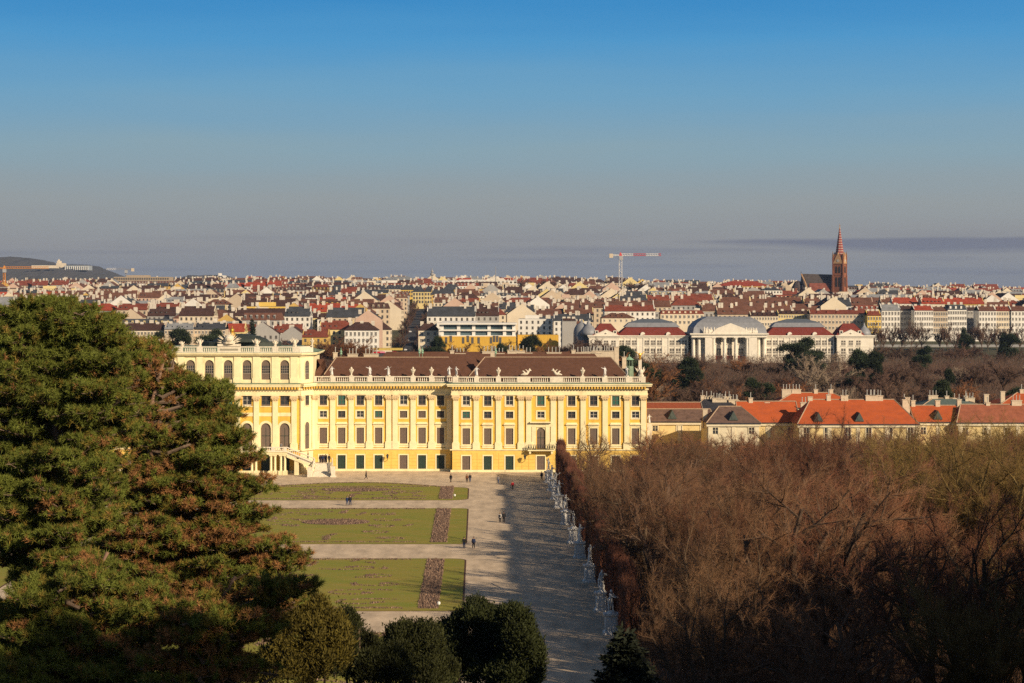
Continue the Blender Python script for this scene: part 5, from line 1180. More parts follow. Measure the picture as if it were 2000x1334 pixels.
# the avenue with its parked cars
RD = mat('asphalt', (.045,.047,.052), .9, .15, .1)
b = MB(); L1 = []
for Y in [1020, 1100, 1180, 1240, 1300, 1370, 1450, 1550, 1700, 1850, 2000, 2060]:
    c = street_x(max(Y, 1180)); z = T(c, Y)+.35; L1.append((c, Y, z))
for p, q_ in zip(L1, L1[1:]): b.poly([(p[0]-7,p[1],p[2]),(p[0]+7,p[1],p[2]),(q_[0]+7,q_[1],q_[2]),(q_[0]-7,q_[1],q_[2])])
struct(b.obj('avenue', RD))
carb = MB(); carb.box(-.9,.9,-2.1,2.1,.35,.95); carb.frustum(0,.2,.95,1.5,.85,1.3,.7,.85)
cars = [mat('car_'+n, c, .3, .02, 1, spec=.6) for n, c in (('white',(.7,.7,.7)),('blue',(.15,.25,.4)),('grey',(.3,.3,.32)),('red',(.4,.03,.03)))]
wh = MB()
for sx in (-.9, .9):
    for sy in (-1.3, 1.3): wh.tube([(sx-.1, sy, .33), (sx+.1, sy, .33)], .33, 8)
whm = wh.tomesh('wheels', DARK); gl = MB(); gl.frustum(0,.2,1.0,1.4,.87,1.32,.78,1.02); glm = gl.tomesh('glass', GLASS)
for k, Y in enumerate((1195,1215,1240,1262,1290,1330,1375,1420,1480)):
    s = 1 if k % 2 else -1; c = street_x(Y)+s*3; nm = ['white','blue','grey','red'][k % 4]
    t = root('parked_car', '%s car on the avenue, %s from its near end' % (nm, ordn(k+1)), 'car', (c, Y, T(c, Y)+.42), R(1), 'cars on the avenue')
    link('body', carb.tomesh('body', cars[k % 4]), t); link('wheels', whm, t); link('windows', glm, t)

# ------------------------------------------------------------------ church
BRK = mat('church_brick', (.26,.095,.045), .9, .12, .2); BRK2 = mat('sandstone_trim', (.50,.30,.15), .9, .12, .3); CRF = mat('church_slate', (.075,.06,.055), .9, .2, .3); CRR = mat('church_red_slate', (.22,.07,.045), .9, .2, .3)  # gables, coping and finial cross take a paler sandstone than the brick
Yc = 2600; kx = Yc/F; cxp = 1640; ch = root('church', 'brick gothic church with striped red spire and dark nave roof', 'church', (sX(cxp,Yc), Yc, 0), 0)
def hz_(py): return sZ(py, Yc)
# the tower is turned so that one face catches the sun
tw = link('tower', None, ch, (0,0,0), R(-28)); 
hwT = 6.4
b = MB(); b.box(-hwT, hwT, -hwT, hwT, 10, hz_(497))
for sx in (-1,1):
    for sy in (-1,1): b.frustum(sx*hwT, sy*hwT, 10, hz_(538), 1.8, 1.8, .9, .9); b.box(sx*hwT-.7, sx*hwT+.7, sy*hwT-.7, sy*hwT+.7, hz_(538), hz_(500))
for z in (hz_(537), hz_(516)): b.box(-hwT-.25, hwT+.25, -hwT-.25, hwT+.25, z-.4, z+.3)
tm = b.tomesh('tower', BRK); bpy.data.objects.remove(tw); tw = link('tower', tm, ch, (0,0,0), R(-28))
for nm, m_, fn in (('window', DARK, 0), ('clock_face', mat('clock_pale',(.5,.45,.38)), 1)):
    for a in range(4):
        if fn == 0:
            for dx in (-1.9, 1.9):
                for (za, zb) in ((hz_(533), hz_(520)), (hz_(560), hz_(541))):
                    w = MB(); hw_ = 1.0; w.prism([(dx-hw_,za),(dx+hw_,za),(dx+hw_,zb-1.5),(dx,zb),(dx-hw_,zb-1.5)], -hwT-.32, -hwT-.0); w.obj('window', m_, tw).rotation_euler = (0,0,a*math.pi/2)
        else:
            w = MB(); w.prism([(1.7*math.cos(R(t_)), hz_(509)+1.7*math.sin(R(t_))) for t_ in range(0,360,30)], -hwT-.75, -hwT-.1); w.obj('clock_face', m_, tw).rotation_euler = (0,0,a*math.pi/2)
gb = MB()
for a in range(4):
    g_ = MB(); g_.prism([(-hwT+.3, hz_(515)), (hwT-.3, hz_(515)), (0, hz_(493))], -hwT-.5, -hwT+1.2); c_, s_ = math.cos(a*math.pi/2), math.sin(a*math.pi/2)
    gb.mesh([(x*c_-y*s_, x*s_+y*c_, z) for x, y, z in g_.v], g_.f)
    for p_ in (-1, 1):
        x, y = p_*hwT, -hwT; X_, Y_ = x*c_-y*s_, x*s_+y*c_
        gb.lathe(X_, Y_, [(.9,hz_(503)),(.8,hz_(497)),(.05,hz_(490))], 6)
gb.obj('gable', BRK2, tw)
def stripe_mat():
    m = bpy.data.materials.new('striped_spire'); m.use_nodes = True; t = m.node_tree; b = t.nodes['Principled BSDF']; b.inputs['Roughness'].default_value = .8
    tc = t.nodes.new('ShaderNodeTexCoord'); s = t.nodes.new('ShaderNodeSeparateXYZ'); t.links.new(tc.outputs['Object'], s.inputs[0]); mm = t.nodes.new('ShaderNodeMath'); mm.operation = 'SINE'
    mu = t.nodes.new('ShaderNodeMath'); mu.operation = 'MULTIPLY'; mu.inputs[1].default_value = 2.1; t.links.new(s.outputs['Z'], mu.inputs[0]); t.links.new(mu.outputs[0], mm.inputs[0])
    r = t.nodes.new('ShaderNodeMapRange'); r.inputs['From Min'].default_value = .3; r.inputs['From Max'].default_value = .5; t.links.new(mm.outputs[0], r.inputs['Value'])
    mx = t.nodes.new('ShaderNodeMix'); mx.data_type = 'RGBA'; t.links.new(r.outputs[0], mx.inputs[0]); mx.inputs[6].default_value = (.26,.035,.03,1); mx.inputs[7].default_value = (.38,.28,.22,1); t.links.new(mx.outputs[2], b.inputs['Base Color']); return m
b = MB(); b.lathe(0,0,[(5.6,hz_(498)),(5.0,hz_(492)),(.7,hz_(447))],8); b.obj('spire', stripe_mat(), tw)
b = MB(); b.lathe(0,0,[(.8,hz_(448)),(.9,hz_(446)),(.35,hz_(444)),(.2,hz_(437))],6); b.box(-1.1,1.1,-.15,.15,hz_(441),hz_(440.3)); b.obj('finial_cross', BRK2, tw)
# nave to the left, ridge seen side-on and slightly turned
nv = link('nave_wall', None, ch); bpy.data.objects.remove(nv)
def qx(px): return (px-cxp)*kx
b = MB(); b.box(qx(1571), qx(1628), 2, 22, 10, hz_(567)); b.box(qx(1554), qx(1572), 5, 19, 10, hz_(563)); b.prism([(qx(1571),hz_(567)),(qx(1572),hz_(567)),(qx(1572),hz_(536)),(qx(1571),hz_(536))], 11.5, 12.5); b.obj('nave_wall', BRK, ch)
b = MB(); b.mesh([(qx(1568),0,hz_(567)),(qx(1628),0,hz_(567)),(qx(1628),12,hz_(536)),(qx(1568),12,hz_(534.5)),(qx(1568),24,hz_(567)),(qx(1628),24,hz_(567))], [(0,1,2,3),(5,4,3,2),(4,0,3)]); nr_ = b.obj('nave_roof', CRF, ch)
b = MB(); b.mesh([(qx(1580),-2,hz_(569)),(qx(1625),-2,hz_(569)),(qx(1620),4,hz_(553)),(qx(1582),4,hz_(553)),(qx(1580),4,hz_(569)),(qx(1625),4,hz_(569))], [(0,1,2,3),(1,5,2),(0,3,4)]); b.obj('aisle_roof', CRR, ch)
b = MB(); b.lathe(qx(1561), 12, [(8.5,hz_(570)),(7.2,hz_(561)),(3.8,hz_(550)),(.3,hz_(548))], 8); b.obj('apse_roof', CRF, ch)
b = MB(); b.lathe(qx(1567.5), 12, [(.3,hz_(536)),(.2,hz_(530))], 5); b.box(qx(1567.5)-.8,qx(1567.5)+.8,11.9,12.1,hz_(532),hz_(531.4)); b.obj('cross', IRON, ch)
b = MB(); b.prism([(qx(1568)-.4,hz_(567)),(qx(1568)+.6,hz_(567)),(qx(1568)+.6,hz_(548)),(qx(1568)-.4,hz_(548))], 3,4); 
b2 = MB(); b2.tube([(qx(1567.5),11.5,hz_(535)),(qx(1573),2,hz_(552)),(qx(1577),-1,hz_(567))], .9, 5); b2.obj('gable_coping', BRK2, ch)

# ------------------------------------------------------------------ cranes, masts
CRW = mat('crane_white', (.72,.70,.66), .6, .05, 1); CRD = mat('crane_red', (.55,.06,.05), .6, .05, 1); CRO = mat('crane_orange', (.62,.26,.05), .6, .05, 1)
def crane(lab, px, py_top, py_base, Y, jl, jr, jy, w_=1.5, m1=CRW, m2=CRD, tk=.28):
    t = root('tower_crane', lab, 'crane', (sX(px,Y), Y, sZ(py_base,Y)-15)); z0 = 0; z1 = (py_base-jy)*Y/F+15
    b = MB(); h = w_
    for sx in (-1,1):
        for sy in (-1,1): b.beam((sx*h,sy*h,0),(sx*h,sy*h,z1),tk)
    k = int(z1/(2*h)); 
    for i in range(k):
        za, zb = i*z1/k, (i+1)*z1/k; s = 1 if i % 2 else -1
        b.beam((-s*h,-h,za),(s*h,-h,zb),tk*.7); b.beam((h,-s*h,za),(h,s*h,zb),tk*.7)
    b.obj('mast', m1, t)
    b = MB(); xl, xr = (jl-px)*Y/F, (jr-px)*Y/F
    def truss(xa, xb, mb, hh=1.4):
        n_ = max(2, int(abs(xb-xa)/2.6))
        for i in range(n_):
            u0, u1 = xa+(xb-xa)*i/n_, xa+(xb-xa)*(i+1)/n_; m = 1 if (int(i/5) % 2) else 0
            for sy in (-.8,.8): mb.mi = m; mb.beam((u0,sy,z1),(u1,sy,z1),tk)
            mb.beam((u0,0,z1+hh*1.5),(u1,0,z1+hh*1.5),tk); mb.beam((u0,.8,z1),((u0+u1)/2,0,z1+hh*1.5),tk*.7); mb.beam(((u0+u1)/2,0,z1+hh*1.5),(u1,-.8,z1),tk*.7)
    truss(0, xr, b); b.obj('jib', [m1, m2], t)
    b = MB(); truss(0, xl, b, .7); b.obj('counter_jib', [m1, m2], t)
    b = MB(); s = 1 if xl > 0 else -1; b.box(min(xl, xl-s*4), max(xl, xl-s*4), -1.2, 1.2, z1-2.2, z1+2.2); b.obj('counterweight', CHW, t)
    b = MB(); b.box(-1.6,2.6,-2.4,-.9,z1-4.5,z1-.6); b.obj('cab', [mat('crane_cab',(.4,.4,.4))], t)
    if w_ > 1: b = MB(); b.frustum(0,0,z1,z1+3.5,1.6,1.2,.5,.4); b.obj('tower_head', m2, t)
crane('tall white and red tower crane standing against the sky right of the middle', 1212, 494, 552, 2300, 1190, 1291, 499.5, 1.5)
crane('orange tower crane at the left edge before the wooded hill', 8.5, 521, 548, 2500, -12, 95, 524.5, 1.1, CRO, CRO, .3)
crane('small pale crane between the hill and the brown office block', 246, 526, 545, 3000, 262, 208, 527, .8, mat('crane_grey',(.3,.31,.33)), CRW, .22)
def mast_(lab, px, py0, py1, Y, r, bulb=False):
    b = MB(); z0, z1 = sZ(py1,Y)-10, sZ(py0,Y); H_ = z1-z0; b.lathe(0,0,[(r,0),(r*.8,H_*.6),(r*.35,H_)],6)
    if bulb:
        b.lathe(0,0,[(r,H_*.62),(r*2.6,H_*.66),(r*2.6,H_*.74),(r,H_*.78)],8); b.lathe(0,0,[(r,H_*.8),(r*2,H_*.82),(r*1.6,H_*.88),(r*.4,H_*.9)],8)
    t = b.obj('antenna_mast', mat('mast_grey',(.35,.34,.33)), None, (sX(px,Y),Y,z0)); tag(t, lab, 'mast')
mast_('slim telecom mast with dishes on the skyline above the avenue', 844, 524, 546, 2600, .9, True)
mast_('pointed antenna on a stepped roof right of the white modern flats', 968, 521, 542, 2400, .5)
mast_('small dark onion-topped turret on the far right skyline', 1790, 563, 572, 2500, 1.2, True)
b = MB(); Y = 2420; b.frustum(0,0,0,3,12,8,9,6); b.frustum(0,0,3,5,5,5,3,3); tag(b.obj('stepped_roof', CHM, None, (sX(968,Y),Y,sZ(548,Y)-.5)), 'stepped pale roof under the pointed antenna right of the flats', 'roof')
# ------------------------------------------------------------------ hills
HL = mat('hill_forest', (.075,.07,.075), .95, .3, .02, col2=(.055,.06,.06), bump=0)
def hill(name, prof, Y, dep):
    rg = random.Random(int(Y)); vs = []; fs = []; P_ = []
    for (a, ya), (c, yc_) in zip(prof, prof[1:]):
        n_ = max(2, int((c-a)/2.0))
        for i in range(n_): t_ = i/n_; P_.append((a+(c-a)*t_, ya+(yc_-ya)*t_ + rg.uniform(-.55,.55)))
    P_.append(prof[-1]); m_ = 9
    for j in range(m_):
        f_ = math.sin(math.pi/2*min(1, j/4)) if j <= 4 else math.cos(math.pi/2*(j-4)/4.5); yy_ = Y + (j-4)*dep/4
        for px, py in P_:
            z = sZ(py, Y); x = sX(px, Y); zz_ = 20 + (z-20)*f_ + (rg.uniform(-5,5) if j not in (4,) else 0); vs.append((x, yy_, zz_))
    n = len(P_)
    for j in range(m_-1):
        for i in range(n-1): fs.append((j*n+i, j*n+i+1, (j+1)*n+i+1, (j+1)*n+i))
    b = MB(); b.mesh(vs, fs); return struct(b.obj(name, HL))
hill('hill', [(-150,520),(-60,506),(0,502.5),(20,501.5),(55,503.5),(80,509),(95,514),(110,517),(150,516.5),(178,518),(195,526),(212,536),(225,547),(240,560)], 7200, 900)
hill('hill', [(330,552),(350,543),(372,538.5),(395,538),(420,537),(440,538),(452,542),(470,546),(500,551)], 6000, 500)
hill('hill', [(-150,548),(0,536),(60,530),(120,529),(170,531),(205,537),(222,549)], 6300, 500)
b = MB(); Y = 7150; 
def hb(a, c, p, q, m): b.box(sX(a,Y), sX(c,Y), Y-20, Y+30, sZ(q,Y), sZ(p,Y), m)
t = root('hill_castle', 'pale hilltop castle with a square tower on the wooded hill at left', 'castle', (0,0,0))
Y = 6760; hb(64,112,518.5,524,0); Y = 6950; hb(112,126,514,524,0); b.obj('wall', WM['cream'], t)
b = MB(); hb(113.5,117,509.5,514.2,0); b.frustum(sX(115.2,Y), Y, sZ(509.5,Y), sZ(505.5,Y), 3.2, 3.2, .3, .3); b.obj('tower', WM['cream'], t)
t = root('hospital_block', 'grey glazed block on the hill right of the castle', 'building', (0,0,0)); Y = 6900; b = MB(); hb(128,177,519,528,0); b.obj('wall', mat('far_glass_wall',(.36,.40,.42)), t)
b = MB()
for k in range(12): hb(130+k*4, 130.8+k*4, 520, 527.5, 0) if False else b.box(sX(129.5+k*4,Y), sX(130.5+k*4,Y), Y-24, Y-20.5, sZ(527.5,Y), sZ(520,Y))
b.obj('fins', WM['white'], t)
t = root('hill_chapel', 'small white building with tower on the second low hill', 'chapel', (0,0,0)); Y = 5900; b = MB(); hb(427,440,538,543.5,0); hb(428,431,533.5,538,0); hb(391,424,539.5,542.5,0); b.obj('wall', WM['white'], t)
# ------------------------------------------------------------------ vegetation
def unit(a): return a/np.maximum(1e-9, np.linalg.norm(a, axis=1, keepdims=True))
def cones(P, D, Ln, Rb):
    """three-sided tapering twigs: arrays of start, direction, length, base radius -> verts, tri faces"""
    n = len(P); D = unit(D); ref = np.where(np.abs(D[:, 2:3]) < .9, np.array([[0,0,1.]]), np.array([[1.,0,0]]))
    A = unit(np.cross(D, ref)); B = np.cross(D, A); V = np.empty((n, 4, 3))
    for k in range(3):
        t = 2*math.pi*k/3; V[:, k] = P + (A*math.cos(t) + B*math.sin(t))*Rb[:, None]
    V[:, 3] = P + D*Ln[:, None]; base = np.arange(n)[:, None]*4
    Fc = np.concatenate([base+np.array([[0,1,3]]), base+np.array([[1,2,3]]), base+np.array([[2,0,3]])]); return V.reshape(-1,3), Fc
def bare_tree(seed, H=20, spread=.5, fork=.28, ntw=11, side=2, rt=.0125, thick=1.5, rise=.35, lim=(5,7), trunks=1):
    rg = random.Random(seed); nr_ = np.random.RandomState(seed); wood = MB(); term = []
    def grow(p, d, Ln, r, lev):
        n_ = 5 if lev < 2 else 3; pts = [p]; rad = [r]; q = p.copy(); dd = d.copy()
        for i in range(n_):
            dd = (dd + Vector((rg.gauss(0,.16), rg.gauss(0,.16), rg.gauss(0,.10)+.06*(1 if lev else 0)))).normalized(); q = q + dd*(Ln/n_); pts.append(q.copy()); rad.append(r*(1-(i+1)/n_*.62))
        wood.tube(pts, rad, 6 if lev < 2 else 4 if lev == 2 else 3)
        if lev >= 1:
            for i in range(1, n_+1): term.append((pts[i-1], pts[i], lev))
        if lev == 3: return
        k = rg.randint(*lim) if lev == 0 else rg.randint(4, 6)
        for j in range(k):
            t_ = (.75 + .25*j/max(1,k-1)) if lev == 0 else .25 + .75*(j+.5)/k
            i = min(n_-1, int(t_*n_)); f_ = t_*n_-i; c = pts[i].lerp(pts[min(n_, i+1)], min(1, f_)); az = j*2.4 + rg.uniform(-.5,.5)
            if lev == 0: nd = Vector((math.cos(az)*spread*rg.uniform(.5,1.3), math.sin(az)*spread*rg.uniform(.5,1.3), 1)).normalized(); ln = (H*(1-fork))*rg.uniform(.55,.8); rr = r*.6
            else:
                perp = dd.orthogonal().normalized(); perp = (Matrix.Rotation(az, 3, dd) @ perp); nd = (d*.75 + perp*rg.uniform(.6,1.0) + Vector((0,0,rise))).normalized(); ln = Ln*rg.uniform(.38,.6); rr = r*(1-t_*.6)*.62
            grow(c, nd, ln, max(.02, rr), lev+1)
    for tk in range(trunks):
        grow(Vector((rg.uniform(-.4,.4)*(trunks-1),rg.uniform(-.4,.4)*(trunks-1),-.3)), Vector((rg.uniform(-.08,.08)*(1+2*(trunks-1)), rg.uniform(-.08,.08)*(1+2*(trunks-1)), 1)).normalized(), H*fork, H*.017*thick, 0)
    A = np.array([t[0][:] for t in term]); B = np.array([t[1][:] for t in term]); n = len(A)
    per = ntw; idx = np.repeat(np.arange(n), per); t_ = nr_.rand(len(idx), 1); P = A[idx]*(1-t_) + B[idx]*t_
    D = unit(B-A)[idx]*.7 + nr_.normal(0, .55, (len(idx), 3)); D[:, 2] += .25; Ln = nr_.uniform(.5, 1.3, len(idx))*H/20*1.0; Rb = np.full(len(idx), rt)
    Ps = [P]; Ds = [D]; Ls = [Ln]; Rs = [Rb]
    for s in range(side):
        u = nr_.uniform(.25,.9,(len(P),1)); P2 = P + unit(D)*Ln[:,None]*u; D2 = unit(D)*.8 + nr_.normal(0,.5,P.shape); Ps.append(P2); Ds.append(D2); Ls.append(Ln*.55); Rs.append(Rb*.75)
    V, Fc = cones(np.concatenate(Ps), np.concatenate(Ds), np.concatenate(Ls), np.concatenate(Rs))
    return wood, V, Fc
BARKS = mat('bark_grey_brown', (.12,.08,.052), .9, .25, 3, bump=.3, objrand=.35); BARKM = mat('mossy_bark', (.20,.14,.05), .9, .3, 2, objrand=.25)
TWR = mat('reddish_twigs', (.25,.105,.055), .9, .2, .15, objrand=.5); TWB = mat('brown_twigs', (.22,.115,.06), .9, .2, .15, objrand=.3); TWY = mat('yellowish_twigs', (.24,.15,.045), .9, .25, .2, objrand=.25)
TWF = mat('far_twigs', (.125,.072,.052), .95, .2, .1, objrand=.35); TWG = mat('pale_grey_twigs', (.33,.25,.18), .9, .15, .2, objrand=.1); TWO = mat('russet_leaves', (.26,.11,.045), .9, .25, .2, objrand=.2)
VAR = []
for s, kw, tw_ in ((11, dict(spread=1.0, fork=.34, rise=.15), TWR), (12, dict(spread=1.25, fork=.36, rise=.1), TWB), (13, dict(spread=.75, fork=.3, lim=(6,8), rise=.2), TWR), (14, dict(spread=1.4, fork=.36, thick=1.9, rise=.12), TWB), (15, dict(spread=.9, fork=.3, trunks=2, rise=.2), TWY), (16, dict(spread=1.0, fork=.3, rise=.3), TWR)):
    wd_, V, Fc = bare_tree(s, 20, **kw); VAR.append((wd_.tomesh('trunk', BARKM if tw_ is TWY else BARKS), tri_mesh('crown', V, Fc, [tw_])))
def put_tree(name, v, loc, H, rz, lab, cat='tree', grp=None, base=20, wide=1.0):
    s = H/base; t = root(name, lab, cat, loc, rz, grp, (s*wide, s*wide, s)); link('trunk', v[0], t); link('crown', v[1], t); return t
frg = random.Random(77); ri = 0; Y = 427.0
big = [(1515, 196, 24.3, 3, 1.15, 'large spreading bare tree with a forked grey trunk in the middle of the woodland'), (1640, 300, 23.6, 5, .8, 'slender bare tree rising highest in front of the big orange roof'), (1482, 330, 20.0, 0, .8, 'bare tree with dark branches rising before the faded roofs left of the big orange roof'), (1945, 232, 25.5, 4, 1.1, 'yellowish bare tree at the right edge rising in front of the faded roof'), (1790, 290, 21.5, 4, .9, 'yellowish mossy bare tree below the dark pointed dormer'), (1235, 300, 17.0, 3, 1.0, 'pale barked bare tree with thick crooked limbs behind the clipped hedge'), (1168, 436, 11.8, 1, .9, 'small bare tree standing right in front of the pavilion at the end of the hedge'), (1700, 214, 22.5, 0, 1.0, 'dark bare tree with leaning trunk right of the large spreading tree'), (1890, 175, 23.5, 5, 1.1, 'dark broad bare tree filling the lower right corner of the woodland'), (1385, 232, 20, 2, 1.0, 'reddish bare tree left of the large spreading tree')]
bigxy = []
for px, Y_, H, v, wd_, lab in big:
    x = sX(px, Y_); bigxy.append((x, Y_)); put_tree('bare_tree', VAR[v], (x, Y_, 0), H, frg.uniform(0,6), lab, grp='bare trees of the woodland', wide=wd_)
while Y > 158:
    x = 20.4 + frg.uniform(-.6,1.0); i = 0; step = 10.5 if Y > 330 else 10.5
    while x < .262*Y + 3:
        i += 1; X_, Y_ = x + frg.uniform(-1.6,1.6), Y + frg.uniform(-2.5,2.5); x += step
        if any(math.hypot(X_-a, Y_-c) < 4.2 for a, c in bigxy): continue
        pxx = HX + X_*F/Y_
        top = 38 - ((865 if pxx < 1270 or Y_ < 330 else 834) + frg.uniform(-14, 40) - 570)*Y_/F - (1.0 if pxx < 1350 else 0)
        if pxx > 1800: top += 1.0
        H = max(8.0, min(22.5, top)*frg.choice((1,1,.9,.8)))*1.06; 
        if Y_ < 240: H = frg.uniform(15, 20)
        v = frg.choice((3,1)) if i == 1 and Y < 330 else frg.choice((0,1,2,3,5)) if pxx < 1750 or frg.random() < .6 else 4
        put_tree('bare_tree', VAR[v], (X_, Y_, 0), H, frg.uniform(0,6), 'leafless %s tree, %s from the hedge in %s woodland row from palace' % (['reddish','brown','slender','spreading','yellowish','many-stemmed'][v], ordn(i), ordn(ri+1)), grp='bare trees of the woodland', wide=(.75 if i == 1 else 1.25 if H < 15 else 1.1))
    Y -= 13; ri += 1
for k in range(15):
    put_tree('bare_tree', VAR[(0,1,5,2)[k % 4]], (34+k*5.4, 437+(k % 2)*3, 0), 10.6+frg.uniform(-.8,1.6), frg.uniform(0,6), 'low bare tree right under the cream walls, %s from the palace end' % ordn(k+1), grp='bare trees of the woodland', wide=1.3)
LEAF = mat('leaf_litter', (.085,.05,.03), .95, .3, .8, bump=.4)
b = MB(); b.box(15.6, 125, 150, 443, -.5, .016); struct(b.obj('woodland_floor', LEAF))
# clipped hornbeam hedge with recesses, built of upright twigs
nrh = np.random.RandomState(3); HL_ = 12.0
def hedge_mesh(seed):
    nr_ = np.random.RandomState(seed); n = 6000; face = nr_.rand(n)
    P = np.empty((n,3)); P[:,1] = nr_.uniform(0, HL_, n); P[:,2] = nr_.uniform(.1, 6.6, n); P[:,0] = np.where(face < .6, nr_.uniform(-.12,.12,n), nr_.uniform(0,1.25,n)); top = face > .72
    P[top,2] = 6.4 + nr_.uniform(-.4,.6,top.sum()); D = nr_.normal(0,.28,(n,3)); D[:,2] += 1; D[:,0] -= .15*(face<.6); Ln = nr_.uniform(.4,1.1,n)
    ends = nr_.rand(n) < .12; P[ends,1] = np.where(nr_.rand(ends.sum()) < .5, 0, HL_); return cones(P, D, Ln, np.full(n, .022))
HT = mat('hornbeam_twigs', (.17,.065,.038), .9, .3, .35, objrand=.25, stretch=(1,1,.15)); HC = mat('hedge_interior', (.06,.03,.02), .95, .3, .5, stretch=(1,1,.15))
hm = [tri_mesh('twigs', *hedge_mesh(k), [HT]) for k in (1,2,3)]
b = MB(); hr = random.Random(8)
for k in range(55):
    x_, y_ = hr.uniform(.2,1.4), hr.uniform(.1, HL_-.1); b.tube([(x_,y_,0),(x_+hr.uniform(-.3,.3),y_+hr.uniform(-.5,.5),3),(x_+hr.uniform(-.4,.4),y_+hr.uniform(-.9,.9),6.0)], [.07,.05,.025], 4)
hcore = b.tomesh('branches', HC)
for k in range(18):
    y0 = 222 + k*11.9
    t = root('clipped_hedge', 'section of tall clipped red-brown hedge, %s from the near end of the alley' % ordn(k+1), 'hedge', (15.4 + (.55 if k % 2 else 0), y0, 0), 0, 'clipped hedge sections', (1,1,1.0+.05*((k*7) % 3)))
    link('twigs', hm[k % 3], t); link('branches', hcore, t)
# ---------------- black pines in the left foreground
def needles(C, A, n_per, nr_, ln=.14, w_=.013, spread=.75):
    n = len(C)*n_per; idx = np.repeat(np.arange(len(C)), n_per); D = unit(A[idx]*.55 + unit(nr_.normal(0,1,(n,3)))*spread); P = C[idx] + A[idx]*nr_.uniform(-.09,.06,(n,1))
    S = unit(np.cross(D, nr_.normal(0,1,(n,3))))*w_; L_ = (ln*nr_.uniform(.75,1.2,(n,1))); V = np.empty((n,3,3)); V[:,0] = P-S*.6; V[:,1] = P+S*.6; V[:,2] = P + D*L_ + S*.1
    return V.reshape(-1,3), np.arange(n*3).reshape(-1,3), idx
NG = mat('pine_needles', (.15,.175,.030), .7, .25, 1.2, spec=.2); NO = mat('olive_needles', (.24,.185,.035), .75, .25, 1.2, spec=.2); NB = mat('dead_rust_needles', (.34,.165,.06), .85, .2, 1.2); PB = mat('pine_bark', (.36,.22,.15), .9, .3, 2.5, bump=.4, col2=(.16,.10,.07), stretch=(1,1,.3)); PT = mat('pine_twigs', (.17,.12,.085), .9, .2, 3)
def pine(name, lab, trunk_px, Y, py_top, py_base, ells, brown, seed, grp):
    """ells: (px,py,dy,rx,rz,ry,brown) lobes in picture pixels turned to metres at the tree's own distance"""
    rg = random.Random(seed); nr_ = np.random.RandomState(seed); k = Y/F; x0 = sX(trunk_px, Y); zb = T(x0, Y)-1; t = root(name, lab, 'tree', (x0, Y, zb), 0, grp); tw = MB()
    ztop = sZ(py_top, Y)-zb; 
    tp = [Vector((rg.uniform(-.12,.12)*i, rg.uniform(-.1,.1)*i, ztop*i/7)) for i in range(8)]; tp[0] = Vector((0,0,0)); tr_ = MB(); tr_.tube(tp, [.36,.33,.30,.27,.22,.16,.10,.05], 10)
    Cs = []; As = []; Bs = []
    for (px, py, dy, rx, rz, ry, br) in ells:
        c = np.array([sX(px,Y)-x0, dy, sZ(py,Y)-zb]); rad = np.array([rx*k, ry, rz*k]); area = (rad[0]*rad[2]+rad[0]*rad[1]+rad[1]*rad[2]); npad = int(12.5*area)+5
        nb = max(4, int(area*5.2))
        for i in range(nb):
            u = nr_.normal(0,1,3); u /= np.linalg.norm(u)
            if u[2] < -.4 and rg.random() < .7: u[2] *= -1
            tip = c + u*rad*rg.uniform(.75,1.12); hd = np.array([u[0], u[1], 0.0]); hd /= max(.2, np.linalg.norm(hd))
            out_ = np.array([tip[0], tip[1], 0.0]); out_ /= max(.3, np.linalg.norm(out_)); hd = hd*.6 + out_*.6; lat = np.array([-hd[1], hd[0], 0]); Lb = rg.uniform(.9, 1.7)
            root_ = tip - hd*Lb - np.array([0,0,rg.uniform(.15,.5)])
            tz = max(.5, min(ztop*.97, root_[2] - rg.uniform(.0,.35)*np.linalg.norm(root_[:2]))); ti = tz/ztop*7; i0 = min(6, int(ti)); s_ = tp[i0].lerp(tp[i0+1], ti-i0); r_ = Vector(root_); e_ = Vector(tip)
            tw.tube([s_, s_.lerp(r_,.5)+Vector((rg.uniform(-.2,.2),rg.uniform(-.2,.2),-.15)), r_, r_.lerp(e_,.5)+Vector((0,0,-.05)), e_], [.075,.06,.045,.028,.01], 5)
            bt = rg.random() < min(.9, br*br*1.1)*brown; npad = rg.randint(6,9)
            for q_ in range(npad):
                f_ = (q_+.6)/npad; sd = (1 if q_ % 2 else -1)*rg.uniform(.1,.62)*(1-abs(f_-.45)*.9)*Lb*.62
                pc = root_ + (tip-root_)*(f_*1.05) + lat*sd + np.array([0,0,rg.uniform(-.05,.16)]); nt_ = rg.randint(10,15); pr = rg.uniform(.24,.36)
                q = unit(nr_.normal(0,1,(nt_,3)))*nr_.uniform(.5,1.0,(nt_,1)); q[:,2] = np.abs(q[:,2])*.6; cc = pc + q*pr; od = hd*.55 + np.array([0,0,.75]); ax = unit(q*.8 + od); Cs.append(cc); As.append(ax)
                pad_b = bt and rg.random() < .8; rn_ = nr_.rand(nt_); m = np.where(rn_ < (.75 if pad_b else .05*min(1, br*2)), 2, np.where(nr_.rand(nt_) < .12 + .25*min(1, br*br), 1, 0)); Bs.append(m)
                tw.tube([Vector(root_ + (tip-root_)*f_*.8), Vector(pc)], [.022,.008], 3)
                for j in range(0, nt_, 3): tw.tube([Vector(pc), Vector(cc[j])], [.011,.006], 3)
    C = np.concatenate(Cs); A = np.concatenate(As); M = np.concatenate(Bs)
    V, Fc, idx = needles(C, A, 34, nr_, .15, .017)
    tr_.obj('trunk', PB, t); tw.obj('branches', PT, t); link('crown', tri_mesh('crown', V, Fc, [NG, NO, NB], M[idx]), t); return len(C)
g_ = 'black pines in the left foreground'
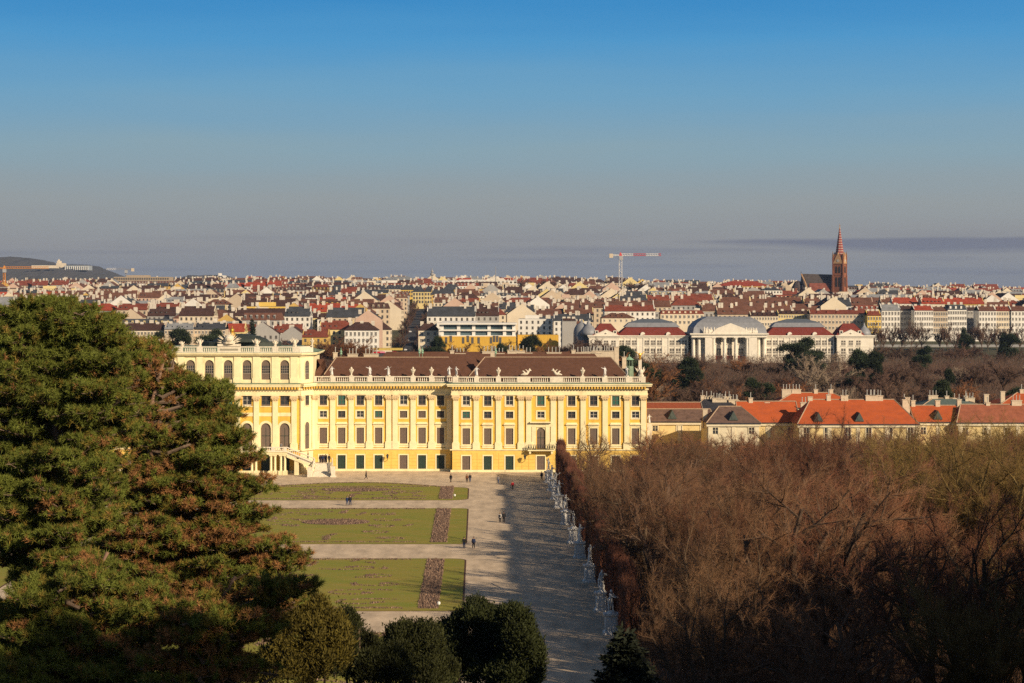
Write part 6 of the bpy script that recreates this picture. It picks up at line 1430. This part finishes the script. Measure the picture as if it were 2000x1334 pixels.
n1 = pine('pine_tree', 'tall dense green pine at the left edge with a rounded top', 105, 60, 612, 1330, [(20,700,0,110,95,1.9,.2),(110,690,.3,105,90,1.9,.1),(185,700,0,80,90,1.5,.1),(90,820,0,170,110,2.3,.15),(215,800,-.5,75,90,1.5,.3),(30,960,0,110,80,2.0,.2),(150,945,-.4,90,70,1.8,.4),(20,1085,0,100,60,2.0,.3),(130,1070,-.6,95,60,1.8,.4),(70,900,.6,110,60,1.6,.3),(190,890,.3,60,60,1.4,.6),(170,1010,.6,90,50,1.5,.5),(20,790,.5,80,80,1.5,.2)], .5, 31, g_)
n2 = pine('pine_tree', 'broad pine with many rust-brown dead needles beside the green pine', 300, 67, 690, 1330, [(275,735,0,62,68,1.3,1.0),(345,775,.3,62,58,1.2,.7),(405,800,.3,58,52,1.2,.4),(300,850,.2,75,60,1.5,1.8),(420,890,0,85,62,1.5,.7),(470,880,0,35,30,.8,.4),(345,960,0,110,55,1.7,1.0),(470,985,0,70,55,1.3,.8),(300,1045,-.3,100,42,1.6,.9),(430,1080,-.3,105,60,1.7,1.2),(540,1090,0,55,40,1.1,.9),(500,1170,0,95,50,1.5,1.3),(330,1160,-.4,100,50,1.7,.9),(235,960,.3,60,60,1.4,.9),(240,1090,.3,80,50,1.6,.6),(390,840,.8,80,60,1.3,.5),(410,1140,.6,100,50,1.6,.8),(330,900,.8,90,60,1.4,1.0)], .62, 32, g_)
n3 = pine('pine_tree', 'lower shaded pine with bare reddish trunk in the bottom left corner', 150, 54, 1080, 1400, [(60,1190,0,90,45,1.6,.3),(120,1230,.5,110,50,1.6,.3),(280,1210,.4,80,50,1.5,.7),(20,1260,.5,90,60,1.6,.2),(200,1150,.3,75,40,1.4,.5),(80,1310,-.3,130,60,1.9,.3),(250,1290,-.2,110,70,1.8,.6)], .6, 33, g_)
n4 = pine('pine_tree', 'brownish young pine low behind the golden yew', 420, 52, 1130, 1400, [(400,1230,0,90,60,1.5,1.0),(500,1250,0,70,60,1.2,1.3),(370,1320,0,120,50,1.7,1.0),(560,1165,0,45,35,.8,1.2)], .7, 34, g_)
for px, Y_, lab in ((118,70,'pale pine trunk seen through a gap in the shaded lower branches'),(72,74,'reddish pine trunk left of the pale one in the bottom left shade')):
    x0 = sX(px,Y_); zb = T(x0,Y_)-1; b = MB(); t = root('pine_tree', lab, 'tree', (x0,Y_,zb), 0, g_); b.tube([(0,0,0),(.1,0,6),(-.05,.1,12),(.0,0,sZ(1000,Y_)-zb)], [.26,.22,.19,.12], 9); b.obj('trunk', PB, t)
    b = MB(); rg = random.Random(px)
    for k in range(16): a = rg.uniform(0,6.3); z = rg.uniform(6,14); b.tube([(0,0,z),(math.cos(a)*.7,math.sin(a)*.7,z+.1),(math.cos(a)*1.5,math.sin(a)*1.5,z-.2)], [.03,.02,.008], 4)
    b.obj('branches', PT, t)
# ---------------- yews and other evergreens built of small sprays
YG = mat('yew_foliage', (.034,.042,.012), .75, .25, .8, spec=.2); YO = mat('golden_yew_foliage', (.10,.08,.013), .75, .3, .8, spec=.2); YM_ = mat('olive_yew_foliage', (.036,.040,.011), .75, .3, .8, spec=.2); SPR = mat('spruce_foliage', (.016,.022,.010), .8, .25, .8); FARG = mat('far_evergreen', (.035,.050,.022), .85, .3, .3, objrand=.25)
def sprays(lobes, n, seed, sz=.16, up=.9, per=5, core=True):
    """small leaf triangles gathered into upright tufts over the surface of the lobes"""
    nr_ = np.random.RandomState(seed); Vs = []; w_ = np.array([(l[3]*l[5]+l[4]*l[5]+l[3]*l[4]) for l in lobes]); w_ = w_/w_.sum()
    C = []; A = []
    for l, q in zip(lobes, w_):
        m = int(n*q)+1; u = unit(nr_.normal(0,1,(m,3))); u[:,2] = np.where(u[:,2] < -.3, -u[:,2]*.6, u[:,2]); bump = 1 + .10*np.sin(u[:,0:1]*9+l[0])*np.cos(u[:,1:2]*8) + .08*np.sin(u[:,2:3]*13+l[1])
        rr = nr_.uniform(.8,1.04,(m,1))*bump; rr[nr_.rand(m) < .2] *= .8; rr[nr_.rand(m) < .07] *= 1.35; C.append(np.array(l[:3]) + u*np.array(l[3:6])*rr); A.append(unit(u*.8 + np.array([0,0,up])))
    C = np.concatenate(C); A = np.concatenate(A); m = len(C)*per; idx = np.repeat(np.arange(len(C)), per); D = unit(A[idx] + nr_.normal(0,.5,(m,3))); P = C[idx] + nr_.normal(0, sz*.8, (m,3))
    S = unit(np.cross(D, nr_.normal(0,1,(m,3))))*sz*.22; L_ = sz*nr_.uniform(.8,1.8,(m,1)); V = np.empty((m,4,3)); V[:,0] = P; V[:,1] = P+D*L_*.5+S; V[:,2] = P+D*L_; V[:,3] = P+D*L_*.5-S
    return V.reshape(-1,3), np.arange(m*4).reshape(-1,4)
def bush(name, lab, px, Y, lobes, n, mt, seed, cat='tree', grp=None, sz=.16):
    """lobes (px, py, rx, rz [pixels], dy, ry metres)"""
    k = Y/F; x0 = sX(px, Y); zb = T(x0,Y)-.5; t = root(name, lab, cat, (x0, Y, zb), 0, grp)
    L_ = [(sX(a,Y)-x0, dy, sZ(c,Y)-zb, rx*k, ry, rz*k) for a, c, rx, rz, dy, ry in lobes]; sub = []; rg = random.Random(seed)
    for l in L_:
        sub.append(l[:3] + tuple(v*.7 for v in l[3:]))
        for q in range(26):
            az = q*2.4 + rg.random(); el = rg.uniform(-.1,1.3); u = (math.cos(az)*math.cos(el), math.sin(az)*math.cos(el), math.sin(el)); s_ = rg.uniform(.15,.34)
            sub.append((l[0]+u[0]*l[3]*.8, l[1]+u[1]*l[4]*.8, l[2]+u[2]*l[5]*.75, l[3]*s_*.7, l[4]*s_*.7, l[5]*s_*1.6))
    V, Fc = sprays(sub, n, seed, sz); link('crown', tri_mesh('crown', V, Fc, [mt]), t)
    b = MB(); zt_ = max(l[2] for l in L_); b.tube([(0,0,0),(.1,0,zt_*.5),(0,.1,zt_)], [.3,.22,.06], 7)
    for l in L_: b.tube([(0,0,zt_*.15),(l[0]*.6,l[1]*.6,l[2]*.6),(l[0],l[1],l[2]+l[5]*.6)], [.14,.1,.03], 5)
    b.obj('trunk', BARKS, t); return t
yw = 'dark yews along the bottom'
bush('yew_tree', 'golden brown yew beside the pine, leftmost of the bottom row of evergreens', 600, 100, [(590,1250,75,75,0,2.2),(640,1290,60,75,.5,1.8),(560,1320,80,60,-.5,2),(615,1205,35,32,0,1)], 9000, YO, 1, grp=yw, sz=.15)
bush('yew_tree', 'dark olive yew right of the golden yew at the bottom', 700, 104, [(672,1262,34,62,0,1.2),(700,1305,70,62,.3,1.8),(750,1325,75,50,0,1.8),(690,1225,14,20,0,.6)], 8000, YM_, 2, grp=yw, sz=.14)
bush('yew_tree', 'brown-green yew with two pointed tips in the bottom middle', 800, 112, [(785,1283,44,58,0,1.6),(826,1275,36,60,0,1.4),(812,1325,90,58,-.3,2.2),(793,1238,10,20,0,.5),(822,1235,9,20,0,.5),(850,1262,16,30,0,.8)], 9000, YM_, 3, grp=yw, sz=.14)
bush('yew_tree', 'large dark rounded yew, tallest in the bottom middle', 925, 128, [(925,1235,50,52,0,2.6),(880,1275,55,55,.3,2.4),(905,1320,110,60,-.5,3.2),(930,1190,18,16,0,1.0),(960,1215,25,25,0,1.2),(965,1290,50,70,-.3,2.6)], 16000, YG, 4, grp=yw, sz=.17)
bush('yew_tree', 'dark pointed yew beside the alley, right end of the bottom row', 1010, 124, [(1003,1215,20,28,0,1.2),(1012,1250,34,50,0,2.0),(1020,1300,42,70,0,2.4),(985,1210,16,20,0,.8),(1005,1330,60,40,0,2.2)], 12000, YG, 5, grp=yw, sz=.17)
def spruce(name, lab, loc, H, W, n, mt, seed, grp=None, sz=.25, cat='tree', msh=None):
    t = root(name, lab, cat, loc, 0, grp)
    if msh is None:
        nr_ = np.random.RandomState(seed); rg = random.Random(seed); C = []; br_ = MB(); br_.tube([(0,0,0),(0,0,H*.97)], [H*.018,.02], 7)
        nb = int(H*9)
        for i in range(nb):
            z = H*(.12+.88*(i/nb)); L_ = W*(1-(i/nb))**.85*rg.uniform(.75,1.1)+.15; a = i*2.4; d = np.array([math.cos(a), math.sin(a), -.12]); m = max(3, int(n/nb*(L_/W)*1.6)); t_ = nr_.uniform(.12,1,(m,1)); C.append(np.array([0,0,z]) + d*t_*L_ + nr_.normal(0,.5*sz,(m,3)) + np.array([[0,0,1.]])*(t_**2)*.12*L_)
            br_.tube([(0,0,z),(d[0]*L_*.9,d[1]*L_*.9,z+d[2]*L_*.9)], [.04,.01], 3)
        C = np.concatenate(C); m = len(C)*3; idx = np.repeat(np.arange(len(C)),3); D = unit(nr_.normal(0,1,(m,3))*np.array([1,1,.45]) + unit(C[idx]*np.array([1,1,0])+1e-6)*.8); P = C[idx]; S = unit(np.cross(D, nr_.normal(0,1,(m,3))))*sz*.25; V = np.empty((m,4,3)); V[:,0] = P; V[:,1] = P+D*sz*.6+S; V[:,2] = P+D*sz*1.3; V[:,3] = P+D*sz*.6-S
        msh = (br_.tomesh('trunk', BARKS), tri_mesh('crown', V.reshape(-1,3), np.arange(m*4).reshape(-1,4), [mt]))
    link('trunk', msh[0], t); link('crown', msh[1], t); return t, msh
Y_ = 118
spruce('spruce_tree', 'dark spruce with drooping tips beside the alley at the bottom right', (sX(1222,Y_), Y_, T(10,Y_)-.3), sZ(1226,Y_)-T(10,Y_), 4.6, 14000, SPR, 6, sz=.34)
# ---------------- parks and street trees farther off
FV = []
for s, kw, tw_ in ((21, dict(spread=.6), TWF), (22, dict(spread=.85, fork=.25), TWF), (23, dict(spread=.45, rise=.7, fork=.15), TWG), (24, dict(spread=.7), TWO)):
    wd_, V, Fc = bare_tree(s, 18, ntw=7, side=2, rt=.055, lim=(5,6), **kw); FV.append((wd_.tomesh('trunk', BARKS), tri_mesh('crown', V, Fc, [tw_])))
def evergreen_far(seed, H=16, W=6, n=5000):
    rg = random.Random(seed); lobes = []
    for i in range(16): a = i*2.4; rr = rg.uniform(.1,.6)*W; z = H*rg.uniform(.3,.9); f_ = 1.15-abs(z/H-.5)*.9; lobes.append((rr*math.cos(a), rr*math.sin(a), z, W*rg.uniform(.2,.36)*f_, W*rg.uniform(.2,.36)*f_, H*rg.uniform(.07,.14)))
    V, Fc = sprays(lobes, n, seed, .45, .4, 5); b = MB(); b.tube([(0,0,-.5),(.2,.1,H*.5),(0,0,H*.85)], [.35,.28,.08], 7)
    for l in lobes: b.tube([(0,0,l[2]*.6),(l[0]*.6,l[1]*.6,l[2]*.85),l[:3]], [.13,.1,.05], 4)
    return b.tomesh('trunk', BARKS), tri_mesh('crown', V, Fc, [FARG])
EV = [evergreen_far(41), evergreen_far(42, 16, 5), evergreen_far(43, 16, 7.5, 6500)]
prg = random.Random(9)
# named evergreens: (px, py_top, Y, H-width kind, label)
for px, py, Y_, v, wd_, lab in ((1565,664,900,2,1.5,'large dark spreading pine in front of the museum right wing'),(1675,683,760,1,.95,'dark evergreen below the right end of the museum, left of a pair'),(1712,686,760,1,.8,'dark narrow evergreen right of the pair below the museum end'),(1487,742,620,2,1.0,'round dark pine low in the park above the orange roofs'),(1220,672,880,0,1.2,'dark pine left below the museum left pavilion'),(1345,694,700,0,1.0,'dark pine with brownish neighbours beside the museum left wing'),(1040,655,1000,1,1.2,'dark evergreen in front of the ochre building'),(850,660,1000,2,1.0,'dark evergreen left of the ochre building near the avenue'),(420,648,980,2,1.3,'flat-topped dark evergreen left of the gilded crown'),(345,642,1000,1,1.3,'dark evergreen clump at the left above the palace attic'),(314,648,990,1,.9,'small dark evergreen at the far left of the palace attic'),(1885,652,1150,1,1.0,'dark conifer before the railway wall near the right'),(1970,652,1120,1,1.3,'tall dark conifer at the right below the tenements'),(1840,738,620,0,.9,'dark green pine behind the grey sheet roof at right'),(1985,752,560,0,.8,'dark green pine behind the rightmost orange roof'),(1800,678,950,2,.9,'flat green pine in the right part of the park'),(1255,700,600,0,1.0,'dark evergreen right behind the gilded eagle'),(980,668,980,0,.8,'dark evergreen in front of the ochre building glazing'),(1850,720,700,1,.7,'small dark evergreen in the right park beside a bare tree')):
    H = sZ(py,Y_); put_tree('evergreen_tree', EV[v], (sX(px,Y_),Y_,0), H, prg.uniform(0,6), lab, grp='evergreens of the park behind', base=16, wide=wd_)
for px, py, Y_, H_, lab in ((1882,640,1250,20,'slim spruce before the railway wall with layered branches'),(493,625,1080,17,'dark thin conifer right of the gilded crown'),(1960,650,1150,20,'pointed spruce at the right before the railway embankment')):
    spruce('spruce_tree', lab, (sX(px,Y_),Y_,T(0,Y_)), max(10,sZ(py,Y_)-T(0,Y_)), 3.6, 2500, FARG, px, sz=.7)
put_tree('bare_tree', FV[2], (sX(1600,680),680,0), sZ(694,680), 1.0, 'pale grey fan-shaped bare tree in the park below the museum', grp='bare trees of the park behind', base=18, wide=1.5)
i = 0
for Y_, lo, hi, pt, st in ((545,1275,2010,768,56),(640,1268,2010,738,56),(760,1255,2010,714,56),(900,1245,2010,700,56),(1105,1710,2010,676,34)):
    px = lo + prg.uniform(0,10); j = 0
    while px < hi:
        j += 1; H = sZ(pt + prg.uniform(-10,22), Y_); v = prg.choices((0,1,3,2), (.45,.35,.15,.05))[0]; H = max(7, min(19, H)) 
        yy_ = Y_ + prg.uniform(-18,18); 
        if 1340 < px < 1500 and Y_ > 900: H *= .8
        put_tree('bare_tree', FV[v], (sX(px,yy_), yy_, 0), H, prg.uniform(0,6), 'bare %s park tree, %s from left in %s row behind orange roofs' % (['brown','dark brown','pale','russet'][v], ordn(j), ordn([545,640,760,900,1105].index(Y_)+1)), grp='bare trees of the park behind', base=18, wide=1.5 if H < 14 else 1.25)
        px += st*prg.uniform(.75,1.3)*(700/Y_)**.5
for Y_, lo, hi, pt, st, nm in ((560,800,1250,700,30,'just behind the palace roof'),(1000,560,700,664,12,'left of the white corner house'),(1060,600,720,672,14,'before the white corner house'),(1085,860,1130,668,17,'in front of the ochre building'),(1040,780,860,688,14,'at the foot of the avenue'),(960,640,1240,694,20,'in the strip behind the palace'),(950,265,560,676,22,'behind the palace attic'),(1130,1128,1200,664,16,'beside the museum left domes')):
    px = lo; j = 0
    while px < hi:
        j += 1; yy_ = Y_ + prg.uniform(-10,10); H = max(5, sZ(pt+prg.uniform(-5,10), yy_)); v = prg.choice((0,1,0,3))
        put_tree('bare_tree', FV[v], (sX(px,yy_), yy_, 0), H, prg.uniform(0,6), 'bare tree %s, %s from left' % (nm, ordn(j)), grp='bare trees behind the palace', base=18, wide=1.55)
        px += st*2.1*prg.uniform(.8,1.2)
j = 0
for Y_ in range(1190, 1960, 95):
    for s in (-1, 1):
        j += 1; c = street_x(Y_)+s*5.6; put_tree('bare_tree', FV[prg.choice((0,1))], (c, Y_, T(c,Y_)), prg.uniform(9,13), prg.uniform(0,6), 'bare street tree on the %s side of the avenue, %s from its near end' % ('east' if s > 0 else 'west', ordn((j+1)//2)), grp='street trees of the avenue', base=18, wide=.9)
j = 0
for px in (1712,1727,1745,1762,1778,1800,1835,1851,1868,1902,1918,1930,1948,1968,1990):
    j += 1; Y_ = 1290 + prg.uniform(-20,20); put_tree('bare_tree', FV[0 if j % 3 else 1], (sX(px,Y_),Y_,2), prg.uniform(14,19), prg.uniform(0,6), 'thin bare tree in front of the railway wall, %s from left' % ordn(j), grp='bare trees before the railway wall', base=18, wide=.75)
for px, Y_, lab in ((1025,2380,'round bare tree clump on the skyline left of the brick gables'),(1070,2350,'bare tree clump on the skyline below the red brick institution'),(1235,2290,'bare trees on the skyline right of the tall crane mast'),(1262,2290,'second bare tree clump on the skyline right of the crane'),(1250,2295,'bare tree between the two clumps right of the crane')):
    put_tree('bare_tree', FV[1], (sX(px,Y_),Y_,T(0,Y_)+8), sZ(543 if px < 1100 else 550,Y_)-T(0,Y_)-8, prg.uniform(0,6), lab, grp='bare trees on the skyline', base=18, wide=1.6)
# ---------------- trees of the hillside to the right of the viewpoint: they shade the lower part of the view
SH = []; srg = random.Random(4)
for k in range(10):
    y = 78 + k*9.5; x = .2536*y + 15 + 1.0*k*.3
    for q_ in range(2):
        xx, yy2 = x + q_*11 + srg.uniform(-1.5,1.5), y + q_*4 + srg.uniform(-2,2); SH.append((xx, yy2, 34.5 + srg.uniform(-3,3) - max(0, k-5)*1.5 - T(xx,yy2)))
for k in range(8):
    y = 104 + k*10; x = .2536*y + 9.5; SH.append((x, y, -(31 + srg.uniform(-2,2) - T(x,y))))
SH += [(17,24,-17.5),(19,30,-17.5),(23,36,-16.5),(17,15,-16),(27,42,-17),(23,22,18)]
SH += [(18,13,16.5),(24,19,17),(27,10,17),(31,22,18),(25,33,18),(31,41,19)]
SH += [(40,60,26),(34,50,22),(48,66,27)]
for i, (x, y, H) in enumerate(SH):
    slim = H < 0; H = abs(H)
    put_tree('evergreen_tree', EV[i % 3], (x, y, T(x,y)), H, i*1.3, 'tall dark evergreen on the hillside right of the view, %s down the slope' % ordn(i+1), grp='evergreens on the hillside', base=16, wide=.5 if slim else .95)

# low thicket filling the park between the trees
nr_ = np.random.RandomState(5); n = 90000; P = np.empty((n,3)); P[:,1] = nr_.uniform(520,1130,n); P[:,0] = nr_.uniform(.072,.27,n)*P[:,1]; P[:,2] = nr_.rand(n)**1.3*6.5*(.75+.25*np.sin(P[:,0]*.21)*np.cos(P[:,1]*.13))
D = nr_.normal(0,.5,(n,3)); D[:,2] += .9; V, Fc = cones(P, D, nr_.uniform(1.2,3.0,n), np.full(n,.07))
tag(link('undergrowth', tri_mesh('undergrowth', V, Fc, [TWF])), 'brown leafless thicket filling the park between its trees', 'undergrowth', kind='stuff')
n = 60000; P[:n,1] = nr_.uniform(520,1120,n); P[:n,0] = nr_.uniform(-.21,.075,n)*P[:n,1]; P = P[:n]; keep = (np.abs(P[:,0]-(-39)) > 9) | (P[:,1] < 950); keep &= P[:,1] < 1085; P = P[keep]; n = len(P); P[:,2] = nr_.rand(n)**1.3*7.0
D = nr_.normal(0,.5,(n,3)); D[:,2] += .9; V, Fc = cones(P, D, nr_.uniform(1.2,3.0,n), np.full(n,.07))
tag(link('undergrowth', tri_mesh('undergrowth', V, Fc, [TWF])), 'brown leafless thicket behind the palace towards the avenue', 'undergrowth', kind='stuff')

n = 70000; nr_ = np.random.RandomState(15); P = np.empty((n,3)); P[:,1] = nr_.uniform(150,440,n); P[:,0] = 18.8 + nr_.rand(n)*(.27*P[:,1]-18.8+3); P[:,2] = nr_.rand(n)**1.4*5.5; P = P[P[:,0] > 18.8]; n = len(P)
D = nr_.normal(0,.55,(n,3)); D[:,2] += .9; V, Fc = cones(P, D, nr_.uniform(.8,2.2,n), np.full(n,.025))
tag(link('undergrowth', tri_mesh('undergrowth', V, Fc, [TWB])), 'brown leafless undergrowth between the trunks of the woodland right of the alley', 'undergrowth', kind='stuff')
HAZE = 3.2e-5

# ------------------------------------------------------------------ thin winter haze
b = MB(); b.box(-6500, 6500, -160, 11900, -2, 175); hz = b.tomesh('haze', []) if False else None
hm_ = bpy.data.materials.new('haze'); hm_.use_nodes = True; hn = hm_.node_tree; hn.nodes.clear(); ho = hn.nodes.new('ShaderNodeOutputMaterial'); hv = hn.nodes.new('ShaderNodeVolumePrincipled')
hv.inputs['Color'].default_value = (.48,.66,1,1); hv.inputs['Density'].default_value = HAZE; hv.inputs['Anisotropy'].default_value = .1; hn.links.new(hv.outputs[0], ho.inputs['Volume'])
o = b.obj('haze', hm_); o['kind'] = 'stuff'; o['label'] = 'thin bluish winter haze over the city and hills'
